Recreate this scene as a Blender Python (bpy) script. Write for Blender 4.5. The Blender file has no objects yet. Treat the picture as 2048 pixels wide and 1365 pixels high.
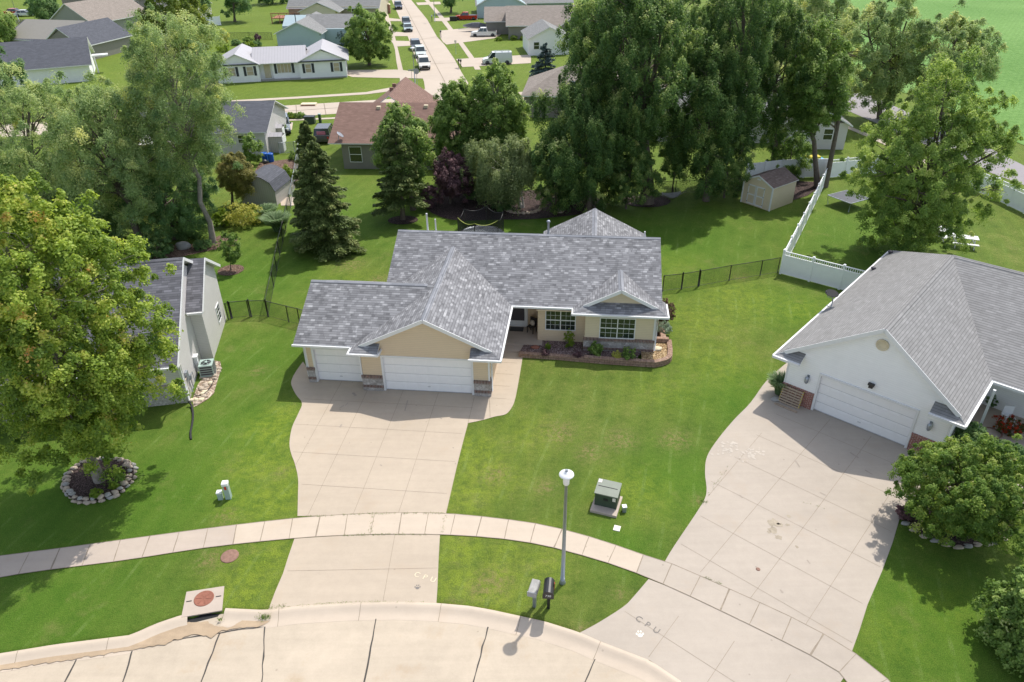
import bpy, math, random
import numpy as np
from mathutils import Vector, Matrix
from mathutils.geometry import tessellate_polygon
random.seed(7)
S = bpy.context.scene
COL = S.collection
R = math.radians
# ---------------------------------------------------------------- camera, sky, sun, exposure
CAM_H = 23.4314
PITCH, ROLL, FPX = R(31.451), R(-0.735), 1450.6
cd = bpy.data.cameras.new('camera'); cam = bpy.data.objects.new('camera', cd); COL.objects.link(cam)
_fwd = Vector((0, math.cos(PITCH), -math.sin(PITCH))); _up = Vector((0, math.sin(PITCH), math.cos(PITCH))); _rt = Vector((1, 0, 0))
RT = math.cos(ROLL) * _rt + math.sin(ROLL) * _up
UP = -math.sin(ROLL) * _rt + math.cos(ROLL) * _up
cam.matrix_world = Matrix(((RT.x, UP.x, -_fwd.x, 0), (RT.y, UP.y, -_fwd.y, 0), (RT.z, UP.z, -_fwd.z, CAM_H), (0, 0, 0, 1)))
cd.sensor_width = 36; cd.sensor_fit = 'HORIZONTAL'; cd.lens = 36 * FPX / 2048
cd.clip_start = .5; cd.clip_end = 4000
S.camera = cam
S.render.resolution_x, S.render.resolution_y = 1024, 682
SUN_EL = R(58.5)
SUN_AZ = math.atan2(2.79, 2.04)          # direction on the ground towards the sun, from +X
sv = Vector((math.cos(SUN_EL) * math.cos(SUN_AZ), math.cos(SUN_EL) * math.sin(SUN_AZ), math.sin(SUN_EL)))
ld = bpy.data.lights.new('sun', 'SUN'); ld.energy = 2.85; ld.angle = R(.55); ld.color = (1, .95, .87)
lo = bpy.data.objects.new('sun', ld); COL.objects.link(lo); lo.rotation_euler = sv.to_track_quat('Z', 'Y').to_euler(); lo.location = (0, 0, 60)
W = bpy.data.worlds.new('World'); S.world = W; W.use_nodes = True
wn = W.node_tree.nodes; bg = wn['Background']; sky = wn.new('ShaderNodeTexSky'); sky.sky_type = 'NISHITA'; sky.sun_disc = False
sky.sun_elevation = SUN_EL; sky.sun_rotation = math.pi / 2 - SUN_AZ; sky.air_density = 1; sky.dust_density = 1.5
hs_ = wn.new('ShaderNodeHueSaturation'); hs_.inputs['Saturation'].default_value = .62; W.node_tree.links.new(sky.outputs[0], hs_.inputs['Color']); W.node_tree.links.new(hs_.outputs[0], bg.inputs[0]); bg.inputs[1].default_value = .15
S.view_settings.view_transform = 'Standard'; S.view_settings.look = 'None'; S.view_settings.exposure = .62; S.view_settings.gamma = 1
S.cycles.max_bounces = 6; S.cycles.transparent_max_bounces = 24; S.cycles.use_denoising = True

# ---------------------------------------------------------------- surveying: where a point of the photograph lies in the place
def ray(px, py): return (px - 1024) / FPX * RT - (py - 682.5) / FPX * UP + _fwd
def G(px, py, z=0.0):
    d = ray(px, py); t = (z - CAM_H) / d.z
    return Vector((0, 0, CAM_H)) + d * t
def depth(p): return (p - Vector((0, 0, CAM_H))).dot(_fwd)
def top_z(base, py):                      # height at which the vertical over a ground point reaches image row py
    lo_, hi = 0, 40
    for _ in range(40):
        m = (lo_ + hi) / 2; q = Vector((base.x, base.y, m)) - Vector((0, 0, CAM_H))
        y = 682.5 - FPX * q.dot(UP) / q.dot(_fwd)
        if y > py: lo_ = m
        else: hi = m
    return lo_
def smooth(P, n=6, closed=False):
    P = [Vector(p) for p in P]; out = []; N = len(P)
    for i in range(N if closed else N - 1):
        p1, p2 = P[i], P[(i + 1) % N]
        p0 = P[i - 1] if (i or closed) else p1; p3 = P[(i + 2) % N] if (closed or i + 2 < N) else p2
        for k in range(n):
            t = k / n
            out.append(.5 * ((2 * p1) + (p2 - p0) * t + (2 * p0 - 5 * p1 + 4 * p2 - p3) * t * t + (3 * p1 - p0 - 3 * p2 + p3) * t ** 3))
    if not closed: out.append(P[-1])
    return out
def px(L, z=0): return [G(a, b, z) for a, b in L]
def resample(P, step=None, n=None):
    P = [Vector(p) for p in P]; d = [0]
    for a, b in zip(P, P[1:]): d.append(d[-1] + (b - a).length)
    n = n or max(1, round(d[-1] / step)); out = []; j = 0
    for i in range(n + 1):
        s = d[-1] * i / n
        while j < len(P) - 2 and d[j + 1] < s: j += 1
        k = (s - d[j]) / max(1e-9, d[j + 1] - d[j]); out.append(P[j].lerp(P[j + 1], k))
    return out

# ---------------------------------------------------------------- objects and their records
def tag(o, label=None, cat=None, group=None, kind=None):
    for k, v in (('label', label), ('category', cat), ('group', group), ('kind', kind)):
        if v: o[k] = v
    return o
def thing(name, label, cat, loc=(0, 0, 0), rz=0.0, group=None, scale=1.0):
    o = bpy.data.objects.new(name, None); COL.objects.link(o); o.empty_display_size = .2
    o.location = loc; o.rotation_euler = (0, 0, rz); o.scale = (scale,) * 3
    return tag(o, label, cat, group)
def copy_tree(o, parent=None):
    c = o.copy(); COL.objects.link(c); c.parent = parent
    for ch in list(o.children): copy_tree(ch, c)
    return c
def place(o, loc, rz=None, label=None, group=None, scale=None):
    o.location = loc
    if rz is not None: o.rotation_euler = (0, 0, rz)
    if scale: o.scale = (scale,) * 3
    if label: o['label'] = label
    if group: o['group'] = group
    return o

class MB:
    def __init__(s): s.v = []; s.f = []; s.m = []; s.T = None; s.sm = []
    def poly(s, P, mi=0, sm=False):
        b = len(s.v)
        for p in P:
            p = Vector(p); s.v.append(tuple(s.T @ p if s.T else p))
        s.f.append(tuple(range(b, b + len(P)))); s.m.append(mi); s.sm.append(sm); return s
    def sheet(s, P, mi=0, z=None):         # any simple outline, tessellated, facing up
        P = [Vector(p) if z is None else Vector((p[0], p[1], z)) for p in P]
        for t in tessellate_polygon([P]):
            q = [P[i] for i in t]
            if (q[1] - q[0]).cross(q[2] - q[0]).z < 0: q.reverse()
            s.poly(q, mi)
        return s
    def box(s, x0, x1, y0, y1, z0, z1, mi=0, top=None):
        if x0 > x1: x0, x1 = x1, x0
        if y0 > y1: y0, y1 = y1, y0
        A = [(x0, y0, z0), (x1, y0, z0), (x1, y1, z0), (x0, y1, z0), (x0, y0, z1), (x1, y0, z1), (x1, y1, z1), (x0, y1, z1)]
        for i, q in enumerate(((0, 3, 2, 1), (4, 5, 6, 7), (0, 1, 5, 4), (1, 2, 6, 5), (2, 3, 7, 6), (3, 0, 4, 7))):
            s.poly([A[k] for k in q], top if (i == 1 and top is not None) else mi)
        return s
    def bar(s, a, b, w, h, mi=0):          # a box laid from a to b
        a, b = Vector(a), Vector(b); d = (b - a).normalized(); u = Vector((0, 0, 1)) if abs(d.z) < .95 else Vector((0, 1, 0))
        r = d.cross(u).normalized() * w / 2; t = r.cross(d).normalized() * h / 2
        A = [a - r - t, a + r - t, a + r + t, a - r + t]; B = [b - r - t, b + r - t, b + r + t, b - r + t]
        s.poly([A[3], A[2], A[1], A[0]], mi); s.poly(B, mi)
        for i in range(4): j = (i + 1) % 4; s.poly([A[i], A[j], B[j], B[i]], mi)
        return s
    def extr(s, P, d, mi=0, side=None):    # a flat outline pushed along d
        P = [Vector(p) for p in P]; d = Vector(d); side = mi if side is None else side
        n = Vector((0, 0, 0))
        for i in range(len(P)): n += P[i].cross(P[(i + 1) % len(P)])
        if n.dot(d) > 0: P.reverse()
        s.poly(P, mi); s.poly([p + d for p in reversed(P)], mi if side == mi else side)
        for i in range(len(P)): j = (i + 1) % len(P); s.poly([P[j], P[i], P[i] + d, P[j] + d], side)
        return s
    def slab(s, P, t=.14, mi=0, side=1): return s.extr(P, (0, 0, -t), mi, side)
    def tube(s, P, r, n=8, mi=0, cap=True, sm=True):
        P = [Vector(p) for p in P]; rs = r if isinstance(r, (list, tuple)) else [r] * len(P); rings = []
        for i, p in enumerate(P):
            d = (P[min(i + 1, len(P) - 1)] - P[max(i - 1, 0)]).normalized(); u = Vector((0, 0, 1)) if abs(d.z) < .9 else Vector((1, 0, 0))
            a = d.cross(u).normalized(); b = d.cross(a)
            rings.append([p + (a * math.cos(2 * math.pi * k / n) + b * math.sin(2 * math.pi * k / n)) * rs[i] for k in range(n)])
        for A, B in zip(rings, rings[1:]):
            for k in range(n): j = (k + 1) % n; s.poly([A[k], A[j], B[j], B[k]], mi, sm)
        if cap: s.poly(rings[0], mi); s.poly(rings[-1][::-1], mi)
        return s
    def lathe(s, prof, c=(0, 0, 0), n=24, mi=0, sm=True):
        c = Vector(c); R_ = [[c + Vector((r * math.cos(2 * math.pi * k / n), r * math.sin(2 * math.pi * k / n), z)) for k in range(n)] for r, z in prof]
        for A, B in zip(R_, R_[1:]):
            for k in range(n): j = (k + 1) % n; s.poly([A[k], A[j], B[j], B[k]], mi, sm)
        s.poly(R_[0][::-1], mi); s.poly(R_[-1], mi); return s
    def rock(s, c, r, mi=0, seed=0, n=10, rows=6, fl=1.0):
        rg = random.Random(seed); c = Vector(c); R_ = []
        ph = [rg.uniform(0, 6.28) for _ in range(4)]
        for i in range(rows + 1):
            th = math.pi * i / rows; ring = []
            for k in range(n):
                a = 2 * math.pi * k / n; m = 1 + .13 * math.sin(2 * a + ph[0] + i) + .1 * math.sin(3 * a + ph[1] - i) + rg.uniform(-.05, .05)
                ring.append(c + Vector((r[0] * m * math.sin(th) * math.cos(a), r[1] * m * math.sin(th) * math.sin(a), r[2] * fl * math.cos(th))))
            R_.append(ring)
        for A, B in zip(R_, R_[1:]):
            for k in range(n): j = (k + 1) % n; s.poly([B[k], B[j], A[j], A[k]], mi, True)
        return s
    def mark(s):
        if not hasattr(s, 'mk'): s.mk = []
        s.mk.append(len(s.f)); return s
    def build_split(s, name, mats, parent=None, kind=None):     # one object per marked piece
        out = []; a = 0
        for b in s.mk + ([len(s.f)] if s.mk[-1] < len(s.f) else []):
            q = MB()
            for i in range(a, b): q.poly([s.v[k] for k in s.f[i]], s.m[i], s.sm[i])
            a = b; out.append(q.build(name, mats, parent, kind))
        return out
    def build(s, name, mats, parent=None, kind=None, uv=True):
        me = bpy.data.meshes.new(name); me.from_pydata(s.v, [], s.f)
        for m in (mats if isinstance(mats, (list, tuple)) else [mats]): me.materials.append(m)
        me.polygons.foreach_set('material_index', s.m); me.polygons.foreach_set('use_smooth', s.sm)
        if uv and s.v:
            V = np.array(s.v); U = np.zeros((len(me.loops), 2)); me.uv_layers.new(name='UVMap'); k = 0
            for f in s.f:
                P = V[list(f)]; q = P - P[0]; n = np.zeros(3)
                for i in range(1, len(f) - 1): n += np.cross(q[i], q[i + 1])
                l = np.linalg.norm(n); n = n / l if l > 1e-12 else np.array((0, 0, 1.))
                if abs(n[2]) > .96: uvs = P[:, :2]
                else:
                    h = np.array((-n[1], n[0], 0)); h /= np.linalg.norm(h); t = np.cross(n, h)
                    if t[2] < 0: t = -t
                    uvs = np.stack([P @ h, P @ t], 1)
                U[k:k + len(f)] = uvs; k += len(f)
            me.uv_layers[0].data.foreach_set('uv', U.ravel())
        # weld doubled corners of smooth shapes
        if any(s.sm):
            import bmesh
            bm = bmesh.new(); bm.from_mesh(me); bmesh.ops.remove_doubles(bm, verts=bm.verts, dist=1e-4); bm.to_mesh(me); bm.free()
        me.update(); o = bpy.data.objects.new(name, me); COL.objects.link(o)
        if parent: o.parent = parent
        if kind: o['kind'] = kind
        return o

# ---------------------------------------------------------------- materials
class NT:
    def __init__(s, name):
        s.m = bpy.data.materials.new(name); s.m.use_nodes = True; s.t = s.m.node_tree; s.n = s.t.nodes; s.b = s.n['Principled BSDF']; s.out = s.n['Material Output']
    def new(s, ty, **kw):
        n = s.n.new('ShaderNode' + ty)
        for k, v in kw.items(): setattr(n, k, v)
        return n
    def lk(s, a, b): s.t.links.new(a, b)
    def put(s, sock, v):
        if isinstance(v, bpy.types.NodeSocket): s.lk(v, sock)
        elif isinstance(v, (tuple, list)) and len(v) == 3 and sock.type == 'RGBA': sock.default_value = (*v, 1)
        else: sock.default_value = v
    def math(s, op, a, b=0.0, c=None, clamp=False):
        n = s.new('Math', operation=op, use_clamp=clamp); s.put(n.inputs[0], a); s.put(n.inputs[1], b)
        if c is not None: s.put(n.inputs[2], c)
        return n.outputs[0]
    def mix(s, f, a, b, mode='MIX'):
        n = s.new('Mix', data_type='RGBA', blend_type=mode); s.put(n.inputs[0], f); s.put(n.inputs[6], a); s.put(n.inputs[7], b); return n.outputs[2]
    def ramp(s, f, stops, interp='LINEAR'):
        n = s.new('ValToRGB'); e = n.color_ramp.elements; n.color_ramp.interpolation = interp
        for i, (p, c) in enumerate(stops):
            x = e[i] if i < 2 else e.new(p)
            x.position = p; x.color = (*c, 1) if len(c) == 3 else c
        s.put(n.inputs[0], f); return n.outputs[0]
    def noise(s, vec, scale, detail=4, rough=.6):
        n = s.new('TexNoise'); s.lk(vec, n.inputs['Vector']); n.inputs['Scale'].default_value = scale; n.inputs['Detail'].default_value = detail; n.inputs['Roughness'].default_value = rough
        return n.outputs['Fac']
    def pos(s): return s.new('NewGeometry').outputs['Position']
    def obj(s): return s.new('TexCoord').outputs['Object']
    def uv(s): return s.new('TexCoord').outputs['UV']
    def mapping(s, vec, sc=(1, 1, 1), rot=(0, 0, 0), loc=(0, 0, 0)):
        n = s.new('Mapping'); s.lk(vec, n.inputs[0]); n.inputs['Scale'].default_value = sc; n.inputs['Rotation'].default_value = rot; n.inputs['Location'].default_value = loc; return n.outputs[0]
    def bump(s, h, strength=.3, dist=.02):
        n = s.new('Bump'); s.put(n.inputs['Height'], h); n.inputs['Strength'].default_value = strength; n.inputs['Distance'].default_value = dist; s.lk(n.outputs[0], s.b.inputs['Normal'])
    def fin(s, col, rough=.8, spec=.3, metal=0):
        s.put(s.b.inputs['Base Color'], col); s.put(s.b.inputs['Roughness'], rough); s.b.inputs['Specular IOR Level'].default_value = spec; s.b.inputs['Metallic'].default_value = metal
        return s.m
def sc(c, k): return tuple(x * k for x in c)
def plain(name, c, rough=.6, spec=.4, metal=0, var=.12, scale=3.0, bump=0):
    t = NT(name); o = t.obj(); f = t.noise(o, scale, 6); g = t.noise(o, scale * 9, 3)
    f = t.math('ADD', t.math('MULTIPLY', f, .65), t.math('MULTIPLY', g, .35))
    col = t.ramp(f, [(.3, sc(c, 1 - var)), (.7, sc(c, 1 + var))])
    if bump: t.bump(g, bump, .01)
    return t.fin(col, rough, spec, metal)
def concrete(name, c, var=.1, stain=(.35, .3, .24), stainamt=.25):
    t = NT(name); p = t.pos(); a = t.noise(p, .22, 5, .6); b = t.noise(p, 2.2, 6, .7); g = t.noise(p, 22, 3, .7)
    streak = t.noise(t.mapping(p, (.25, 3.0, 1), (0, 0, .3)), 1.0, 5, .6)
    f = t.math('ADD', t.math('MULTIPLY', a, .4), t.math('ADD', t.math('MULTIPLY', b, .25), t.math('ADD', t.math('MULTIPLY', g, .15), t.math('MULTIPLY', streak, .2))))
    col = t.ramp(f, [(.36, sc(c, 1 - var)), (.62, sc(c, 1 + var))])
    st = t.math('MULTIPLY', t.ramp(t.noise(p, .55, 6, .68), [(.56, (0, 0, 0)), (.72, (1, 1, 1))]), stainamt)
    col = t.mix(st, col, tuple(x * y * 2.2 for x, y in zip(c, stain)))
    sp = t.new('TexVoronoi'); t.lk(p, sp.inputs['Vector']); sp.inputs['Scale'].default_value = 1.1
    col = t.mix(t.math('MULTIPLY', t.math('LESS_THAN', sp.outputs['Distance'], .045), .35), col, sc(c, .45))
    t.bump(g, .25, .006); return t.fin(col, .88, .25)
def shingle(name, cols, w=.29, row=.155, patch=.35, jitter=1.0):
    t = NT(name); u = t.uv(); sep = t.new('SeparateXYZ'); t.lk(u, sep.inputs[0])
    r = t.math('FLOOR', t.math('DIVIDE', sep.outputs[1], row))
    wn_ = t.new('TexWhiteNoise', noise_dimensions='1D'); t.lk(r, wn_.inputs['W'])
    x = t.math('ADD', sep.outputs[0], t.math('MULTIPLY', wn_.outputs['Value'], 2.1))
    def cell(width, off):
        c = t.math('FLOOR', t.math('ADD', t.math('DIVIDE', x, width), off)); cb = t.new('CombineXYZ'); t.lk(c, cb.inputs[0]); t.lk(r, cb.inputs[1]); cb.inputs[2].default_value = off
        n = t.new('TexWhiteNoise', noise_dimensions='3D'); t.lk(cb.outputs[0], n.inputs['Vector']); return n.outputs['Value']
    sm = cell(w * .8, .3)
    v = t.math('ADD', .27, t.math('MULTIPLY', cell(w * 1.25, .7), .34))
    v = t.math('ADD', v, t.math('SUBTRACT', t.math('MULTIPLY', t.math('GREATER_THAN', sm, .88), .24), t.math('MULTIPLY', t.math('LESS_THAN', sm, .22), .16)))
    v = t.math('ADD', t.math('MULTIPLY', v, jitter), t.math('MULTIPLY', t.math('SUBTRACT', t.noise(u, .9, 4), .5), patch))
    col = t.ramp(v, cols, 'LINEAR')
    fr = t.math('FRACT', t.math('DIVIDE', sep.outputs[1], row))
    edge = t.math('LESS_THAN', fr, .16); col = t.mix(t.math('MULTIPLY', edge, .55), col, (.05, .05, .055))
    gr = t.noise(u, 60, 2); col = t.mix(.16, col, t.ramp(gr, [(.3, (.0, .0, .0)), (.7, (.8, .8, .8))]), 'OVERLAY')
    t.bump(t.math('SUBTRACT', 1, fr), .5, .012); return t.fin(col, .92, .15)
def siding(name, c, lap=.115, vert=False, var=.05, line=.45):
    t = NT(name); u = t.uv(); sep = t.new('SeparateXYZ'); t.lk(u, sep.inputs[0])
    fr = t.math('FRACT', t.math('DIVIDE', sep.outputs[0 if vert else 1], lap))
    n = t.noise(t.obj(), 1.3, 6, .65); n2 = t.noise(t.mapping(u, (.6, 8, 1)), 1.4, 3)
    col = t.ramp(t.math('ADD', t.math('MULTIPLY', n, .6), t.math('MULTIPLY', n2, .4)), [(.3, sc(c, 1 - var)), (.7, sc(c, 1 + var))])
    col = t.mix(t.math('MULTIPLY', t.math('LESS_THAN', fr, .13), line), col, sc(c, .42))  # shade line at each lap, painted into the colour
    t.bump(fr, .35, .012); return t.fin(col, .6, .3)
def brick(name, c1, c2, mortar, w=.2, h=.067, ms=.01, off=.5, rough=.9):
    t = NT(name); b = t.new('TexBrick'); t.lk(t.uv(), b.inputs['Vector']); b.offset = off
    for k, v in (('Color1', c1), ('Color2', c2), ('Mortar', mortar)): t.put(b.inputs[k], v)
    for k, v in (('Scale', 1), ('Mortar Size', ms), ('Brick Width', w), ('Row Height', h), ('Bias', 0)): b.inputs[k].default_value = v
    col = t.mix(.35, b.outputs['Color'], t.ramp(t.noise(t.uv(), 7, 4), [(.3, (.15, .15, .15)), (.7, (.85, .85, .85))]), 'OVERLAY')
    t.bump(t.math('SUBTRACT', 1, b.outputs['Fac']), .6, .01); return t.fin(col, rough, .2)
def stonewall(name, c1, c2, mortar, s=3.2):
    t = NT(name); u = t.mapping(t.uv(), (1, 1.5, 1)); v = t.new('TexVoronoi'); t.lk(u, v.inputs[0]); v.inputs['Scale'].default_value = s
    e = t.new('TexVoronoi', feature='DISTANCE_TO_EDGE'); t.lk(u, e.inputs[0]); e.inputs['Scale'].default_value = s
    sp = t.new('SeparateColor'); t.lk(v.outputs['Color'], sp.inputs[0])
    col = t.mix(sp.outputs[0], c1, c2); col = t.mix(.4, col, t.ramp(t.noise(t.uv(), 9, 5), [(.3, (.1, .1, .1)), (.7, (.9, .9, .9))]), 'OVERLAY')
    col = t.mix(t.math('LESS_THAN', e.outputs['Distance'], .045), col, mortar)
    t.bump(t.math('MINIMUM', e.outputs['Distance'], .15), .8, .05); return t.fin(col, .9, .2)
def granular(name, stops, scale=9, bump=.8, cell=True):
    t = NT(name); p = t.pos(); v = t.new('TexVoronoi'); t.lk(p, v.inputs[0]); v.inputs['Scale'].default_value = scale
    sp = t.new('SeparateColor'); t.lk(v.outputs['Color'], sp.inputs[0])
    f = t.math('ADD', t.math('MULTIPLY', sp.outputs[0], .7), t.math('MULTIPLY', t.noise(p, 1.5, 4), .3))
    col = t.ramp(f, stops); col = t.mix(t.ramp(v.outputs['Distance'], [(.35, (0, 0, 0)), (.8, (.8, .8, .8))]), col, sc(stops[0][1], .4))
    t.bump(t.math('SUBTRACT', 1, v.outputs['Distance']), bump, .04); return t.fin(col, .9, .2)
def wire(name, c, pitch=.05, cover=.2, rough=.5):
    t = NT(name); sep = t.new('SeparateXYZ'); t.lk(t.uv(), sep.inputs[0])
    a = t.math('FRACT', t.math('DIVIDE', t.math('ADD', sep.outputs[0], sep.outputs[1]), pitch)); b = t.math('FRACT', t.math('DIVIDE', t.math('SUBTRACT', sep.outputs[0], sep.outputs[1]), pitch))
    m = t.math('MAXIMUM', t.math('LESS_THAN', a, cover), t.math('LESS_THAN', b, cover)); t.fin(c, rough, .3); t.lk(m, t.b.inputs['Alpha']); return t.m
def leafmat(name, stops, trans=.46, tk=1.55, rough=.55):
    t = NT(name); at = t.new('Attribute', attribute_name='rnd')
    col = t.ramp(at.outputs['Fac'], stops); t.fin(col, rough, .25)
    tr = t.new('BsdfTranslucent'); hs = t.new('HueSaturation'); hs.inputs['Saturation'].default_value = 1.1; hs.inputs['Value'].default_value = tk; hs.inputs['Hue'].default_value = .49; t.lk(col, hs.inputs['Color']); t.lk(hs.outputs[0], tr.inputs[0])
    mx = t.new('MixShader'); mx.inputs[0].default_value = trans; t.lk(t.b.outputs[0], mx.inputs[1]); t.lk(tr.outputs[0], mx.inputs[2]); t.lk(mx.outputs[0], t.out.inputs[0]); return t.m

M = {}
M['street'] = concrete('street_concrete', (.455, .385, .30), .15, stainamt=.6)
M['drive'] = concrete('driveway_concrete', (.44, .368, .288), .1)
M['drive2'] = concrete('grey_driveway_concrete', (.405, .352, .295), .1)
M['walk'] = concrete('sidewalk_concrete', (.50, .42, .335), .09)
M['walk2'] = concrete('weathered_concrete', (.44, .37, .31), .1)
M['far'] = concrete('far_concrete', (.46, .39, .32), .07)
M['joint'] = plain('joint_filler', (.27, .225, .175), .9, .1, var=.3)
M['tar'] = plain('tar_joint', (.07, .065, .06), .8, .2, var=.3)
M['asphalt'] = concrete('asphalt', (.28, .26, .27), .08)
M['white'] = plain('white_trim', (.72, .72, .72), .45, .4, var=.04)
M['vinyl'] = plain('white_vinyl', (.86, .87, .89), .4, .4, var=.04)
M['doorwhite'] = plain('door_paint', (.86, .85, .85), .4, .4, var=.03)
M['shingle'] = shingle('grey_shingles', [(.1, (.14, .14, .146)), (.4, (.215, .215, .224)), (.65, (.30, .30, .31)), (.9, (.43, .43, .44))])
M['cap'] = shingle('ridge_shingles', [(.1, (.19, .20, .22)), (.8, (.32, .325, .35))], w=.6, row=.2)
M['shingle_l'] = shingle('charcoal_shingles', [(.1, (.085, .085, .095)), (.5, (.14, .14, .155)), (.9, (.21, .21, .235))], w=.5)
M['shingle_r'] = shingle('pale_grey_shingles', [(.1, (.245, .24, .235)), (.5, (.30, .295, .29)), (.9, (.36, .35, .345))], w=.3, jitter=.8)
M['shingle_b'] = shingle('brown_shingles', [(.1, (.20, .125, .10)), (.9, (.30, .19, .155))], w=.4, jitter=.8)
M['shingle_t'] = shingle('tan_shingles', [(.1, (.25, .215, .185)), (.9, (.37, .32, .28))], w=.4, jitter=.8)
M['shingle_d'] = shingle('dark_shingles', [(.1, (.09, .095, .11)), (.9, (.145, .15, .175))], w=.4, jitter=.7)
M['shingle_g'] = shingle('mid_grey_shingles', [(.1, (.22, .22, .215)), (.9, (.33, .33, .325))], w=.4, jitter=.7)
M['tan'] = siding('tan_siding', (.66, .53, .375), line=.3)
M['tanlight'] = siding('pale_tan_siding', (.66, .56, .40), line=.3)
M['whitesid'] = siding('white_siding', (.88, .88, .88), line=.14)
M['greysid'] = siding('grey_siding', (.60, .575, .56), line=.35)
M['taupe'] = siding('taupe_siding', (.25, .235, .205))
M['sage'] = siding('sage_siding', (.30, .31, .27))
M['blue'] = siding('pale_blue_siding', (.40, .50, .53))
M['cream'] = siding('cream_siding', (.62, .56, .42))
M['ribbed'] = siding('ribbed_panel', (.47, .45, .42), .2, True)
M['stone'] = stonewall('stone_veneer', (.27, .25, .23), (.48, .45, .43), (.33, .31, .29))
M['limestone'] = stonewall('limestone_veneer', (.36, .34, .30), (.52, .50, .46), (.30, .28, .26), 5)
M['soldier'] = brick('soldier_brick', (.10, .055, .045), (.22, .12, .09), (.33, .31, .29), w=.082, h=.215, ms=.012, off=0)
M['redbrick'] = brick('red_brick', (.20, .055, .04), (.32, .10, .07), (.45, .40, .36), w=.21, h=.075)
M['block'] = brick('retaining_block', (.30, .19, .14), (.36, .25, .19), (.10, .07, .055), w=.3, h=.13, ms=.008)
M['seam'] = plain('door_seam', (.50, .50, .51), .6, .3)
M['glass'] = plain('window_glass', (.02, .03, .025), .04, .9, var=.1)
M['shade'] = plain('window_shade', (.48, .40, .28), .5, .5, var=.2, scale=1)
M['screen'] = plain('door_screen', (.07, .065, .075), .5, .3)
M['black'] = plain('black_metal', (.02, .02, .022), .4, .5)
M['rubber'] = plain('rubber', (.03, .03, .032), .8, .3)
M['galv'] = plain('galvanised_metal', (.33, .36, .40), .35, .5, .55)
M['lampwhite'] = plain('lamp_cover', (.78, .79, .80), .35, .5, var=.02)
M['transf'] = plain('transformer_green', (.045, .07, .045), .5, .4)
M['transft'] = plain('transformer_top', (.19, .215, .17), .5, .4)
M['pedgreen'] = plain('pedestal_green', (.36, .46, .42), .5, .4)
M['rust'] = plain('rusty_iron', (.27, .115, .08), .85, .2, var=.25, scale=8, bump=.5)
M['rust2'] = plain('dull_rust_cover', (.25, .15, .115), .9, .2, var=.3, scale=8, bump=.5)
M['mulch'] = granular('brown_mulch', [(.2, (.08, .045, .035)), (.5, (.19, .12, .09)), (.8, (.36, .25, .19))], 22)
M['mulchdark'] = granular('dark_mulch', [(.2, (.03, .02, .018)), (.5, (.075, .05, .045)), (.8, (.17, .12, .11))], 22)
M['pebble'] = granular('pink_gravel', [(.2, (.12, .08, .075)), (.5, (.24, .16, .15)), (.8, (.42, .33, .32))], 18)
M['chips'] = granular('gold_chips', [(.2, (.22, .14, .07)), (.5, (.42, .29, .15)), (.8, (.60, .46, .28))], 16)
M['river'] = granular('river_rock_fill', [(.2, (.25, .18, .13)), (.5, (.45, .35, .27)), (.8, (.62, .53, .43))], 9)
M['rock'] = plain('pale_rock', (.42, .35, .28), .85, .2, var=.3, scale=4, bump=.5)
M['rockg'] = plain('grey_rock', (.34, .33, .31), .85, .2, var=.25, scale=4, bump=.5)
M['wetdirt'] = concrete('wet_gutter_dirt', (.37, .28, .19), .3)
M['wood'] = plain('weathered_wood', (.36, .28, .21), .8, .2, var=.25, scale=6)
M['woodred'] = plain('deck_wood', (.36, .16, .10), .7, .2, var=.2, scale=6)
M['yellow'] = plain('yellow_paint', (.62, .50, .05), .5, .4)
M['bark'] = plain('bark', (.15, .125, .105), .95, .1, var=.35, scale=5, bump=.8)
M['barklight'] = plain('pale_bark', (.28, .25, .22), .9, .1, var=.3, scale=5, bump=.8)
M['birchbark'] = plain('birch_bark', (.62, .60, .56), .8, .2, var=.2, scale=7)
M['tyre'] = plain('tyre_rubber', (.018, .018, .02), .8, .3)
M['chrome'] = plain('bright_metal', (.55, .55, .57), .25, .5, .8)
M['carglass'] = plain('car_glass', (.03, .045, .05), .05, .8)
M['metalroof'] = siding('ribbed_metal_roof', (.40, .39, .41), .42, True, line=.35)
M['awning'] = siding('white_metal_awning', (.75, .73, .70), .3, True)
M['bluebarrel'] = plain('blue_plastic', (.01, .10, .42), .4, .4)
M['shutter'] = plain('dark_shutter', (.035, .04, .05), .5, .4)
M['shutterb'] = plain('blue_shutter', (.05, .09, .18), .5, .4)
M['net'] = wire('trampoline_net', (.01, .01, .012), .04, .34)
M['chain'] = wire('black_chainlink', (.03, .032, .03), .05, .16)
M['chaing'] = wire('grey_chainlink', (.40, .42, .44), .05, .22)
M['hedgeline'] = plain('dark_earth', (.06, .05, .035), .95, .1)
M['lime'] = plain('lime_foam', (.45, .50, .12), .6, .3)
M['redpetal'] = plain('red_petals', (.5, .05, .03), .6, .3)
M['cushion'] = plain('cream_cushion', (.52, .46, .40), .9, .1, var=.3, scale=12)
M['canvas'] = plain('grey_canvas', (.12, .125, .14), .8, .2, var=.2, scale=2)
M['marking'] = plain('stencil_paint', (.20, .185, .17), .9, .1)
M['markwhite'] = plain('stencil_white', (.72, .68, .60), .9, .1)
M['markcream'] = plain('faded_stencil', (.66, .58, .42), .9, .1)
M['stained'] = plain('concrete_stain', (.36, .31, .24), .9, .1, var=.25, scale=3)
M['weed'] = plain('weed_green', (.17, .26, .05), .9, .1, var=.4, scale=9)
def carpaint(c, n): return plain(n, c, .25, .6, .1, var=.02)

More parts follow.
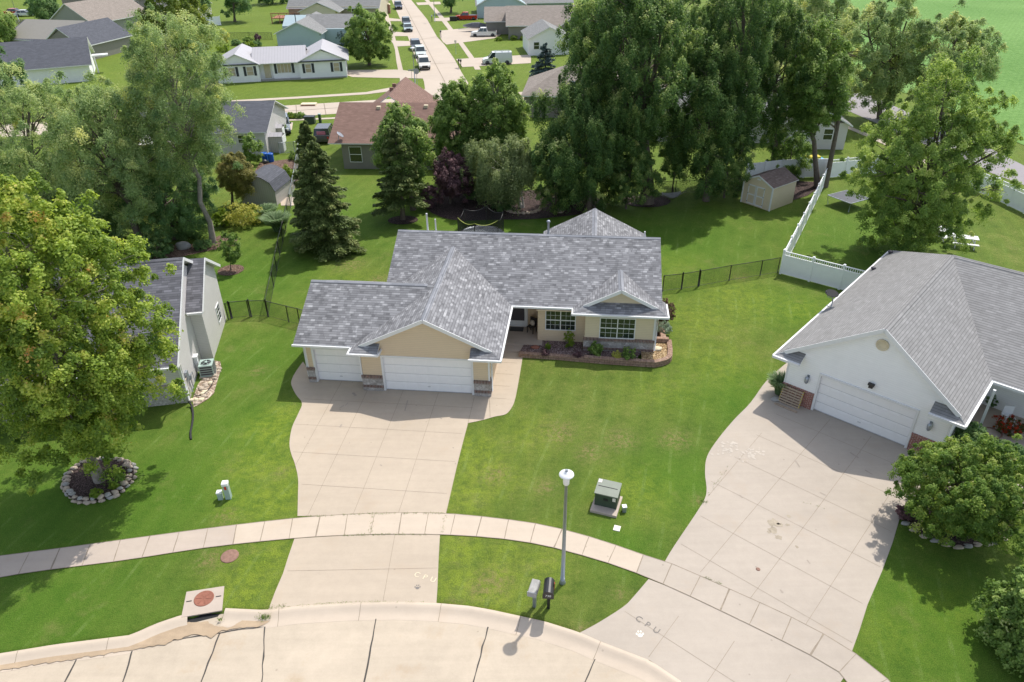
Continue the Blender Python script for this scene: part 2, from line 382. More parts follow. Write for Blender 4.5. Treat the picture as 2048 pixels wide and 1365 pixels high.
def lawnmat():
    t = NT('lawn_grass'); p = t.pos(); at = t.new('Attribute', attribute_name='yel'); at2 = t.new('Attribute', attribute_name='far')
    big = t.noise(p, .09, 4, .6); mid = t.noise(p, .55, 6, .7); fine = t.noise(p, 4.5, 8, .86); vf = t.noise(p, 26, 3, .8)
    f = t.math('ADD', t.math('MULTIPLY', big, .2), t.math('ADD', t.math('MULTIPLY', mid, .36), t.math('MULTIPLY', fine, .44)))
    col = t.ramp(f, [(.38, (.043, .078, .012)), (.46, (.080, .126, .020)), (.54, (.125, .163, .031)), (.61, (.20, .21, .062))])
    # mower stripes
    sep = t.new('SeparateXYZ'); t.lk(t.mapping(p, (1, 1, 1), (0, 0, R(17))), sep.inputs[0])
    st = t.math('SINE', t.math('ADD', t.math('MULTIPLY', sep.outputs[0], 5.2), t.math('MULTIPLY', t.noise(p, .12, 2), 9)))
    col = t.mix(t.math('MULTIPLY', t.math('ADD', t.math('MULTIPLY', st, .5), .5), .32), col, (.125, .19, .028))
    at3 = t.new('Attribute', attribute_name='lush'); col = t.mix(t.math('MULTIPLY', at3.outputs['Fac'], .5), col, (.055, .16, .008))
    # clover and crabgrass patches
    y = t.math('MULTIPLY', at.outputs['Fac'], t.ramp(t.noise(p, 2.3, 8, .8), [(.40, (0, 0, 0)), (.58, (1, 1, 1))]))
    col = t.mix(t.math('MULTIPLY', y, .72), col, (.225, .29, .03))
    at4 = t.new('Attribute', attribute_name='bare'); col = t.mix(t.math('MULTIPLY', at4.outputs['Fac'], t.ramp(t.noise(p, 4, 6, .8), [(.44, (0, 0, 0)), (.6, (1, 1, 1))])), col, (.27, .20, .10))
    # thin straw patches
    dr = t.ramp(t.noise(p, .38, 6, .72), [(.58, (0, 0, 0)), (.72, (1, 1, 1))]); col = t.mix(t.math('MULTIPLY', dr, .45), col, (.21, .20, .07))
    ln = t.math('GREATER_THAN', t.math('SINE', t.math('ADD', t.math('MULTIPLY', sep.outputs[0], 5.2), t.math('MULTIPLY', t.noise(p, .12, 2), 9))), .93)
    col = t.mix(t.math('MULTIPLY', t.math('MULTIPLY', ln, t.ramp(t.noise(p, .5, 5, .75), [(.48, (0, 0, 0)), (.7, (1, 1, 1))])), .30), col, (.27, .34, .12))
    col = t.mix(t.math('MULTIPLY', at2.outputs['Fac'], .5), col, (.135, .195, .022))
    col = t.mix(.75, col, t.ramp(vf, [(.3, (.12, .12, .12)), (.7, (.88, .88, .88))]), 'OVERLAY')
    t.bump(t.math('ADD', t.math('MULTIPLY', vf, .6), fine), .9, .06); return t.fin(col, .85, .12)
M['lawn'] = lawnmat()
def fieldmat():
    t = NT('crop_field'); p = t.pos(); a = t.noise(p, .03, 4); b = t.noise(p, 1.1, 5, .75)
    col = t.ramp(t.math('ADD', t.math('MULTIPLY', a, .4), t.math('MULTIPLY', b, .6)), [(.35, (.09, .20, .04)), (.65, (.19, .33, .095))])
    sp = t.new('SeparateXYZ'); t.lk(t.mapping(p, (1, 1, 1), (0, 0, .62)), sp.inputs[0]); row = t.math('SINE', t.math('MULTIPLY', sp.outputs[0], 8.2)); col = t.mix(t.math('MULTIPLY', t.math('ADD', t.math('MULTIPLY', row, .5), .5), .14), col, (.06, .15, .03))
    t.bump(b, 1, .25); return t.fin(col, .85, .1)
M['field'] = fieldmat()
# ================================================================ THE GROUND
CURB = [(-60, 14.2), (-35, 15.2), (-24, 16.2)] + [tuple(G(a, b)[:2]) for a, b in [(0, 1308), (110, 1290), (262, 1271), (310, 1249), (363, 1231), (444, 1217), (485, 1219), (532, 1221), (600, 1212), (700, 1206), (800, 1204), (873, 1207), (940, 1213), (985, 1221), (1090, 1244), (1160, 1266), (1203, 1285), (1300, 1322), (1364, 1365)]] + [(7.6, 13.2), (9, 10.5), (9.8, 7), (10, -60)]
cx_, cy_ = np.array([c[0] for c in CURB]), np.array([c[1] for c in CURB])
def curb_y(x): return np.interp(x, cx_, cy_)
xs = np.concatenate([[-1800, -700, -300, -160, -100, -72], np.arange(-52, 50.1, .33), [60, 75, 100, 170, 320, 700, 1800]])
ys = np.concatenate([[-400, -100, -30], np.arange(-4, 10, .5), np.arange(10, 20.4, .2), np.arange(20.6, 80.1, .4), [86, 95, 110, 130, 160, 220, 320, 600, 1200, 3000]])
X, Y = np.meshgrid(xs, ys); Z = np.zeros_like(X); Z[Y < curb_y(X) - .1] = -.32
Z[X > 9.9] = np.where(Y[X > 9.9] < 3, 0, 0) + 0
me = bpy.data.meshes.new('lawn'); nx, ny = len(xs), len(ys)
me.vertices.add(nx * ny); me.vertices.foreach_set('co', np.stack([X, Y, Z], -1).ravel())
I = (np.arange(ny - 1)[:, None] * nx + np.arange(nx - 1)[None]).ravel(); Q = np.stack([I, I + 1, I + nx + 1, I + nx], 1)
me.loops.add(Q.size); me.loops.foreach_set('vertex_index', Q.ravel()); me.polygons.add(len(Q)); me.polygons.foreach_set('loop_start', np.arange(len(Q)) * 4)
me.update(calc_edges=True); me.materials.append(M['lawn'])
yel = np.zeros(nx * ny); PX, PY = X.ravel(), Y.ravel()
for a, b, r, k in [(565, 830, 1.0, 1), (540, 860, 1.3, 1), (520, 930, 1.6, .9), (575, 940, .7, 1), (545, 1000, 1.5, 1), (480, 1010, 1.1, .7), (560, 880, .9, 1), (520, 1130, 1.2, 1), (490, 1180, 1.3, 1), (545, 1110, .8, 1), (440, 1165, .9, .6),
                   (945, 900, 1.3, 1), (965, 940, 1.5, 1), (940, 990, 1.2, 1), (1000, 960, 1.3, .8), (1010, 1100, .9, .8), (920, 1100, 1.2, 1), (930, 1170, 1.3, 1), (985, 1200, 1.3, 1), (1000, 1140, 1.0, .9), (1085, 1130, 1.1, .8), (1100, 1060, .8, .4), (1060, 870, 1.8, .6), (1270, 985, 1.6, .7), (1400, 640, 2.6, .7), (1480, 600, 2.8, .8), (1430, 720, 2.5, .6), (1330, 780, 2, .5), (1600, 620, 2, .7), (1880, 1200, 1.4, .4), (1760, 1260, 1.4, .4), (700, 560, 2.5, .5), (650, 600, 2, .4), (1350, 530, 2, .4)]:
    g = G(a, b); yel = np.maximum(yel, k * np.exp(-((PX - g.x) ** 2 + (PY - g.y) ** 2) / (r * r * 1.3)))
at = me.attributes.new('yel', 'FLOAT', 'POINT'); at.data.foreach_set('value', yel)
lush = np.zeros(nx * ny)
for a, b, r in [(490, 560, 7), (520, 720, 4.5), (470, 860, 4), (330, 980, 6), (60, 1040, 7), (100, 1220, 5), (1880, 1230, 5), (1500, 800, 4), (1380, 960, 3.5), (1600, 620, 4), (1350, 480, 9), (1700, 480, 8), (720, 440, 8), (1000, 440, 9), (1250, 1090, 1.6)]:
    g = G(a, b); lush = np.maximum(lush, np.exp(-((PX - g.x) ** 2 + (PY - g.y) ** 2) / (r * r)))
at = me.attributes.new('lush', 'FLOAT', 'POINT'); at.data.foreach_set('value', lush)
bare = np.zeros(nx * ny)
for a, b, r in [(985, 1165, .7), (960, 1178, .5), (1165, 1262, .4), (450, 1035, .5), (1090, 975, .5), (1238, 1186, .3), (1120, 865, .9), (1180, 905, .7), (1240, 880, .8), (560, 945, .3), (990, 950, .7), (1398, 1000, .35), (700, 530, 1.2), (660, 590, 1), (515, 742, .5), (1480, 555, .6), (1350, 880, .8), (905, 1210, .3), (420, 1120, .6), (760, 560, .8)]:
    g = G(a, b); bare = np.maximum(bare, .75 * np.exp(-((PX - g.x) ** 2 + (PY - g.y) ** 2) / (r * r)))
at = me.attributes.new('bare', 'FLOAT', 'POINT'); at.data.foreach_set('value', bare)
at = me.attributes.new('far', 'FLOAT', 'POINT'); at.data.foreach_set('value', np.clip((PY - 45) / 60, 0, 1))
o = bpy.data.objects.new('lawn', me); COL.objects.link(o); o['kind'] = 'structure'

def strip(mb, a, b, w=.035, mi=1, wob=0):
    a, b = Vector(a), Vector(b); P = resample([a, b], n=max(1, int((b - a).length / .35) if wob else 1)); d = (b - a).normalized(); n = Vector((-d.y, d.x, 0)) * w / 2
    rg = random.Random(int(a.x * 100) + int(b.y * 10)); off = [n.normalized() * rg.uniform(-wob, wob) for _ in P]; ww = [rg.uniform(.6, 1.5) if wob else 1 for _ in P]
    for i in range(len(P) - 1): mb.poly([P[i] - n * ww[i] + off[i], P[i + 1] - n * ww[i + 1] + off[i + 1], P[i + 1] + n * ww[i + 1] + off[i + 1], P[i] + n * ww[i] + off[i]], mi)
def up(v, dz): return Vector((v[0], v[1], v[2] + dz))
def ribbon(A, B, n, mi=0, mb=None):
    A, B = resample(A, n=n), resample(B, n=n); mb = mb or MB()
    for i in range(n): mb.sheet([B[i], B[i + 1], A[i + 1], A[i]], mi)
    return mb, A, B

# front street, rolled kerb, storm inlet
CP = [Vector((a, b, 0)) for a, b in CURB[1:-1]]
mb = MB(); edge = [Vector((p.x, p.y, -.12)) for p in CP]
mb.sheet(edge + [Vector((10, 2, -.12)), Vector((10, -20, -.12)), Vector((-35, -20, -.12))])
for (a, b), (c, d) in [((168, 1290), (128, 1368)), ((268, 1292), (245, 1368)), ((440, 1266), (400, 1368)), ((530, 1232), (524, 1368)), ((757, 1210), (728, 1368)), ((984, 1226), (945, 1368)), ((1203, 1292), (1168, 1368)), ((268, 1292), (440, 1266)), ((440, 1266), (528, 1253)), ((1010, 1400), (990, 1368))]:
    strip(mb, G(a, b, -.112), G(c, d, -.112), .045, 1, .02)
mb.build('street', [M['street'], M['tar']], kind='structure')
mb = MB(); NP = resample(CP, step=.35); norm = []
for i in range(len(NP)):
    d = (NP[min(i + 1, len(NP) - 1)] - NP[max(0, i - 1)]).normalized(); norm.append(Vector((d.y, -d.x, 0)))
prof = [(-.02, -.1), (0, .022), (.14, .018), (.24, -.02), (.36, -.075), (.5, -.1), (.62, -.108), (.74, -.1165)]
gi0, gi1 = G(366, 1232).x, G(441, 1219).x
for i in range(len(NP) - 1):
    if gi0 < NP[i].x < gi1: continue
    for (o1, z1), (o2, z2) in zip(prof, prof[1:]):
        a, b = NP[i] + norm[i] * o1, NP[i + 1] + norm[i + 1] * o1; c, d = NP[i + 1] + norm[i + 1] * o2, NP[i] + norm[i] * o2
        mb.poly([up(d, z2), up(c, z2), up(b, z1), up(a, z1)], 0, True)
for i in range(3, len(NP) - 3, 9):
    if gi0 - .3 < NP[i].x < gi1 + .3: continue
    for (o1, z1), (o2, z2) in zip(prof[1:], prof[2:]): strip(mb, up(NP[i] + norm[i] * o1, z1 + .005), up(NP[i] + norm[i] * o2, z2 + .005), .02)
mb.build('kerb', [M['walk'], M['joint']], kind='structure')
mb = MB(); rg_ = random.Random(2)
def ragged(P, a=.05):
    Q = resample(P + P[:1], step=.12); return [q + Vector((rg_.gauss(0, a), rg_.gauss(0, a), 0)) for q in Q[:-1]]
mb.sheet(ragged(px([(-10, 1317), (60, 1309), (150, 1293), (262, 1281), (330, 1257), (372, 1246), (415, 1243), (430, 1252), (460, 1256), (488, 1238), (530, 1234), (560, 1222), (590, 1226), (545, 1240), (520, 1253), (440, 1262), (425, 1275), (390, 1268), (330, 1288), (262, 1300), (140, 1319), (60, 1332), (-10, 1343)], -.088), .025))
mb.build('gutter_puddle_silt', [M['wetdirt']], kind='structure')

# drives and walks
def drive(name, P, mats, joints, w=.016, z=.014, kind='structure'):
    mb = MB(); mb.sheet([up(p, z) for p in P])
    PG = [(p[0], p[1]) for p in P]
    def inside(q):
        c = False
        for i in range(len(PG)):
            (x1, y1), (x2, y2) = PG[i - 1], PG[i]
            if (y1 > q.y) != (y2 > q.y) and q.x < (x2 - x1) * (q.y - y1) / (y2 - y1) + x1: c = not c
        return c
    for a, b in joints:
        Q = resample([a, b], step=.25)
        for p, q in zip(Q, Q[1:]):
            if inside(p) and inside(q): strip(mb, up(p, z + .004), up(q, z + .004), w, 1)
    return mb.build(name, mats, kind=kind)
HA = R(-6.262); HO = Vector((-7.0624, 33.1623, 0)); HX = Vector((math.cos(HA), math.sin(HA), 0)); HY = Vector((-HX.y, HX.x, 0))
def HL(x, y, z=0): return HO + HX * x + HY * y + Vector((0, 0, z))
left_edge = smooth(px([(606, 724), (593, 742), (584, 759), (583, 771), (592, 790), (604, 807), (597, 827), (584, 856), (579, 888), (583, 910), (589, 926), (596, 956), (596, 990), (595, 1033)]), 4)
right_edge = smooth(px([(892, 1029), (914, 933), (930, 870), (936, 848)]), 3)
J = [(HL(x, .3), HL(x - .05, -12.2)) for x in (-1.05, .95, 2.95)] + [(HL(-2.75, .8), HL(-2.9, -11.5)), (HL(5.0, -.2), HL(5.05, -12))]
J += [(HL(-4.3, y), HL(5.1, y)) for y in (-1.17, -3.4, -5.57, -7.8, -10.0)]
J = [(a, b) for a, b in J]
drive('driveway', left_edge + right_edge + [HL(5.2, -1.4), HL(5.9, -.2), HL(5.9, .5), HL(-1.2, .6), HL(-1.2, 1.1), HL(-4.6, 1.1)], [M['drive'], M['joint']], J)
walkp = smooth(px([(1048, 697), (1043, 730), (1036, 771), (1030, 800), (1024, 815), (1012, 829), (990, 834), (965, 841), (937, 847)]), 4)
mb = MB(); mb.sheet([up(p, .018) for p in walkp + [HL(5.12, -1.4), HL(5.8, -.15), HL(5.87, 4.6), HL(7.1, 4.6)]])
for y in (3.4, 2.2, 1.0, -.2): strip(mb, HL(5.9, y, .022), HL(7.0 - (3.4 - y) * .06, y, .022), .022)
strip(mb, HL(5.85, -.25, .022), HL(6.1, -1.9, .022), .03); mb.build('front_path', [M['drive'], M['joint']], kind='structure')
far_e = smooth(px([(-260, 1152), (-120, 1130), (0, 1113), (140, 1095), (264, 1078), (445, 1054), (600, 1036.5), (700, 1029.5), (790, 1026.5), (893, 1028), (998, 1038), (1094, 1052.4), (1194, 1079), (1272, 1105.7), (1329, 1125), (1348, 1130.5), (1465, 1182), (1597, 1242.5), (1703, 1303), (1781, 1365), (1830, 1420)]), 4)
near_e = smooth(px([(-260, 1200), (-120, 1177), (0, 1156), (72, 1144), (241, 1122.5), (351, 1105.5), (441, 1092.6), (589, 1077.5), (700, 1071), (790, 1069.5), (880, 1070), (991, 1077), (1084, 1091), (1180, 1116), (1258, 1141), (1297, 1158), (1348, 1178.5), (1490, 1246), (1622, 1312), (1687, 1351), (1700, 1362), (1730, 1420)]), 4)
L_ = sum((b - a).length for a, b in zip(far_e, far_e[1:])); n = round(L_ / 1.22)
fe, ne = resample(far_e, n=n), resample(near_e, n=n)
# re-space the near side so that each joint crosses squarely
ne2 = []
for i, a in enumerate(fe):
    d = (fe[min(i + 1, n)] - fe[max(i - 1, 0)]).normalized(); best = min(((abs((q - a).dot(d)), k) for k, q in enumerate(resample(near_e, n=n * 12))), key=lambda t: t[0]); ne2.append(resample(near_e, n=n * 12)[best[1]])
mb = MB()
for i in range(n):
    c = 2 if ((fe[i].x + fe[i + 1].x) / 2 > G(1275, 1110).x) else (1 if fe[i].x < G(435, 1056).x or G(590, 1040).x < fe[i].x < G(640, 1033).x else 0)
    mb.sheet([up(ne2[i], .026), up(ne2[i + 1], .026), up(fe[i + 1], .026), up(fe[i], .026)], c)
for i in range(n + 1): strip(mb, up(fe[i], .03), up(ne2[i], .03), .028 if i % 3 else .05, 3, .006)
for E in (fe, ne2):
    for i in range(n): strip(mb, up(E[i], .0295), up(E[i + 1], .0295), .03, 3)
mb.build('pavement', [M['walk'], M['walk2'], M['drive2'], M['joint']], kind='structure')
ap = px([(589, 1078), (577, 1113), (566, 1148), (550, 1185), (537, 1220), (600, 1212), (700, 1206), (800, 1204), (873, 1207), (875, 1175), (877, 1125), (880, 1070), (790, 1069.5), (700, 1071)])
drive('driveway_apron', ap, [M['drive'], M['joint']], [(G(563, 1143), G(875, 1137)), (G(790, 1070), G(766, 1204)), (G(700, 1071), G(677, 1206))][:2])
N2 = G(1625.3, 821); N2a = math.atan2(*((G(1808.8, 895.6) - N2).yx)); NX = Vector((math.cos(N2a), math.sin(N2a), 0)); NY = Vector((-NX.y, NX.x, 0))
def NL(x, y, z=0): return N2 + NX * x + NY * y + Vector((0, 0, z))
le = smooth(px([(1600, 700), (1587, 715), (1536, 759), (1501, 806), (1468, 840), (1435, 880), (1414, 914), (1410, 947), (1413, 985), (1400, 1015), (1348, 1093), (1329, 1125)]), 4)
re_ = px([(1704, 1303), (1718, 1264), (1735, 1210), (1764, 1143), (1785, 1086), (1800, 1035)])
J = []
for x in (-1.15, 1.0, 3.1, 5.2): J.append((NL(x, -.2 if x > -1 else -3.6), NL(x + (.25 if x < 0 else .05), -13.6 if x > 0 else -9.5)))
for y in (-1.6, -3.9, -6.2, -8.5, -10.8, -12.8): J.append((NL(-1.3, y), NL(6.2 + (-y) * .05, y)))
drive('neighbour_driveway', le + re_ + [NL(6.0, -3.8), NL(6.2, .1), NL(-1.2, .15), NL(-1.35, 3.5)], [M['drive2'], M['joint']], J, .016)
apr = smooth(px([(1297, 1159), (1268, 1193), (1247, 1214), (1197, 1246), (1160, 1266)]), 3) + px([(1203, 1285), (1300, 1322), (1364, 1365)]) + [Vector((7.6, 13.2, 0)), Vector((8.8, 11, 0))] + px([(1640, 1420), (1690, 1353), (1622, 1312), (1490, 1246), (1348, 1178.5)])
drive('neighbour_apron', apr, [M['drive2'], M['joint']], [(NL(1.5, -16), NL(1.7, -20)), (NL(3.6, -15.6), NL(3.8, -21)), (NL(-.4, -17.2), NL(8, -17.0)), (NL(5.7, -15.5), NL(5.9, -21))], .016)
drive('neighbour_path', px([(1795, 1040), (1800, 985), (1850, 958), (1960, 962), (2060, 972), (2110, 985), (2110, 1035), (2048, 1028), (1960, 1015), (1880, 1016)]), [M['drive2'], M['joint']], [(G(1930, 962), G(1915, 1014)), (G(2020, 968), G(2010, 1024))], .016, z=.022)

# stencilled letters and marks on the concrete
def text_obj(name, body, loc, size, rz, mat, depth=.003, rx=0, parent=None):
    cu = bpy.data.curves.new(name, 'FONT'); cu.body = body; cu.size = size; cu.extrude = depth; cu.align_x = 'CENTER'; cu.align_y = 'CENTER'; cu.space_character = 1.9 if len(body) == 3 and depth < .004 and rx == 0 else 1
    o = bpy.data.objects.new(name, cu); COL.objects.link(o); bpy.context.view_layer.update()
    me = bpy.data.meshes.new_from_object(o); bpy.data.objects.remove(o); o = bpy.data.objects.new(name, me); me.materials.append(mat); COL.objects.link(o)
    o.location = loc; o.rotation_euler = (rx, 0, rz)
    if parent: o.parent = parent
    return o
a, b = G(1278, 1240), G(1312, 1262); rz = math.atan2(b.y - a.y, b.x - a.x)
tag(text_obj('stencilled_letters', 'CPU', G(1295, 1250, .02), .36, rz, M['marking']), 'dark stencilled letters CPU on the wide grey apron', 'pavement marking', 'stencilled letters on the concrete')
a, b = G(829, 1149), G(868, 1161); rz = math.atan2(b.y - a.y, b.x - a.x)
tag(text_obj('stencilled_letters', 'CPU', G(850, 1155, .02), .34, rz, M['markcream']), 'faded pale letters CPU on the main driveway apron', 'pavement marking', 'stencilled letters on the concrete')
def paw(c, r, mat, label):
    mb = MB()
    def disc(x, y, rx, ry): mb.sheet([c + Vector((x + rx * math.cos(a * .5236), y + ry * math.sin(a * .5236), 0)) for a in range(12)])
    disc(0, -.04 * r / .15, .6 * r, .5 * r)
    for x, y in ((-.75, .15), (-.3, .75), (.3, .75), (.75, .15)): disc(x * r, y * r, .2 * r, .3 * r)
    tag(mb.build('paw_marking', mat), label, 'pavement marking', 'paw marks on the concrete')
paw(G(1280, 1269, .02), .16, M['markwhite'], 'white paw print below the dark stencilled letters')
paw(G(835, 1175, .02), .13, M['marking'], 'grey paw print below the faded pale letters')

# inlet with its round cover, second cover in the verge
t = thing('storm_inlet', 'concrete storm inlet box with round rusty cover at the kerb', 'storm drain', G(405, 1222))
def inl(o, *a): return a
c0 = G(405, 1222); mb = MB(); mb.T = Matrix.Translation(-c0)
top = [G(362.5, 1235, .03), G(444, 1221, .03), G(448.5, 1172.5, .03), G(373, 1184, .03)]
mb.extr(top, (0, 0, -.05)); mb.build('slab', [M['walk2']], t)
mb = MB(); mb.T = Matrix.Translation(-c0)
a, b = G(364, 1235, -.02), G(443, 1221, -.02); mb.extr([a, b, Vector((b.x, b.y, -.119)), Vector((a.x, a.y, -.119))], (0, .3, 0)); mb.sheet([Vector((a.x, a.y + .05, -.112)), Vector((a.x + .1, a.y - .3, -.112)), Vector((b.x - .1, b.y - .22, -.112)), Vector((b.x, b.y + .05, -.112))]); mb.build('opening', [M['black']], t)
cc = G(408, 1197.5, .03); mb = MB(); mb.T = Matrix.Translation(-c0); mb.lathe([(.38, 0), (.38, .012), (.35, .02), (.33, .012), (0.02, .014)], cc, 32)
for k in range(6): a = k * 1.047; mb.bar(cc + Vector((.08 * math.cos(a), .08 * math.sin(a), .018)), cc + Vector((.29 * math.cos(a), .29 * math.sin(a), .018)), .03, .012)
mb.build('cover', [M['rust']], t)
mb = MB(); mb.T = Matrix.Translation(-c0)
for a, b in ((378, 1203), (437, 1193)): q = G(a, b, .034); mb.bar(q - Vector((.1, 0.02, 0)), q + Vector((.1, .02, 0)), .04, .012); mb.mark()
mb.build_split('lifting_slot', [M['black']], t)
c = G(459.5, 1113, 0); mb = MB(); mb.lathe([(.37, 0), (.37, .02), (.34, .03), (.02, .026)], c, 32); tag(mb.build('manhole_cover', [M['rust2']]), 'dull brown round cover flush in the verge grass', 'manhole cover')
mb = MB(); c = [G(1229, 1050, .03), G(1242, 1053, .03), G(1239, 1063, .03), G(1226, 1060, .03)]; mb.extr(c, (0, 0, -.05)); tag(mb.build('utility_cover', [M['markwhite']]), 'small square pale cover set in the lawn near the transformer', 'utility cover')
mb = MB(); mb.lathe([(.09, .014), (.09, .022), (.02, .02)], G(1516, 1139.5), 16); tag(mb.build('valve_cover', [M['rust2']]), 'small round valve lid in the middle of the wide driveway', 'utility cover')
mb = MB(); rg = random.Random(3)
for (a, b, r) in [(1548, 1046, .28), (1545, 1060, .2), (1556, 1075, .16), (1578, 1033, .1), (1560, 1050, .16), (1575, 1050, .1), (1538, 1064, .1), (1594, 1094, .08)]:
    c = G(a, b, .02); mb.sheet([c + Vector((r * rg.uniform(.5, 1.2) * math.cos(k * .45), r * rg.uniform(.5, 1.2) * math.sin(k * .45), 0)) for k in range(14)])
mb.build('driveway_stain', [M['stained']], kind='structure')

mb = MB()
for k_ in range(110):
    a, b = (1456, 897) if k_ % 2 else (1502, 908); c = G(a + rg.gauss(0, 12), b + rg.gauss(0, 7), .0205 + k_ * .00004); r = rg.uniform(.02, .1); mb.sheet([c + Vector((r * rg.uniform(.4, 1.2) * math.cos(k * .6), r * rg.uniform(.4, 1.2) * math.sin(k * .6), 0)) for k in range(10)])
mb.build('painted_glare', [concrete('glare_concrete', (.47, .42, .36), .15)], kind='structure')  # white glare spots on the driveway, painted on as pale flecks
mb = MB()
for a, b, c_, d_, w in [(815, 801, 809, 822, .05), (705, 786, 712, 792, .16), (688, 811, 679, 817, .05), (683, 849, 680, 855, .07), (700, 885, 698, 887, .05), (690, 812, 696, 806, .03), (905, 895, 907, 897, .04), (910, 927, 912, 928, .06), (760, 930, 764, 932, .05), (1590, 920, 1600, 935, .06), (1560, 1180, 1566, 1186, .07), (1480, 990, 1484, 996, .05), (1640, 985, 1652, 991, .06), (1615, 1120, 1620, 1128, .05), (1525, 1238, 1530, 1244, .07), (1700, 905, 1716, 916, .09), (1730, 940, 1745, 950, .06), (880, 835, 884, 838, .05)]:
    strip(mb, G(a, b, .0215), G(c_, d_, .0215), w, 0, .02)
mb.build('tyre_scuffs', [plain('oil_stain', (.33, .285, .24), .85, .2, var=.2)], kind='structure')
# weeds along the slab joints
mb = MB(); rg = random.Random(11)
def tuft(c, r, h, n):
    for _ in range(n):
        a = rg.uniform(0, 6.28); q = c + Vector((rg.gauss(0, r), rg.gauss(0, r * .6), 0)); d = Vector((math.cos(a), math.sin(a), 0)); l = h * rg.uniform(.5, 1.3); w = Vector((-d.y, d.x, 0)) * .012
        mb.poly([q - w, q + w, q + w * .4 + d * l * .5 + Vector((0, 0, l))], 0)
for P, dens in ((px([(600, 1034), (740, 1028), (892, 1027)], .02), 9), (px([(690, 1071), (790, 1069), (862, 1070)], .02), 9), (px([(560, 1216), (640, 1209), (720, 1205), (845, 1205)], .0), 10), (px([(745, 1031), (741, 1066)], .02), 8), (px([(892, 1028), (884, 1068)], .02), 6), (px([(1410, 1155), (1440, 1168)], .02), 12), (px([(1416, 990), (1455, 935)], .02), 3), (px([(1608, 1005), (1672, 1024)], .02), 3)):
    for q in resample(P, step=.12):
        if rg.random() < .75: tuft(q, .05, .05, dens)
for a, b, r, k in ((528, 1235, .12, 160), (565, 1214, .1, 70), (545, 1217, .09, 60), (440, 1240, .06, 40), (1405, 1005, .12, 50), (1795, 990, .1, 40)): tuft(G(a, b, -.03 if b > 1200 else .01), r, .09, k)
tag(mb.build('weeds', [M['weed']], uv=False), 'weeds and grass tufts growing in the slab joints', 'weeds', kind='stuff')

# far streets and walks
def far(name, P, m, z=.02, joints=(), w=.1): 
    mb = MB(); mb.sheet([up(p, z) for p in P])
    for a, b in joints: strip(mb, up(a, z + .02), up(b, z + .02), w)
    return mb.build(name, [M[m], M['joint']], kind='structure')
W_ = [(765, -45), (783, 0), (805, 49), (819, 82), (838, 137), (848, 164), (850, 178), (843, 188), (819, 193), (783, 198.5), (682, 205), (568, 212), (437, 220), (250, 234), (0, 250), (-200, 262)]
E_ = [(-200, 290), (0, 276), (250, 258), (547, 236.7), (611, 232.8), (660, 229), (780, 221), (837, 217.5), (960, 211), (1100, 205), (1300, 198), (1520, 190), (1520, 160), (1300, 170), (1100, 180), (985, 189), (960, 185), (940, 172), (923, 145), (909, 119), (889, 90), (874, 74), (854, 39), (822, 0), (790, -45)]
jl = [(G(a, b), G(c, d)) for (a, b), (c, d) in (((592, 211), (594, 234)), ((648, 207), (652, 230)), ((818, 84), (874, 74)), ((835, 130), (916, 126)), ((800, 38), (846, 32)), ((850, 188), (905, 200)))] + [(G(803, 0), G(890, 165)), (G(850, 205), G(560, 224))]
far('side_street', px(W_ + E_), 'far', joints=jl)
far('country_road', px([(1500, 150), (1560, 152), (1640, 158), (1741, 192), (1850, 240), (1991, 303), (2048, 332), (2200, 395), (2200, 440), (2048, 371), (1995, 352), (1850, 290), (1700, 224), (1600, 192), (1500, 190)]), 'asphalt')
fw = lambda P, Q, z=.03, m='far', name='far_pavement': far(name, px(P) + px(Q)[::-1], m, z)
fw([(764, 0), (770, 29), (782, 74), (790, 100), (793, 125), (800, 160), (799, 170), (783, 175.5), (732, 185), (596, 194), (437, 203), (200, 217)], [(768, 0), (776, 29), (790, 74), (801, 120), (806, 141), (814, 168), (806, 180), (783, 183), (732, 189.5), (596, 198), (437, 207), (200, 221)])
fw([(840, -10), (862, 15), (880, 38), (917, 87), (940, 120), (950, 140)], [(848, -10), (870, 15), (890, 38), (927, 87), (951, 120), (962, 140)])
fw([(576, 239.5), (660, 236), (740, 231)], [(576, 242.5), (660, 239), (740, 234)])
fw([(1640, 234), (1690, 250), (1740, 270), (1850, 320)], [(1640, 240), (1690, 256), (1740, 277), (1850, 328)])
for P in ([(690, 141), (792, 140), (806, 141), (842, 146), (846, 158), (806, 157), (790, 157), (705, 155), (690, 150)], [(782, 82), (819, 83), (824, 92), (790, 94)], [(775, 63), (812, 66), (816, 73), (782, 73)],
          [(770, 36), (800, 39), (802, 43), (772, 43)], [(832, 6), (880, 4), (882, 9), (836, 11)], [(868, 37), (955, 34), (955, 40), (885, 43), (868, 43)], [(880, 62), (985, 52), (1000, 60), (1002, 70), (990, 77), (893, 90), (886, 85), (880, 75)],
          [(912, 119), (1062, 110), (1062, 127), (925, 135)], [(700, 0), (760, 8), (775, 14), (700, 18)], [(556, 262), (575, 246), (586, 246), (584, 260), (566, 273)], [(20, 70), (80, 45), (130, 20), (150, 22), (95, 60), (60, 72)], [(540, 212), (550, 236), (545, 262), (536, 262), (536, 215)]):
    far('far_driveway', px(P), 'far', .036)
mb = MB(); fp = px([(2300, 420), (2048, 292), (1990, 266), (1880, 215), (1780, 175), (1700, 130), (1650, 80), (1620, 0)]) + [Vector((130, 600, 0)), Vector((300, 1500, 0)), Vector((1500, 1500, 0)), Vector((1500, 60, 0))]
mb.sheet([up(p, .05) for p in fp]).build('crop_field', [M['field']], kind='structure')

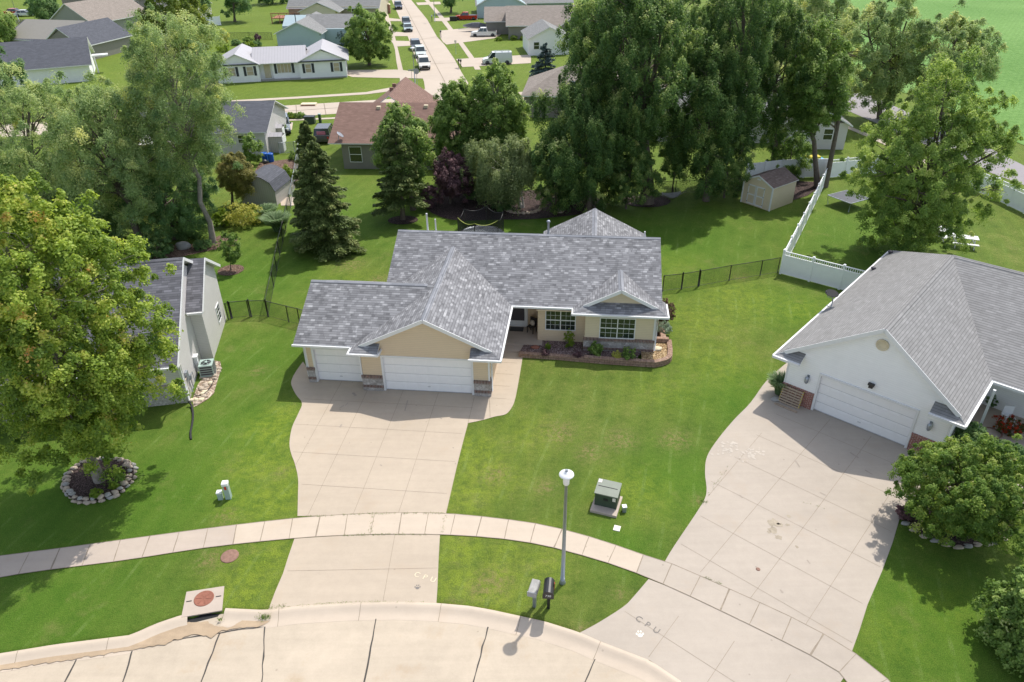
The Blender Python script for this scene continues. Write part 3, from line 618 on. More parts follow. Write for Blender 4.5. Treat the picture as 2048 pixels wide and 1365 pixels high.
# ================================================================ HOUSES
def panel_door(parent, x0, x1, z0, z1, y, rows=4, cols=8, name='garage_door', n=-1, cz=.16):
    mb = MB(); mb.box(x0, x1, y, y + .05, z0, z1); W2 = (x1 - x0) / cols; H2 = (z1 - z0) / rows
    for i in range(cols):
        for j in range(rows):
            a, b = x0 + i * W2 + .07, x0 + (i + 1) * W2 - .07; c, d = z0 + j * H2 + .07, z0 + (j + 1) * H2 - .07
            mb.box(a, b, y - .012, y + .001, c, d); mb.box(a + .05, b - .05, y - .018, y - .011, c + .05, d - .05)
    for j in range(1, rows): mb.box(x0, x1, y - .004, y, z0 + j * H2 - .011, z0 + j * H2 + .011, 1)
    mb.box(x0, x1, y - .01, y, z0, z0 + .035, 1); mb.box(x0 + (x1 - x0) / 2 - .08, x0 + (x1 - x0) / 2 + .08, y - .03, y, z0 + .3, z0 + .33, 1)
    o = mb.build(name, [M['doorwhite'], M['seam']], parent)
    m2 = MB(); t = .1
    m2.box(x0 - t, x0 + .012, y - cz, y + .05, z0, z1 + t); m2.box(x1 - .012, x1 + t, y - cz, y + .05, z0, z1 + t); m2.box(x0 + .012, x1 - .012, y - cz, y + .05, z1 - .012, z1 + t)
    m2.build('door_casing', [M['white']], o); return o
def window(parent, x0, x1, z0, z1, y, axis='x', n=-1, units=1, grid=(3, 2), dh=True, glass='glass', fm='white', shade=None, label=None):
    """a framed window; axis x: lies in a wall facing n*y; axis y: in a wall facing n*x"""
    T = Matrix.Identity(4) if axis == 'x' else Matrix(((0, 1, 0, 0), (1, 0, 0, 0), (0, 0, 1, 0), (0, 0, 0, 1)))
    fr = MB(); fr.T = T; gl = MB(); gl.T = T; a, b = sorted((y, y + n * .045)); f = .055; U = (x1 - x0) / units
    fr.box(x0, x1, a, b, z1 - f, z1); fr.box(x0, x1, a, b + (0), z0, z0 + f)
    for k in range(units + 1): xx = x0 + k * U; w = f if 0 < k < units else f; fr.box(max(x0, xx - w / (2 if 0 < k < units else 1)), min(x1, xx + w / (2 if 0 < k < units else 1)), a, b, z0 + f, z1 - f)
    a2, b2 = sorted((y, y + n * .03)); a3, b3 = sorted((y, y + n * .014))
    for k in range(units):
        u0, u1 = x0 + k * U + f * .8, x0 + (k + 1) * U - f * .8
        if dh: fr.box(u0, u1, a2, b2 + .001, (z0 + z1) / 2 - .03, (z0 + z1) / 2 + .03)
        zs = [(z0 + f, (z0 + z1) / 2), ((z0 + z1) / 2, z1 - f)] if dh else [(z0 + f, z1 - f)]
        if grid:
            for q in range(1, grid[0]): xx = u0 + (u1 - u0) * q / grid[0]; fr.box(xx - .007, xx + .007, *sorted((y, y + n * .022)), z0 + f, z1 - f)
            for s0, s1 in zs:
                for q in range(1, grid[1]): zz = s0 + (s1 - s0) * q / grid[1]; fr.box(u0, u1, *sorted((y, y + n * .0215)), zz - .007, zz + .007)
        gl.box(u0 - .01, u1 + .01, a3, b3, z0 + f * .8, z1 - f * .8)
    o = fr.build('window', [M[fm]], parent); gl.build('pane', [M[glass]], o)
    if shade:
        m = MB(); m.T = T; m.box(x0 + f, x1 - f, *sorted((y + n * .0141, y + n * .018)), z0 + (z1 - z0) * shade, z1 - f); m.build('blind', [M['shade']], o)
    if label: o['label'] = label
    return o
def slopes(parent, polys, mat, name='roof', t=.1, edge='white'):
    mb = MB()
    for P in polys: mb.slab(P, t, 0, 1)
    return mb.build(name, [M[mat], M[edge]], parent)
def ridge(parent, segs, w=.16, mat='cap'):
    mb = MB()
    for a, b, s in segs:
        a, b = Vector(a), Vector(b); d = (b - a).normalized(); n = Vector((-d.y, d.x, 0)).normalized() * w; dz = Vector((0, 0, s * w))
        for q in (n, -n): mb.slab([a + Vector((0, 0, .02)), b + Vector((0, 0, .02)), b + q - dz + Vector((0, 0, .025)), a + q - dz + Vector((0, 0, .025))], .02, 0, 0)
    return mb.build('ridge_cap', [M[mat]], parent)
def gutters(parent, segs, name='gutter', w=.09, h=.11):
    mb = MB(); last = None
    for a, b in segs:
        if last and (Vector(a) - Vector(last)).length > .25: mb.mark()
        mb.bar(a, b, w, h); last = b
    mb.mark(); return mb.build_split(name, [M['white']], parent)

# ---- the main house: local x along the front, y to the back
Hs = thing('ranch_house', 'tan ranch house with grey shingle roof, white garage doors and stone base, in the centre', 'house', HO, HA)
w = MB()
w.extr([(-1.2, 0, 0), (0, 0, 0), (0, 0, 2.3), (4.88, 0, 2.3), (4.88, 0, 0), (5.85, 0, 0), (5.85, 0, 2.94), (2.45, 0, 4.56), (-1.2, 0, 2.85)], (0, 8, 0))
w.box(-.02, 4.9, .9, 1.0, 0, 2.3)
w.extr([(-4.5, .5, 0), (-4.5, .5, 2.9), (-4.5, 3.92, 4.55), (-4.5, 7.4, 2.85), (-4.5, 7.4, 0)], (.42, 0, 0)); w.box(-1.4, -1.2, .5, .9, 0, 2.8); w.box(-4.1, -1.4, .5, .8, 2.3, 2.85); w.box(-4.1, -1.2, .8, .9, 0, 2.6)
w.extr([(-.9, 5.86, 2.5), (-.9, 5.86, 2.85), (-.9, 10.35, 5.1), (-.9, 14.9, 2.85), (-.9, 14.9, 0), (-.9, 8, 0)], (6.7, 0, 0))
w.extr([(8.05, 5.85, 0), (8.05, 5.85, 2.84), (8.05, 10.35, 5.09), (8.05, 14.9, 2.84), (8.05, 14.9, 0)], (6.9, 0, 0))
w.box(5.8, 8.05, 7.5, 14.8, 0, 2.85)
w.box(8.0, 15.2, 5.3, 5.85, 2.55, 2.6)
w.build('wall', [M['tan']], Hs)
w = MB(); w.box(10.9, 14.94, 5.05, 5.86, 0, 2.8); w.mark(); w.extr([(10.95, 5.5, 3.1), (14.85, 5.5, 3.1), (12.9, 5.5, 4.02)], (0, 1.5, 0)); w.mark(); w.extr([(8.9, 16.0, 0), (13.7, 16.0, 0), (13.7, 16.0, 3.45), (11.28, 16.0, 4.6), (8.9, 16, 3.45)], (0, -1.2, 0)); w.build_split('bay_wall', [M['tanlight']], Hs)
st = MB()
for x0, x1, y0, y1 in ((-1.26, -.12, -.07, .1), (5.0, 5.92, -.07, .4), (-4.56, -4.14, .43, .6), (10.84, 15.0, 4.97, 5.1)):
    h = 1.02
    st.box(x0, x1, y0, y1, 0, h - .2, 0); st.box(x0 - .02, x1 + .02, y0 - .02, y1, h - .2, h, 1); st.box(x0 - .012, x1 + .012, y0 - .012, y1, .2, .4, 1)
st.box(-1.28, -1.2, .05, .62, 0, .82, 0)
st.build('stone_base', [M['stone'], M['soldier']], Hs)
d1 = panel_door(Hs, .0, 4.88, .03, 2.25, .13, 4, 8); d2 = panel_door(Hs, -4.07, -1.42, .03, 2.25, .72, 4, 4, cz=.25)
tr = MB()
for x, y in ((5.86, -.03), (-1.24, -.03)): tr.box(x - .07, x + .02, y, y + .1, .0 if x > 0 else 1.02, 2.75); tr.mark()
tr.box(14.9, 14.99, 5.0, 5.1, .0, 2.75); tr.box(15.0, 15.03, 4.96, 5.16, 0, 2.75); tr.mark(); tr.box(-4.53, -4.46, .46, .55, .98, 2.75); tr.mark(); tr.build_split('corner_trim', [M['white']], Hs)
so = MB(); so.box(5.87, 8.04, 5.42, 7.5, 2.6, 2.66); so.mark();
so.box(8.05, 10.6, 5.42, 5.85, 2.6, 2.66); so.mark(); so.box(10.4, 15.4, 4.8, 5.05, 2.63, 2.68); so.mark(); so.box(4.9, 6.45, -.55, .0, 2.6, 2.645); so.mark(); so.box(-1.56, -.1, -.55, .0, 2.6, 2.645); so.mark(); so.box(5.86, 6.45, 0, 5.5, 2.6, 2.64); so.mark(); so.box(-4.85, -1.2, .1, .5, 2.6, 2.645); so.mark(); so.build_split('soffit', [M['white']], Hs)
e = 2.80
P = [[(-1.3, 5.4, e), (8, 5.4, e), (15.35, 5.4, e), (15.35, 10.35, 5.275), (-1.3, 10.35, 5.275)], [(15.35, 15.3, e), (-1.3, 15.3, e), (-1.3, 10.35, 5.275), (15.35, 10.35, 5.275)],
     [(-4.92, .05, e), (1.2, .05, e), (2.3, 3.92, 4.735), (-4.92, 3.92, 4.735)], [(-4.92, 3.92, 4.735), (2.3, 3.92, 4.735), (1, 7.79, e), (-4.92, 7.79, e)],
     [(2.45, -.18, 4.74), (2.45, 9.27, 4.74), (-1.62, 5.35, 2.79), (-1.62, -.6, 2.79), (-1.13, -.18, 3.02)],
     [(2.45, -.18, 4.74), (6.03, -.18, 3.02), (6.52, -.6, 2.79), (6.52, 5.35, 2.79), (2.45, 9.27, 4.74)],
     [(-1.62, -.6, 2.785), (-.05, -.6, 2.785), (-.05, .05, 3.12), (-.9, .05, 3.12)], [(4.9, -.6, 2.785), (6.52, -.6, 2.785), (5.85, .05, 3.12), (4.9, .05, 3.12)],
     [(12.9, 5.22, 4.12), (12.9, 8.1, 4.12), (10.2, 5.5, 2.8), (10.2, 4.76, 2.8), (10.75, 5.22, 3.05)], [(12.9, 5.22, 4.12), (15.05, 5.22, 3.05), (15.6, 4.76, 2.8), (15.6, 6.4, 2.8), (15.35, 6.45, 2.93), (12.9, 8.1, 4.12)],
     [(10.2, 4.76, 2.797), (15.6, 4.76, 2.797), (14.8, 5.52, 3.18), (11.0, 5.52, 3.18)],
     [(11.28, 11.3, 4.8), (11.28, 16.3, 4.8), (7.7, 16.3, 2.95), (7.7, 15.0, 2.95)], [(11.28, 11.3, 4.8), (14.95, 15.0, 2.95), (14.95, 16.3, 2.95), (11.28, 16.3, 4.8)]]
slopes(Hs, P, 'shingle')
ridge(Hs, [((-1.3, 10.35, 5.275), (15.35, 10.35, 5.275), .5), ((-4.92, 3.92, 4.735), (1.9, 3.92, 4.735), .5), ((2.45, -.18, 4.74), (2.45, 9.2, 4.74), .48), ((12.9, 5.22, 4.12), (12.9, 8.0, 4.12), .49), ((11.28, 11.4, 4.8), (11.28, 16.3, 4.8), .5)])
gz = 2.71
gutters(Hs, [((-4.98, .0, gz), (-1.68, .0, gz)), ((-1.68, .04, gz), (-1.68, -.65, gz)), ((-1.72, -.66, gz), (0.0, -.66, gz)), ((0.0, -.6, gz), (0.0, .02, gz)), ((4.84, -.66, gz), (6.6, -.66, gz)), ((6.57, -.6, gz), (6.57, 5.36, gz)), ((6.5, 5.34, gz + .01), (10.16, 5.34, gz + .01)), ((10.13, 5.3, gz), (10.13, 4.7, gz)), ((10.08, 4.69, gz + .01), (15.7, 4.69, gz + .01)), ((15.66, 4.75, gz), (15.66, 6.35, gz)), ((-1.3, 15.36, gz), (7.6, 15.36, gz))])
mb = MB()
for a, b, c in (((2.45, -.19, 4.68), (6.02, -.19, 2.94), 0), ((2.45, -.19, 4.68), (-1.12, -.19, 2.94), 0), ((12.9, 5.21, 4.06), (15.0, 5.21, 2.99), 0), ((12.9, 5.21, 4.06), (10.8, 5.21, 2.99), 0)): mb.bar(a, b, .035, .2); mb.mark()
mb.build_split('rake_board', [M['white']], Hs)
dp = MB(); dp.tube([(6.5, -.5, 2.65), (6.1, -.2, 2.45), (5.97, .14, 2.3), (5.97, .14, .25)], .04, 6); dp.mark(); dp.tube([(15.55, 4.8, 2.65), (15.1, 5.05, 2.45), (15.08, 5.0, .3)], .04, 6); dp.mark(); dp.tube([(-4.9, .1, 2.65), (-4.62, .6, 2.4), (-4.62, .6, .2)], .04, 6); dp.mark(); dp.build_split('downspout', [M['white']], Hs)
window(Hs, 8.5, 10.35, .95, 2.35, 5.85, units=2); window(Hs, 11.75, 13.85, 1.02, 2.42, 5.05, units=2)
# front door
mb = MB(); mb.box(6.05, 7.3, 7.42, 7.5, .25, 2.5); mb.box(6.1, 7.25, 7.36, 7.44, .2, .3); fd = mb.build('front_door', [M['white']], Hs)
mb = MB(); mb.box(6.2, 7.1, 7.39, 7.42, .62, 2.3); mb.build('screen', [M['screen']], fd); mb = MB(); mb.box(6.14, 7.16, 7.375, 7.395, 1.55, 1.6); mb.box(6.14, 6.18, 7.3, 7.34, 1.2, 1.32); mb.build('handle', [M['doorwhite']], fd)
mb = MB(); mb.box(5.9, 8.35, 5.25, 7.5, 0, .2); mb.box(5.9, 7.25, 4.55, 5.25, 0, .11); mb.build('porch_slab', [M['walk2']], Hs)
def pipe(parent, x, y, z0, z1, r, mat='white', cap=True, name='vent_pipe'):
    mb = MB(); mb.tube([(x, y, z0), (x, y, z1)], r, 10)
    if cap: mb.lathe([(r * 1.7, z1 - .02), (r * 1.8, z1 + .04), (r * .8, z1 + .1)], (x, y, 0), 12)
    return mb.build(name, [M[mat]], parent)
pipe(Hs, 8.3, 11.5, 4.5, 5.65, .07, 'galv', name='flue'); pipe(Hs, .2, 12.2, 4.1, 5.7, .06, 'white', False); pipe(Hs, .8, 12.0, 4.2, 5.4, .05, 'white', False); pipe(Hs, 14.4, 10.9, 4.8, 5.42, .05, 'white', False)

# porch things
t = thing('porch_chair', 'dark porch chair with a cream cushion beside the front door', 'chair', HL(7.62, 6.75, .2), HA - .5)
mb = MB(); mb.box(-.24, .24, -.22, .22, .40, .45); mb.build('seat', [M['black']], t)
mb = MB(); mb.box(-.24, .24, .2, .25, .45, .95); mb.build('backrest', [M['black']], t)
for x in (-.21, .21):
    for y in (-.19, .19): m = MB(); m.box(x - .02, x + .02, y - .02, y + .02, 0, .4); m.build('leg', [M['black']], t)
mb = MB(); mb.rock((0, .08, .62), (.2, .1, .2), 0, 4); tag(mb.build('cushion', [M['cushion']]), 'cream patterned cushion on the dark porch chair', 'cushion').matrix_world = Matrix.Translation(HL(7.62, 6.75, .2)) @ Matrix.Rotation(HA - .5, 4, 'Z')
mb = MB(); mb.box(-.42, .42, -.25, .25, 0, .025); o = tag(mb.build('doormat', [M['black']]), 'black doormat in front of the white front door', 'doormat'); o.location = HL(6.65, 7.0, .2); o.rotation_euler = (0, 0, HA)

# ---- grey house, left
GO = G(377, 803); GA = R(100)
def house_frame(O, ang): 
    c, s = math.cos(ang), math.sin(ang); return lambda x, y, z=0: Vector((O.x + c * x - s * y, O.y + s * x + c * y, z))
H1 = thing('grey_house', 'grey sided house with steep charcoal roof behind the big maple', 'house', GO, GA)
w = MB(); w.extr([(0, 0, 0), (0, 0, 2.75), (4.86, 0, 6.2), (9.6, 0, 2.9), (9.6, 0, 0)], (0, 13, 0)); w.extr([(4.2, -.67, 0), (4.2, -.67, 3.85), (6.6, -.67, 5.35), (9.3, -.67, 3.7), (9.3, -.67, 0)], (0, .66, 0)); w.build('wall', [M['greysid']], H1)
w = MB(); w.box(-.12, .6, -.05, 13, 0, 1.15, 0); w.box(-.16, .62, -.08, 13, 1.15, 1.22, 1); w.build('stone_base', [M['limestone'], M['walk2']], H1)
sl = (6.43 - 2.88) / 5.81
slopes(H1, [[(4.86, -.3, 6.43), (4.86, 13.2, 6.43), (-.95, 13.2, 2.88), (-.95, -.3, 2.88)], [(4.86, -.3, 6.43), (10.6, -.3, 2.92), (10.6, 13.2, 2.92), (4.86, 13.2, 6.43)],
            [(6.62, -.95, 5.55), (6.62, -.02, 5.55), (3.5, -.02, 3.64), (3.5, -.95, 3.64)], [(6.62, -.95, 5.55), (9.7, -.95, 3.66), (9.7, -.02, 3.66), (6.62, -.02, 5.55)]], 'shingle_l', t=.13)
ridge(H1, [((4.86, -.3, 6.43), (4.86, 13.2, 6.43), .61)], mat='shingle_l')
gutters(H1, [((-1.0, -.3, 2.8), (-1.0, 13, 2.8)), ((3.44, -.95, 3.56), (3.44, -.1, 3.56))])
mb = MB()
for a, b in (((-.95, -.31, 2.8), (4.86, -.31, 6.35)), ((4.86, -.31, 6.35), (10.6, -.31, 2.84)), ((3.5, -.96, 3.57), (6.62, -.96, 5.47)), ((6.62, -.96, 5.47), (9.7, -.96, 3.58))): mb.bar(a, b, .03, .17); mb.mark()
mb.build_split('rake_board', [M['white']], H1); mb = MB(); mb.box(-.05, .05, -.04, .05, 1.2, 2.75); mb.build('corner_trim', [M['white']], H1)
window(H1, 7.2, 8.1, .75, 1.85, -.67, units=1, grid=(2, 2)); pipe(H1, 5.4, 4.3, 5.9, 6.75, .06, 'white', False)
mb = MB(); mb.tube([(-.98, -.2, 2.75), (-.12, -.1, 2.4), (-.12, -.1, .15)], .045, 6); mb.mark(); mb.tube([(.2, -.06, 2.3), (.2, -.06, .3)], .03, 6); mb.mark(); mb.build_split('downspout', [M['white']], H1)
mb = MB(); mb.box(.55, .85, -.14, -.01, 1.0, 1.5); mb.box(.95, 1.15, -.16, -.01, .75, 1.05); mb.tube([(.7, -.1, 1.0), (.75, -.12, .1)], .025, 6); mb.tube([(1.05, -.1, .75), (1.1, -.1, .1)], .025, 6); mb.tube([(1.15, -.1, .9), (1.6, -.1, .9), (1.6, -.1, .2)], .02, 6); mb.build('meter_box', [M['galv']], H1)
mb = MB(); mb.box(2.6, 3.0, -.25, -.01, 1.15, 1.22); mb.box(2.7, 2.9, -.2, -.01, .2, 1.15); mb.build('exhaust_hood', [M['white']], H1)
t = thing('air_conditioner', 'pale green air conditioner with round fan grille on the rock bed', 'air conditioner', G(418, 748), GA)
mb = MB(); mb.box(-.38, .38, -.38, .38, .05, .78); mb.build('cabinet', [M['pedgreen']], t)
mb = MB()
for k in range(4):
    z = .16 + k * .15
    for q in (-.385, .385): mb.box(-.33, .33, q - .006, q + .006, z, z + .1); mb.box(q - .006, q + .006, -.33, .33, z, z + .1)
mb.build('louvre_panel', [M['screen']], t)
mb = MB(); mb.lathe([(.3, .782), (.29, .79), (.02, .792)], n=24); mb.build('fan_opening', [M['black']], t)
mb = MB(); mb.lathe([(.31, .785), (.32, .8), (.29, .805), (.28, .79)], n=24); mb.lathe([(.08, .79), (.09, .83), (.05, .84)], n=12)
for k in range(5): a = k * 1.257; mb.bar((.07 * math.cos(a), .07 * math.sin(a), .803), (.29 * math.cos(a), .29 * math.sin(a), .803), .02, .012)
mb.build('fan_guard', [M['pedgreen']], t); mb = MB(); mb.box(-.45, .45, -.45, .45, 0, .05); mb.build('pad', [M['walk2']], t)

# ---- white house, right: local x along its garage front
H2 = thing('white_house', 'white sided house with broad pale grey roof and brick base, right', 'house', N2, N2a)
w = MB(); w.extr([(-1.75, 0, 0), (0, 0, 0), (0, 0, 2.35), (4.63, 0, 2.35), (4.63, 0, 0), (6.15, 0, 0), (6.15, 0, 3.05), (2.32, 0, 5.8), (-1.75, 0, 2.95)], (0, 9, 0)); w.box(-.02, 4.65, .6, .7, 0, 2.35)
w.extr([(-1.75, 6, 0), (-1.75, 6, 2.7), (-1.75, 10.6, 2.7), (-1.75, 16.4, 2.8), (-1.75, 16.4, 0)], (20, 0, 0)); w.build('wall', [M['whitesid']], H2)
st = MB()
for x0, x1 in ((-1.8, -.12), (4.75, 6.2)): st.box(x0, x1, -.06, .4, 0, .93, 0); st.box(x0 - .02, x1 + .02, -.08, .4, .93, 1.02, 0); st.mark()
st.build_split('brick_base', [M['redbrick']], H2)
panel_door(H2, 0, 4.63, .03, 2.25, .1, 4, 8)
z0, zr = 2.8, 6.03
slopes(H2, [[(2.32, -.3, zr), (2.32, 10.6, zr), (-2.3, 16.9, z0), (-2.37, -.55, z0), (-2.0, -.3, 3.02)],
            [(2.32, -.3, zr), (6.37, -.3, 3.02), (6.68, -.55, z0), (6.69, 4.25, z0), (2.32, 10.6, zr)],
            [(2.32, 10.6, zr), (6.69, 4.25, z0), (22, 4.25, z0), (22, 10.6, zr)], [(2.32, 10.6, zr), (22, 10.6, zr), (22, 16.9, z0), (-2.3, 16.9, z0)],
            [(-2.37, -.55, 2.79), (-1.0, -.55, 2.79), (-1.0, .05, 3.15), (-1.9, .05, 3.15)], [(5.2, -.55, 2.79), (6.68, -.55, 2.79), (6.2, .05, 3.15), (5.2, .05, 3.15)],
            [(9.0, 3.0, 2.85), (9.0, 5.0, 2.85), (10.6, 6.0, 3.9), (10.6, 3.0, 3.9)]][:6], 'shingle_r')
ridge(H2, [((2.32, -.3, zr), (2.32, 10.5, zr), .7), ((2.32, 10.6, zr), (22, 10.6, zr), .51)], mat='shingle_r')
gz = 2.7
gutters(H2, [((-2.43, -.6, gz), (-2.36, 16.9, gz)), ((-2.45, -.62, gz), (-1.0, -.62, gz)), ((5.18, -.62, gz), (6.76, -.62, gz)), ((6.74, -.6, gz), (6.74, 4.2, gz)), ((6.7, 4.18, gz + .01), (16, 4.18, gz + .01))], w=.11, h=.13)
mb = MB()
for b in ((6.35, -.31, 2.96), (-1.98, -.31, 2.96)): mb.bar((2.32, -.31, 5.96), b, .035, .2); mb.mark()
mb.build_split('rake_board', [M['white']], H2); mb = MB(); mb.box(-1.8, -1.7, -.02, .06, 1.02, 2.7); mb.mark(); mb.box(6.1, 6.18, -.02, .06, 1.02, 2.7); mb.mark(); mb.build_split('corner_trim', [M['white']], H2)
mb = MB(); c = Vector((2.35, -.02, 5.05)); mb.T = Matrix.Translation(c) @ Matrix.Rotation(math.pi / 2, 4, 'X'); mb.lathe([(.3, 0), (.3, .04), (.25, .05), (.24, .02), (.02, .02)], n=24)
for k in range(5): mb.box(-.2, .2, -.17 + k * .08, -.13 + k * .08, .02, .035)
mb.build('gable_vent', [M['markcream']], H2)
for x in (-.62, 5.35):
    mb = MB(); mb.lathe([(.06, 1.55), (.1, 1.62), (.12, 1.85), (.07, 1.93), (.02, 1.99)], (x, -.16, 0), 8); mb.bar((x, 0, 1.9), (x, -.16, 1.95), .03, .03); mb.box(x - .06, x + .06, -.03, .0, 1.7, 2.0); mb.build('wall_lantern', [M['galv']], H2)
mb = MB(); mb.box(2.3, 2.5, -.16, 0, 2.62, 2.85); mb.box(2.25, 2.55, -.2, -.05, 2.78, 2.88); mb.build('floodlight', [M['black']], H2)
mb = MB(); mb.box(6.15, 22, 3.4, 6, 0, .3); mb.build('porch_slab', [M['walk2']], H2)
mb = MB()
for x, y in ((7.0, 3.55), (11.5, 3.55)): mb.box(x - .06, x + .06, y - .06, y + .06, .3, 2.7); mb.mark()
mb.build_split('porch_post', [M['white']], H2)
pipe(H2, -2.05, 15.9, 2.9, 3.1, .09, 'screen'); pipe(H2, -2.0, 12.6, 2.95, 3.12, .09, 'screen')
t = thing('satellite_dish', 'black satellite dish on the left roof edge of the white house', 'satellite dish', NL(-2.1, 6.15, 2.95), N2a)
mb = MB(); mb.T = Matrix.Translation((-.15, 0, .75)) @ Matrix.Rotation(.15, 4, 'Y') @ Matrix.Rotation(.1, 4, 'X'); mb.lathe([(.38, .1), (.37, .12), (.25, .05), (.02, .02), (.02, .0), (.25, .03)], n=24); mb.build('dish', [M['tyre']], t)
mb = MB(); mb.tube([(0, 0, 0), (0, 0, .45), (-.12, 0, .75)], .035, 8); mb.bar((-.25, -.1, .05), (.25, -.1, .05), .05, .04); mb.build('mast', [M['galv']], t)
mb = MB(); mb.tube([(-.1, 0, .55), (-.3, -.1, .62), (-.42, -.12, .95)], .02, 6); mb.build('arm', [M['galv']], t)
# ================================================================ BEDS, WALLS AND SMALL YARD THINGS
# front bed with its block wall
bx = MB(); out = [HL(7.05, 4.05), HL(9.5, 3.95), HL(12, 3.75), HL(14.4, 3.65), HL(15.3, 3.75), HL(15.95, 4.2), HL(16.15, 4.9), HL(16.2, 6.3), HL(16.0, 7.0)]
O2 = smooth(out[:1] + out[3:8], 6); O2 = resample(out[:4] + O2[8:], step=.3)
cen = HL(12, 8)
def inner(P, d):
    Q = []
    for i in range(len(P)):
        t = (P[min(i + 1, len(P) - 1)] - P[max(i - 1, 0)]).normalized(); Q.append(P[i] + Vector((-t.y, t.x, 0)) * d)
    return Q
I2 = inner(O2, .3)
bw = MB()
for i in range(len(O2) - 1):
    h = .26 if O2[i].x < HL(11.2, 0).x else .36
    a, b, c, d = O2[i], O2[i + 1], I2[i + 1], I2[i]
    g = .006; e1 = (b - a).normalized() * g
    for z0, z1, off in ((0, h * .5, 0), (h * .5 + .004, h, .015)):
        o1 = (c - b).normalized() * off
        bw.extr([up(a + e1 + o1, z1), up(b - e1 + o1, z1), up(c - e1, z1), up(d + e1, z1)], (0, 0, z0 - z1))
tag(bw.build('retaining_wall', [M['block']]), 'low curved brown block retaining wall round the front bed', 'retaining wall')
bw = MB(); bw.extr([HL(15.0, 6.1, .5), HL(16.0, 6.1, .5), HL(16.0, 6.35, .5), HL(15.0, 6.35, .5)], (0, 0, -.5)); bw.extr([HL(15.55, 6.35, .5), HL(15.85, 6.35, .5), HL(15.8, 8.2, .5), HL(15.5, 8.2, .5)], (0, 0, -.5)); bw.extr([HL(15.0, 7.9, .5), HL(15.5, 7.9, .5), HL(15.5, 8.2, .5), HL(15.0, 8.2, .5)], (0, 0, -.5))
bw.sheet([HL(15, 6.3, .2), HL(15.6, 6.3, .2), HL(15.6, 8.0, .2), HL(15, 8, .2)], 1)
tag(bw.build('raised_planter', [M['block'], M['mulchdark']]), 'raised block planter with dark soil beside the right wall of the tan house', 'planter')
mb = MB(); mb.sheet([HL(7.05, 4.3, .17)] + [up(p, .17) for p in inner(O2, .26) if p.x < HL(14.35, 0).x] + [HL(14.3, 4.97, .17), HL(10.8, 4.97, .17), HL(10.8, 5.85, .17), HL(8.35, 5.85, .17), HL(8.35, 5.25, .17), HL(7.25, 5.25, .17)])
tag(mb.build('gravel_mulch', [M['pebble']]), 'pinkish gravel mulch covering the front bed', 'gravel', kind='stuff')
mb = MB(); mb.sheet([HL(14.3, 3.9, .24)] + [up(p, .24) for p in inner(O2, .28) if p.x >= HL(14.35, 0).x and (p - HO).dot(HY) < 6.1] + [HL(15.9, 6.1, .24), HL(15, 6.1, .24), HL(14.99, 4.96, .24), HL(14.3, 4.96, .24)])
tag(mb.build('gold_wood_chips', [M['chips']]), 'golden chips covering the curved corner of the front bed', 'wood chips', kind='stuff')
def rockobj(c, r, label, m='rock', seed=1, name='boulder', group=None):
    mb = MB(); mb.rock((0, 0, r[2] * .35), r, 0, seed, 14, 8); o = tag(mb.build(name, [M[m]]), label, 'rock', group); o.location = c; return o
rockobj(HL(15.3, 5.3, .24), (.3, .2, .12), 'flat pale boulder in the golden chips at the bed corner', 'markcream', 3)
rockobj(HL(7.95, 4.95, .17), (.26, .18, .1), 'flat orange boulder in the gravel beside the porch step', 'rust', 5)
mb = MB(); mb.sheet([up(p, .03) for p in px([(388, 815), (395, 812), (415, 800), (428, 788), (436, 760), (443, 738), (441, 724), (428, 722), (415, 745), (396, 770), (385, 800)])]); tag(mb.build('rock_bed', [M['river']]), 'tan river rock strip along the grey house', 'river rock', kind='stuff')
rg = random.Random(5); k = 0
for i in range(44):
    t_ = rg.random(); a = G(391 + 40 * t_ + rg.uniform(-8, 10), 806 - 66 * t_ + rg.uniform(-5, 5)); s_ = rg.uniform(.07, .16)
    rockobj(a, (s_, s_ * rg.uniform(.7, 1.1), s_ * .7), 'rounded tan river stone on the rock strip by the grey house', 'rock' if rg.random() < .7 else 'markcream', i, 'river_stone', 'river stones along the grey house')
P = smooth([G(a, b, z) for a, b, z in ((377, 803, .3), (383, 812, .12), (386, 830, .06), (384, 850, .05), (381, 865, .05), (382, 879, .04))], 5)
mb = MB(); mb.tube(P, .055, 8); tag(mb.build('drain_hose', [M['rubber']]), 'black corrugated drain hose lying on the lawn by the grey house', 'hose')
mb = MB(); mb.tube(smooth([G(a, b, .1) for a, b in ((432, 742), (428, 760), (415, 782), (400, 792), (386, 788))], 5), .02, 6); tag(mb.build('garden_hose', [M['rubber']]), 'thin black hose crossing the river rocks', 'hose')

# ring wall under the maple
mb = MB(); ring = smooth(px([(130, 985), (128, 968), (140, 945), (170, 925), (205, 920), (240, 921), (262, 928), (269, 945), (267, 962), (250, 982), (225, 997), (190, 1006), (150, 1005)]), 4, True)
mb.sheet([up(p, .16) for p in ring]); tag(mb.build('tree_ring_mulch', [M['mulchdark']]), 'dark mulch inside the stone ring under the maple', 'mulch', kind='stuff')
ctr = sum(ring, Vector()) / len(ring); rr = resample(ring + [ring[0]], step=.33); i = 0
for row in (0, 1):
    for p in rr[:-1]:
        i += 1; d = (ctr - p).normalized(); r_ = rg.uniform(.13, .2)
        rockobj(p + d * (.05 + .1 * row) + Vector((rg.uniform(-.05, .05), rg.uniform(-.05, .05), .02 + .13 * row)), (r_, r_ * rg.uniform(.6, .9), r_ * .6), 'rough stone in the ring wall under the maple', 'rock' if rg.random() < .6 else 'rockg', i, 'wall_stone', 'stones of the ring wall under the maple')

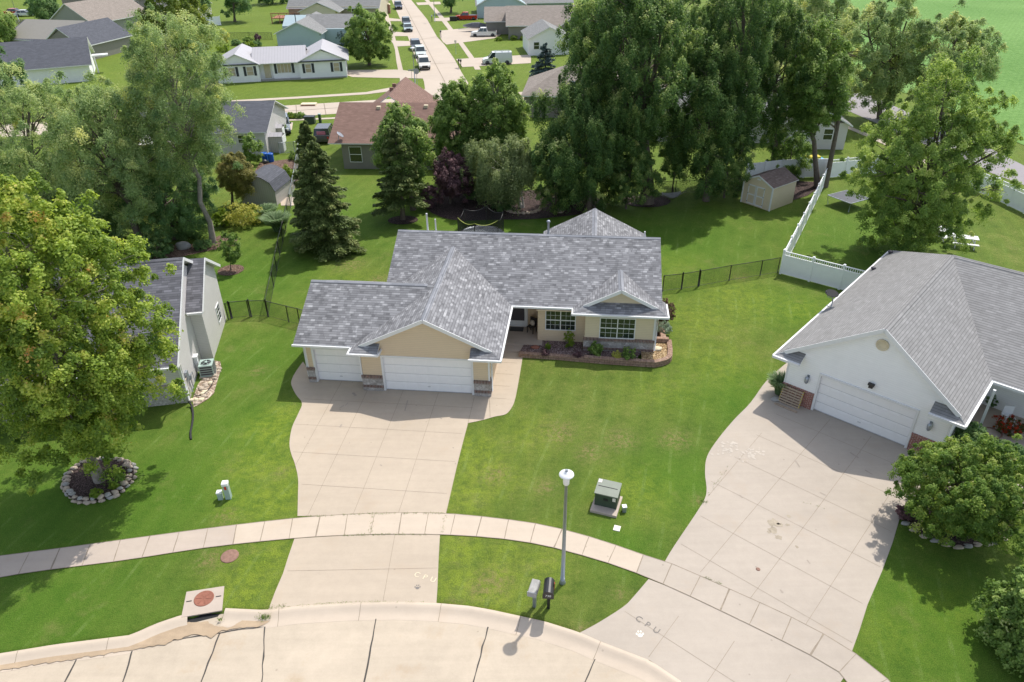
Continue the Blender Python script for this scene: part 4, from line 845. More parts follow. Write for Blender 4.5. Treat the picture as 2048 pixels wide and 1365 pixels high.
# street lamp, mailboxes, transformer, pedestals
LB = G(1125, 1166)
t = thing('street_lamp', 'tall grey street lamp with round white cover beside the mailboxes', 'street lamp', LB)
Hh = 5.75
mb = MB(); mb.tube([(0, 0, 0), (0, 0, Hh - .5)], [.085, .055], 12); mb.build('pole', [M['galv']], t)
mb = MB(); mb.lathe([(.07, Hh - .52), (.115, Hh - .45), (.13, Hh - .05), (.12, Hh)], n=20); mb.build('lantern', [M['lampwhite']], t)
mb = MB(); mb.lathe([(.22, Hh - .06), (.275, Hh - .03), (.265, Hh), (.18, Hh + .05), (.1, Hh + .09), (.08, Hh + .13), (.02, Hh + .14)], n=32); mb.build('cover', [M['lampwhite']], t)
mb = MB(); mb.lathe([(.05, Hh + .13), (.05, Hh + .2), (.01, Hh + .21)], n=10); mb.build('photocell', [M['galv']], t)
mb = MB(); mb.lathe([(.13, 0), (.13, .05), (.1, .12), (.09, .3)], n=14); mb.build('pole_base', [M['galv']], t)
ma = math.atan2(*((G(1102, 1182) - G(1080, 1178)).yx))
t = thing('mailbox', 'black mailbox with white number 738 on a black post', 'mailbox', G(1097, 1216), -.12)
mb = MB(); mb.box(-.055, .055, -.055, .055, 0, 1.05); mb.build('post', [M['black']], t)
mb = MB(); pr = [(-.2, 1.06), (.2, 1.06), (.2, 1.24)] + [(.2 * math.cos(a * math.pi / 8), 1.24 + .19 * math.sin(a * math.pi / 8)) for a in range(1, 8)] + [(-.2, 1.24)]
mb.extr([(x, -.42, z) for x, z in pr], (0, .68, 0)); mb.build('box', [M['black']], t)
mb = MB(); pr2 = [(x * 1.06, 1.06 + (z - 1.06) * 1.05) for x, z in pr]; mb.extr([(x, -.45, z) for x, z in pr2], (0, .03, 0)); mb.build('door', [M['black']], t)
mb = MB(); mb.box(.203, .218, -.05, -.02, 1.1, 1.4); mb.box(.203, .218, -.05, .08, 1.32, 1.4); mb.build('flag', [M['redpetal']], t)
text_obj('number', '738', (0, -.453, 1.22), .15, 0, M['white'], .002, math.pi / 2, t)
t = thing('mailbox', 'light grey plastic mailbox on a grey post, beside the black mailbox', 'mailbox', G(1069, 1213), -.3)
mb = MB(); mb.box(-.06, .06, -.06, .06, 0, 1.02); mb.build('post', [M['galv']], t)
mb = MB(); mb.extr([(-.17, -.4, 1.02), (.17, -.4, 1.02), (.17, -.4, 1.22), (.14, -.4, 1.28), (-.14, -.4, 1.28), (-.17, -.4, 1.22)], (0, .62, 0)); mb.build('box', [M['wood'] if 0 else M['rockg']], t)
mb = MB(); mb.box(-.18, .18, -.42, -.4, 1.02, 1.27); mb.build('door', [M['galv']], t)
ta = math.atan2(*((G(1226, 1030) - G(1188, 1021)).yx))
t = thing('transformer', 'dark green transformer box on a concrete pad in the lawn', 'transformer', G(1213, 1010), ta)
mb = MB(); mb.box(-.6, .6, -.68, .62, 0, .12); mb.build('pad', [M['walk2']], t)
mb = MB(); mb.extr([(-.5, -.28, .12), (-.5, -.28, .82), (-.5, .5, .95), (-.5, .5, .12)], (1.0, 0, 0)); mb.build('cabinet', [M['transf']], t)
mb = MB(); mb.extr([(-.53, -.33, .82), (-.53, -.33, .87), (-.53, .52, 1.0), (-.53, .52, .95)], (1.06, 0, 0)); mb.bar((-.45, .12, .945), (.42, .12, .945), .02, .02, 1); mb.build('lid', [M['transft'], M['black']], t)
mb = MB(); mb.box(-.1, .1, -.3, -.28, .5, .62); mb.build('latch', [M['black']], t)
mb = MB(); mb.extr([(-.5, .3, .972), (-.34, .3, .972), (-.34, .48, 1.0), (-.5, .48, 1.0)], (0, 0, .006)); mb.box(.3, .44, -.295, -.28, .55, .75); mb.build('label_plate', [M['markwhite']], t)
def pedestal(c, w, h, label, m='pedgreen', rz=.1, sticker=False):
    t = thing('utility_pedestal', label, 'utility pedestal', c, rz)
    mb = MB(); mb.box(-w / 2, w / 2, -w / 2, w / 2, 0, h * .86); mb.build('cabinet', [M[m]], t)
    mb = MB(); mb.box(-w / 2 - .015, w / 2 + .015, -w / 2 - .015, w / 2 + .015, h * .86, h); mb.build('cap', [M['lampwhite']], t)
    if sticker: mb = MB(); mb.box(-.05, .05, -w / 2 - .006, -w / 2, h * .62, h * .82); mb.build('sticker', [M['redpetal']], t)
pedestal(G(458, 996), .24, .95, 'tall pale green pedestal with red sticker on the left lawn', sticker=True)
pedestal(G(442, 998), .2, .45, 'short pale green pedestal beside the tall one on the left lawn')
pedestal(G(1248, 1023), .17, .33, 'small white-topped pedestal at the corner of the transformer', 'galv')

# pallets and planter by the white garage
pa = N2a
t = thing('pallet', 'upright weathered wooden pallet with yellow ends leaning on the brick base', 'pallet', NL(-1.15, -.42), pa)
T0 = Matrix.Rotation(-.28, 4, 'X')
for k in range(4): 
    m = MB(); m.T = T0; x = -.55 + k * .36; m.box(x - .02, x + .02, -.06, .06, .02, 1.0); m.build('runner', [M['yellow'] if k in (0, 3) else M['wood']], t)
for k in range(7): m = MB(); m.T = T0; m.box(-.57, .57, -.085, -.062, .03 + k * .145, .12 + k * .145); m.build('board', [M['wood']], t)
mb = MB(); mb.box(-.62, .62, -.34, -.2, 0, .06); tag(mb.build('timber', [M['wood']]), 'loose timber lying along the foot of the pallet', 'timber').matrix_world = Matrix.Translation(NL(-1.15, -.5)) @ Matrix.Rotation(pa, 4, 'Z')
rockobj(G(1553, 800), (.3, .22, .12), 'flat grey slab stone beside the potted grass', 'rockg', 9)
t = thing('bench', 'white slatted bench on the porch of the white house', 'bench', NL(10.1, 5.2, .3), N2a)
for k in range(12): m = MB(); x = -.75 + k * .136; m.box(x - .03, x + .03, .2, .24, .45, 1.05); m.build('slat', [M['white']], t)
mb = MB(); mb.box(-.8, .8, -.28, .22, .4, .45); mb.build('seat', [M['white']], t); mb = MB(); mb.box(-.8, .8, .19, .26, 1.0, 1.08); mb.build('top_rail', [M['white']], t)
for x in (-.76, .76): m = MB(); m.box(x - .03, x + .03, -.25, -.2, 0, .65); m.box(x - .03, x + .03, .18, .24, 0, 1.0); m.box(x - .03, x + .03, -.27, .24, .62, .67); m.build('arm', [M['white']], t)
t = thing('patio_chair', 'white patio chair on the dark porch of the white house', 'chair', NL(7.9, 5.0, .3), N2a + .6)
mb = MB(); mb.box(-.25, .25, -.25, .25, .38, .42); mb.build('seat', [M['vinyl']], t); mb = MB(); mb.box(-.25, .25, .22, .27, .42, .9); mb.build('backrest', [M['vinyl']], t)
for x in (-.22, .22):
    for y in (-.22, .22): m = MB(); m.box(x - .02, x + .02, y - .02, y + .02, 0, .38); m.build('leg', [M['vinyl']], t)
mb = MB(); c = G(1980, 876); mb.lathe([(.3, 0), (.42, .3), (.46, .34), (.4, .34), (.38, .26), (.05, .25)], (0, 0, 0), 24); o = tag(mb.build('round_planter', [M['rust2']]), 'wide round planter bowl between the porch and the big bush', 'planter'); o.location = c
mb = MB(); mb.tube([(0, 0, 0), (0, 0, 1.9)], .03, 8); mb.tube([(0, 0, 1.9), (.18, 0, 2.0), (.3, 0, 1.9)], .015, 6); o = tag(mb.build('garden_hook', [M['markwhite']]), 'thin white garden pole behind the bushy tree', 'garden pole'); o.location = G(2038, 935)

# sheds
def shedfit(): pass
SO = G(1482, 404); sa = math.atan2(*((G(1538, 423) - SO).yx))
t = thing('garden_shed', 'tan garden shed with white framed double doors under the tall trees', 'shed', SO, sa)
mb = MB(); mb.extr([(0, 0, 0), (2.95, 0, 0), (2.95, 0, 2.05), (1.47, 0, 2.72), (0, 0, 2.05)], (0, 3.4, 0)); mb.build('wall', [M['tanlight']], t)
mb = MB(); mb.slab([(1.47, -.12, 2.84), (3.1, -.12, 2.1), (3.1, 3.5, 2.1), (1.47, 3.5, 2.84)], .05); mb.slab([(1.47, -.12, 2.84), (1.47, 3.5, 2.84), (-.15, 3.5, 2.1), (-.15, -.12, 2.1)], .05); mb.build('roof', [shingle('shed_shingles', [(.1, (.13, .095, .085)), (.9, (.23, .18, .16))]), M['white']], t)
for x in (0, 2.95): m = MB(); m.box(x - .06, x + .06, -.04, .05, 0, 2.05); m.build('corner_trim', [M['white']], t)
for q in (-1, 1): m = MB(); m.bar((1.47, -.125, 2.76), (1.47 + q * 1.62, -.125, 2.03), .03, .1); m.build('rake_board', [M['white']], t)
for q, x in ((0, .55), (1, 1.42)):
    m = MB(); m.box(x, x + .83, -.05, -.01, .12, 1.85); d = m.build('door', [M['tanlight']], t)
    m = MB(); m.box(x, x + .09, -.075, -.05, .12, 1.85); m.box(x + .74, x + .83, -.075, -.05, .12, 1.85)
    for z in (.12, .93, 1.75): m.box(x + .09, x + .74, -.075, -.05, z, z + .1)
    m.build('door_frame', [M['white']], d); m = MB(); m.box(x + (.03 if not q else .74), x + (.09 if not q else .8), -.09, -.075, .25, .32); m.mark(); m.box(x + (.03 if not q else .74), x + (.09 if not q else .8), -.09, -.075, 1.0, 1.07); m.mark(); m.box(x + (.03 if not q else .74), x + (.09 if not q else .8), -.09, -.075, 1.7, 1.77); m.mark(); m.build_split('hinge', [M['black']], d)
m = MB(); m.box(1.3, 1.64, -.04, 0, 2.38, 2.5); m.build('gable_vent', [M['white']], t)
BO = G(486, 408); ba = math.atan2(*((G(547, 411) - BO).yx))
t = thing('barn_shed', 'pale grey barn shed with curved dark roof behind the yellow shrubs', 'shed', BO, ba)
gp = [(0, 0), (3.3, 0), (3.3, 1.45), (2.9, 2.1), (2.2, 2.5), (1.65, 2.62), (1.1, 2.5), (.4, 2.1), (0, 1.45)]
mb = MB(); mb.extr([(x, 0, z) for x, z in gp], (0, 3.2, 0)); mb.build('wall', [M['ribbed']], t)
mb = MB(); rp = [(3.4, 1.35), (2.98, 2.15), (2.25, 2.57), (1.65, 2.7), (1.05, 2.57), (.32, 2.15), (-.1, 1.35)]
for (a, b), (c, d) in zip(rp, rp[1:]): mb.slab([(a, -.12, b), (a, 3.3, b), (c, 3.3, d), (c, -.12, d)], .05, 0, 0)
mb.build('roof', [M['shingle_d']], t)
def resin(c, rz, label, s=1):
    t = thing('storage_shed', label, 'shed', c, rz, 'small storage sheds beside the dark roofed house', s)
    mb = MB(); mb.extr([(0, 0, 0), (1.7, 0, 0), (1.7, 0, 1.75), (0, 0, 1.75)], (0, 1.1, 0)); mb.build('wall', [M['ribbed']], t)
    mb = MB(); mb.slab([(-.05, -.1, 1.75), (1.75, -.1, 1.75), (1.75, .55, 2.05), (-.05, .55, 2.05)], .05, 0, 0); mb.slab([(-.05, .55, 2.05), (1.75, .55, 2.05), (1.75, 1.2, 1.75), (-.05, 1.2, 1.75)], .05, 0, 0); mb.build('roof', [M['metalroof']], t)
    mb = MB(); mb.box(1.7, 1.73, .1, 1.0, .05, 1.65); mb.build('door', [M['vinyl']], t)
resin(G(537, 306), .02, 'pale grey storage shed with grey lid, nearest the blue barrels'); resin(G(538, 288), .02, 'pale grey storage shed with grey lid, behind the other small shed')
for k, (a, b) in enumerate(((531, 323), (543, 324))):
    mb = MB(); mb.lathe([(.28, 0), (.3, .1), (.29, .3), (.31, .45), (.29, .6), (.31, .8), (.28, .92), (.26, .9), (.02, .88)], n=18); o = tag(mb.build('rain_barrel', [M['bluebarrel']]), ('blue plastic barrel half behind another blue barrel', 'blue plastic barrel in front of the small storage shed')[k], 'barrel', 'blue barrels'); o.location = G(a, b)

# ---------------------------------------------------------------- fences
def chainlink(name, P, label, h=1.2, step=2.6, m='chain', post='black', gate=None, group=None):
    P = [Vector(p) for p in P]; t = thing(name, label, 'fence', P[0], 0, group); T = Matrix.Translation(-P[0]); posts = []
    for a, b in zip(P, P[1:]): posts += resample([a, b], step=step)[:-1]
    posts.append(P[-1])
    for p in posts: mb = MB(); mb.T = T; mb.tube([p, up(p, h + .03)], .035, 8); mb.build('post', [M[post]], t)
    for a, b in zip(P, P[1:]):
        mb = MB(); mb.T = T; mb.tube([up(a, h), up(b, h)], .022, 6); mb.tube([up(a, .06), up(b, .06)], .012, 5, cap=False); mb.build('rail', [M[post]], t)
        mb = MB(); mb.T = T; mb.poly([up(a, .03), up(b, .03), up(b, h), up(a, h)]); mb.build('wire_mesh', [M[m]], t)
    if gate:
        for p in gate: mb = MB(); mb.T = T; mb.tube([p, up(p, h + .12)], .045, 8); mb.build('gate_post', [M[post]], t)
chainlink('chain_link_fence', px([(457, 640), (465, 637), (500, 634), (536, 634), (578, 645), (600, 650), (640, 662)]), 'black chain link fence with a gate between the grey house and the tan house', step=3, gate=px([(463, 638), (503, 634), (537, 634)]))
chainlink('chain_link_fence', px([(536, 634), (548, 575), (560, 512), (572, 460), (582, 415)]), 'black chain link fence running back from the gate along the lawn', step=3)
chainlink('chain_link_fence', px([(582, 415), (592, 360), (600, 305), (590, 306), (560, 308)]), 'grey chain link fence between the spruce and the barn shed', m='chaing', post='galv', step=3)
chainlink('chain_link_fence', px([(1555, 546), (1520, 552), (1458, 562), (1398, 573), (1362, 579), (1325, 583)]), 'black chain link fence from the white fence to the tan house', step=2.8, gate=px([(1363, 579), (1396, 573)]))
chainlink('chain_link_fence', px([(1495, 372), (1455, 378), (1400, 385), (1300, 390)]), 'dark chain link fence under the tall trees left of the shed', step=3)
chainlink('chain_link_fence', px([(455, 80), (500, 79), (545, 80)]), 'thin dark fence across the far back lawn', step=6, h=1.3)
def vinyl(name, P, label, h=1.8, lattice=True, step=2.4):
    P = [Vector(p) for p in P]; t = thing(name, label, 'fence', P[0], 0); T = Matrix.Translation(-P[0])
    for s_, (a, b) in enumerate(zip(P, P[1:])):
        Q = resample([a, b], step=step); d = (b - a).normalized()
        for i, p in enumerate(Q):
            if i == 0 and s_: continue
            mb = MB(); mb.T = T @ Matrix.Translation(p) @ Matrix.Rotation(math.atan2(d.y, d.x), 4, 'Z'); mb.box(-.065, .065, -.065, .065, 0, h + .06); mb.box(-.085, .085, -.085, .085, h + .06, h + .09); mb.box(-.05, .05, -.05, .05, h + .09, h + .12); mb.build('post', [M['vinyl']], t)
        for p, q in zip(Q, Q[1:]):
            L0 = (q - p).length; mb = MB(); mb.T = T @ Matrix.Translation(p) @ Matrix.Rotation(math.atan2(d.y, d.x), 4, 'Z'); top = h - .32 if lattice else h
            mb.box(.06, L0 - .06, -.02, .02, .09, top); mb.box(.06, L0 - .06, -.035, .035, .05, .14); mb.box(.06, L0 - .06, -.04, .04, top - .05, top + .03)
            n_ = int(L0 / .15)
            for k in range(1, n_): x = k * L0 / n_; mb.box(x - .003, x + .003, -.022, .022, .14, top - .05)
            if lattice:
                mb.box(.06, L0 - .06, -.035, .035, h - .06, h)
                n_ = int(L0 / .14)
                for k in range(1, n_): x = k * L0 / n_; mb.box(x - .022, x + .022, -.018, .018, top + .03, h - .06)
            mb.build('panel', [M['vinyl']], t)
vinyl('vinyl_fence', [G(1560, 548), G(1740, 596)], 'white vinyl fence with open top rail, ending at the white house')
vinyl('vinyl_fence', [G(1561, 547), G(1600, 470), G(1655, 357)], 'long white vinyl fence running back beside the garden shed')
vinyl('vinyl_fence', [G(1655, 357), G(1720, 350), G(1790, 346)], 'white vinyl fence across the back of the neighbouring lawn')
vinyl('vinyl_fence', [G(1490, 366), G(1560, 357), G(1652, 355)], 'shaded white vinyl fence behind the garden shed', lattice=False)
vinyl('vinyl_fence', [G(1930, 375), G(1985, 397), G(2048, 428), G(2130, 470)], 'white vinyl fence by the asphalt road at the right')
vinyl('vinyl_fence', [G(415, 53), G(442, 51)], 'white vinyl fence section far off behind the locust trees', lattice=False)

# back yard things
tc = G(963, 484); t = thing('trampoline', 'round black trampoline with net and lime foam behind the roof', 'trampoline', tc)
r_ = 1.75; mb = MB(); mb.lathe([(r_, .6), (r_ + .12, .62), (r_ + .12, .66), (r_, .66), (r_ - .1, .65), (.02, .64)], n=32); mb.build('mat', [M['black']], t)
mb = MB(); mb.lathe([(r_ + .1, .67), (r_ - .12, .70), (r_ - .14, .66)], n=32); mb.build('pad', [M['galv']], t)
tops = []
for k in range(6):
    a = k * math.pi / 3 + .3; x, y = (r_ + .1) * math.cos(a), (r_ + .1) * math.sin(a); m = MB(); m.tube([(x, y, 0), (x, y, 2.3)], .03, 6); m.build('pole', [M['black']], t); tops.append(Vector((x, y, 2.3)))
for k in range(6):
    a, b = tops[k], tops[(k + 1) % 6]; Q = [a.lerp(b, i / 8) - Vector((0, 0, 1.1 * (i / 8) * (1 - i / 8))) for i in range(9)]
    m = MB(); m.tube(Q, .022, 6); m.build('foam_sleeve', [M['lime' if k in (3, 4) else 'black']], t)
    m = MB()
    for i in range(8): m.poly([Vector((Q[i].x, Q[i].y, .67)), Vector((Q[i + 1].x, Q[i + 1].y, .67)), Q[i + 1], Q[i]])
    m.build('safety_net', [M['net']], t)
    m = MB(); x, y = tops[k].x * .9, tops[k].y * .9; m.tube([(x, y, .62), (x * 1.05, y * 1.05, 0)], .03, 6); m.build('leg', [M['galv']], t)
ha, hb = G(1290, 385, 1.2), G(1370, 385, 1.2); mb = MB(); n_ = 12; rows = []
for i in range(n_ + 1):
    u = i / n_; c = G(1324 + 38 * u, 392 - 3 * u, .75); sag = .28 * 4 * u * (1 - u); w_ = .15 + .5 * math.sin(math.pi * min(max(u, .08), .92)); rows.append([c + Vector((0, w_ * v, -sag + .25 * v * v)) for v in (-1, -.5, 0, .5, 1)])
for A, B in zip(rows, rows[1:]):
    for k in range(4): mb.poly([A[k], B[k], B[k + 1], A[k + 1]], 0, True); mb.poly([up(A[k + 1], -.01), up(B[k + 1], -.01), up(B[k], -.01), up(A[k], -.01)], 0, True)
mb.tube([rows[0][2], G(1311, 383, 1.6)], .015, 5); mb.tube([rows[-1][2], G(1376, 378, 1.6)], .015, 5); tag(mb.build('hammock', [M['cushion'] if 0 else M['rockg']]), 'pale hammock slung between trees left of the shed', 'hammock')
def framebed(c, rz, label):
    t = thing('exercise_trampoline', label, 'trampoline', c, rz)
    mb = MB(); mb.box(-1.15, 1.15, -1.15, 1.15, .8, .83); mb.build('mat', [M['canvas']], t)
    for a, b in (((-1.2, -1.2), (1.2, -1.2)), ((1.2, -1.2), (1.2, 1.2)), ((1.2, 1.2), (-1.2, 1.2)), ((-1.2, 1.2), (-1.2, -1.2))):
        m = MB(); m.bar((*a, .82), (*b, .82), .06, .05); m.build('frame_rail', [M['galv']], t); m = MB(); m.tube([(*a, .8), (a[0] * .9, a[1] * .9, 0)], .025, 6); m.build('leg', [M['galv']], t)
framebed(G(1693, 412), .5, 'square grey trampoline on legs beside the long white fence')
def picnic(c, rz, label, s=1):
    t = thing('picnic_table', label, 'picnic table', c, rz, 'white picnic tables', s)
    m = MB(); [m.box(-.9, .9, -.38 + k * .155, -.24 + k * .155, .72, .76) for k in range(5)]; m.box(-.85, .85, -.03, .03, .68, .72); m.build('table_top', [M['white']], t)
    for q in (-1, 1): m = MB(); m.box(-.9, .9, q * .72 - .13, q * .72 + .13, .42, .46); m.build('bench', [M['white']], t)
    for x in (-.65, .65):
        m = MB(); m.bar((x, -.7, 0), (x, -.2, .72), .05, .08); m.bar((x, .7, 0), (x, .2, .72), .05, .08); m.bar((x, -.8, .38), (x, .8, .38), .05, .08); m.build('leg_frame', [M['white']], t)
picnic(G(1925, 492), -.35, 'white picnic table in the sun beside the wide tree'); picnic(G(1877, 476), .7, 'white picnic table half hidden under the wide tree', .9)
t = thing('play_set', 'blue and yellow toddler play set behind the white fence', 'play set', G(1622, 324), .1)
mb = MB(); mb.box(-1.2, 1.2, -.5, .5, .0, .35); mb.build('pool_base', [plain('pool_blue', (.08, .35, .65), .4)], t); mb = MB(); mb.box(-.6, .8, -.35, .35, .35, .6); mb.build('slide', [M['yellow']], t)
t = thing('basketball_hoop', 'portable basketball hoop in the far left driveway', 'basketball hoop', G(51, 71), .3)
mb = MB(); mb.tube([(0, 0, 0), (0, 0, 2.2), (0, -.5, 2.6)], .06, 8); mb.build('pole', [M['black']], t); mb = MB(); mb.box(-.8, .8, -.55, -.5, 2.2, 3.1); mb.build('backboard', [wire('hoop_board', (.25, .2, .2), .4, .25)], t); mb = MB(); mb.tube([(.22 * math.cos(a * .52), -.8 + .22 * math.sin(a * .52), 2.35) for a in range(13)], .02, 5); mb.build('hoop', [M['redpetal']], t)
# raised vegetable bed, mulch and paths
mb = MB(); mb.sheet([up(p, .02) for p in px([(505, 350), (520, 326), (600, 316), (598, 338), (560, 340), (530, 352)])]); mb.build('garden_soil', [M['mulch']], kind='structure')
mb = MB(); mb.sheet([up(p, .03) for p in px([(562, 412), (560, 396), (590, 394), (588, 412)])]); mb.build('garden_path', [M['walk']], kind='structure')
mb = MB(); mb.sheet([up(p, .03) for p in px([(262, 500), (330, 492), (400, 488), (440, 472), (475, 480), (470, 492), (420, 502), (360, 515), (300, 520)])]); mb.sheet([up(G(462, 541) + Vector((.95 * math.cos(a * .4), .95 * math.sin(a * .4), 0)), .03) for a in range(16)])
tag(mb.build('bark_mulch', [M['mulch']]), 'brown bark mulch under the trees behind the grey house', 'mulch', kind='stuff')
mb = MB(); mb.sheet([up(p, .03) for p in smooth(px([(850, 412), (900, 440), (1000, 440), (1080, 438), (1180, 425), (1200, 400), (1120, 380), (1000, 385), (900, 385)]), 4, True)]); mb.sheet([up(p, .03) for p in px([(1555, 412), (1615, 392), (1655, 365), (1560, 362), (1530, 380)])]); mb.sheet([up(G(806, 441) + Vector((1.3 * math.cos(a * .4), 1.0 * math.sin(a * .4), 0)), .03) for a in range(16)])
mb.sheet([up(G(1292, 402) + Vector((2.2 * math.cos(a * .4), 1.7 * math.sin(a * .4), 0)), .03) for a in range(16)]); tag(mb.build('leaf_mulch', [M['mulchdark']]), 'dark leaf mulch under the trees behind the tan house', 'mulch', kind='stuff')
rockobj(G(368, 497), (.62, .4, .42), 'large grey boulder on the mulch behind the grey house', 'rockg', 2)
rockobj(G(1118, 425), (.4, .3, .3), 'pale boulder in the dark bed under the trees', 'rock', 6)
for k in range(13):
    a = math.pi * (1.02 + .96 * k / 12); c = G(1046, 418) + Vector((1.55 * math.cos(a), 1.25 * math.sin(a), 0)); rockobj(c, (.2, .16, .17), 'rounded stone edging the birch bed', 'rock', 40 + k, 'edging_stone', 'stones round the birch bed')
t = thing('raised_bed', 'narrow timber raised bed between the barn shed and the fence', 'planter', G(578, 372), R(84)); mb = MB(); mb.box(-1.8, 1.8, -.06, .06, 0, .35); mb.box(-1.8, 1.8, -.8, -.68, 0, .35); mb.box(-1.8, -1.7, -.7, -.05, 0, .33); mb.box(1.7, 1.8, -.7, -.05, 0, .33); mb.build('frame', [M['wood']], t); mb = MB(); mb.box(-1.7, 1.7, -.68, -.06, 0, .28); mb.build('soil', [M['mulchdark']], t)
t = thing('kettle_grill', 'black kettle grill on the mulch near the blue barrels', 'grill', G(532, 337)); mb = MB(); mb.lathe([(.02, .45), (.2, .5), (.28, .65), (.28, .7), (.2, .85), (.02, .92)], n=16); mb.build('bowl', [M['black']], t)
for k in range(3): m = MB(); a = k * 2.1; m.tube([(.12 * math.cos(a), .12 * math.sin(a), .5), (.28 * math.cos(a), .28 * math.sin(a), 0)], .02, 5); m.build('leg', [M['galv']], t)

# ================================================================ FAR HOUSES
def gable_y(x0, x1, y0, y1, ze, zr, oh=.35):       # ridge along y
    m = (x0 + x1) / 2; s_ = (zr - ze) / (m - x0); e_ = ze - s_ * oh
    return [[(m, y0 - oh, zr), (x1 + oh, y0 - oh, e_), (x1 + oh, y1 + oh, e_), (m, y1 + oh, zr)], [(m, y0 - oh, zr), (m, y1 + oh, zr), (x0 - oh, y1 + oh, e_), (x0 - oh, y0 - oh, e_)]]
def gable_x(x0, x1, y0, y1, ze, zr, oh=.35):
    m = (y0 + y1) / 2; s_ = (zr - ze) / (m - y0); e_ = ze - s_ * oh
    return [[(x0 - oh, y0 - oh, e_), (x1 + oh, y0 - oh, e_), (x1 + oh, m, zr), (x0 - oh, m, zr)], [(x1 + oh, y1 + oh, e_), (x0 - oh, y1 + oh, e_), (x0 - oh, m, zr), (x1 + oh, m, zr)]]
def hip(x0, x1, y0, y1, ze, zr, oh=.35):
    x0 -= oh; x1 += oh; y0 -= oh; y1 += oh; w_ = (y1 - y0) / 2
    if x1 - x0 > y1 - y0: A, B = (x0 + w_, y0 + w_, zr), (x1 - w_, y0 + w_, zr)
    else: w_ = (x1 - x0) / 2; A, B = (x0 + w_, y0 + w_, zr), (x0 + w_, y1 - w_, zr)
    c = [(x0, y0, ze), (x1, y0, ze), (x1, y1, ze), (x0, y1, ze)]
    if x1 - x0 > y1 - y0: return [[c[0], c[1], B, A], [c[1], c[2], B], [c[2], c[3], A, B], [c[3], c[0], A]]
    return [[c[0], c[1], A], [c[1], c[2], B, A], [c[2], c[3], B], [c[3], c[0], A, B]]
def wall_g(mb, x0, x1, y0, y1, ze, zr, ax='y'):
    if ax == 'y': mb.extr([(x0, y0, 0), (x1, y0, 0), (x1, y0, ze), ((x0 + x1) / 2, y0, zr - .12), (x0, y0, ze)], (0, y1 - y0, 0))
    else: mb.extr([(x0, y0, 0), (x0, y0, ze), (x0, (y0 + y1) / 2, zr - .12), (x0, y1, ze), (x0, y1, 0)], (x1 - x0, 0, 0))
def house(name, label, base, ang, walls, roofs, wm, rm, t=.15):
    h = thing(name, label, 'house', base, ang)
    for k, w_ in enumerate(walls): mb = MB(); (wall_g(mb, *w_) if len(w_) == 7 else mb.box(*w_)); mb.build('wall', [M[wm]], h)
    slopes(h, sum(roofs, []), rm, t=t); return h
def shutters(h, x0, x1, z0, z1, y, m='shutter'):
    for a in (x0 - .42, x1 + .06): mb = MB(); mb.box(a, a + .36, y - .04, y, z0, z1); mb.build('shutter', [M[m]], h)
# white ranch with metal roof
F = G(474, 166); fa = R(10.6) * .55; fa = math.atan2(*((G(691, 155) - F).yx))
h = thing('metal_roof_house', 'long white house with ribbed metal roof and dark shutters across the side street', 'house', F, fa)
mb = MB(); mb.extr([(-2.6, -.0, 0), (3.5, 0, 0), (3.5, 0, 2.6), (.4, 0, 3.9), (-2.6, 0, 2.6)], (0, 9, 0)); mb.build('wall', [M['whitesid']], h)
mb = MB(); mb.box(3.5, 5.4, 1.4, 9, 0, 2.6); mb.box(5.4, 9.6, .7, 9, 0, 2.6); mb.build('wall', [M['whitesid']], h)
mb = MB(); mb.extr([(9.4, 0, 0), (16.4, 0, 0), (16.4, 0, 2.6), (12.9, 0, 4.05), (9.4, 0, 2.6)], (0, 9, 0)); mb.build('wall', [M['whitesid']], h)
slopes(h, gable_y(-2.6, 3.5, 0, 9, 2.65, 4.1, .3) + gable_y(9.4, 16.6, 0, 9, 2.65, 4.3, .3) + gable_x(2.8, 10.2, .3, 8.8, 2.65, 4.2, .3), 'metalroof')
for x0, x1 in ((-2.6, 3.5), (9.4, 16.5)): mb = MB(); mb.box(x0, x1, -.35, 0, 2.5, 2.62); mb.build('band', [M['shutter']], h)
for x0, x1 in ((-1.2, .1), (1.7, 2.7), (10.3, 11.2), (14.5, 15.4)): window(h, x0, x1, .95, 2.2, 0, grid=None, glass='shade'); shutters(h, x0, x1, .9, 2.25, 0)
window(h, 6.1, 8.2, .95, 2.3, .7, units=4, grid=None, dh=False, glass='shade'); shutters(h, 6.1, 8.2, .9, 2.35, .7)
mb = MB(); mb.box(4.1, 5.0, 1.34, 1.4, .2, 2.2); mb.build('front_door', [M['markcream']], h); mb = MB(); mb.box(3.5, 16.3, -.03, .6, 0, .18); mb.build('footing', [M['rockg']], h)
# pale blue house and what stands behind
F = G(557, 97); fa = -.03
h = house('pale_blue_house', 'pale blue gabled house behind the long metal roofed house', F, fa, [(0, 8.0, 0, 14, 2.7, 4.5, 'y'), (8, 14.5, 4, 13, 0, 2.7), (-1.2, 9, 8, 14, 2.7, 4.4, 'x')], [gable_y(0, 8.2, 0, 14, 2.7, 4.5), gable_x(4, 15, 4.5, 13, 2.7, 4.7)], 'blue', 'shingle_g')
pipe(h, 2.2, 6, 3.3, 5.2, .08, 'black', False)
F = G(580, 42); h = house('cream_house', 'cream house with long grey roof beyond the pale blue house', F, -.04, [(0, 20, 0, 13, 0, 2.9), (0, 20.5, 0, 13, 2.8, 6.2, 'x'), (4, 12, -5, 3, 2.6, 4.2, 'y')], [gable_x(0, 20.5, 0, 13, 2.8, 6.2), gable_y(4, 12.5, -5, 3, 2.6, 4.4)], 'cream', 'shingle_g'); window(h, 14.4, 15.3, 1.2, 2.4, 0, grid=None)
t = thing('wooden_deck', 'red brown wooden deck with railings behind the pale blue house', 'deck', G(545, 48), 0)
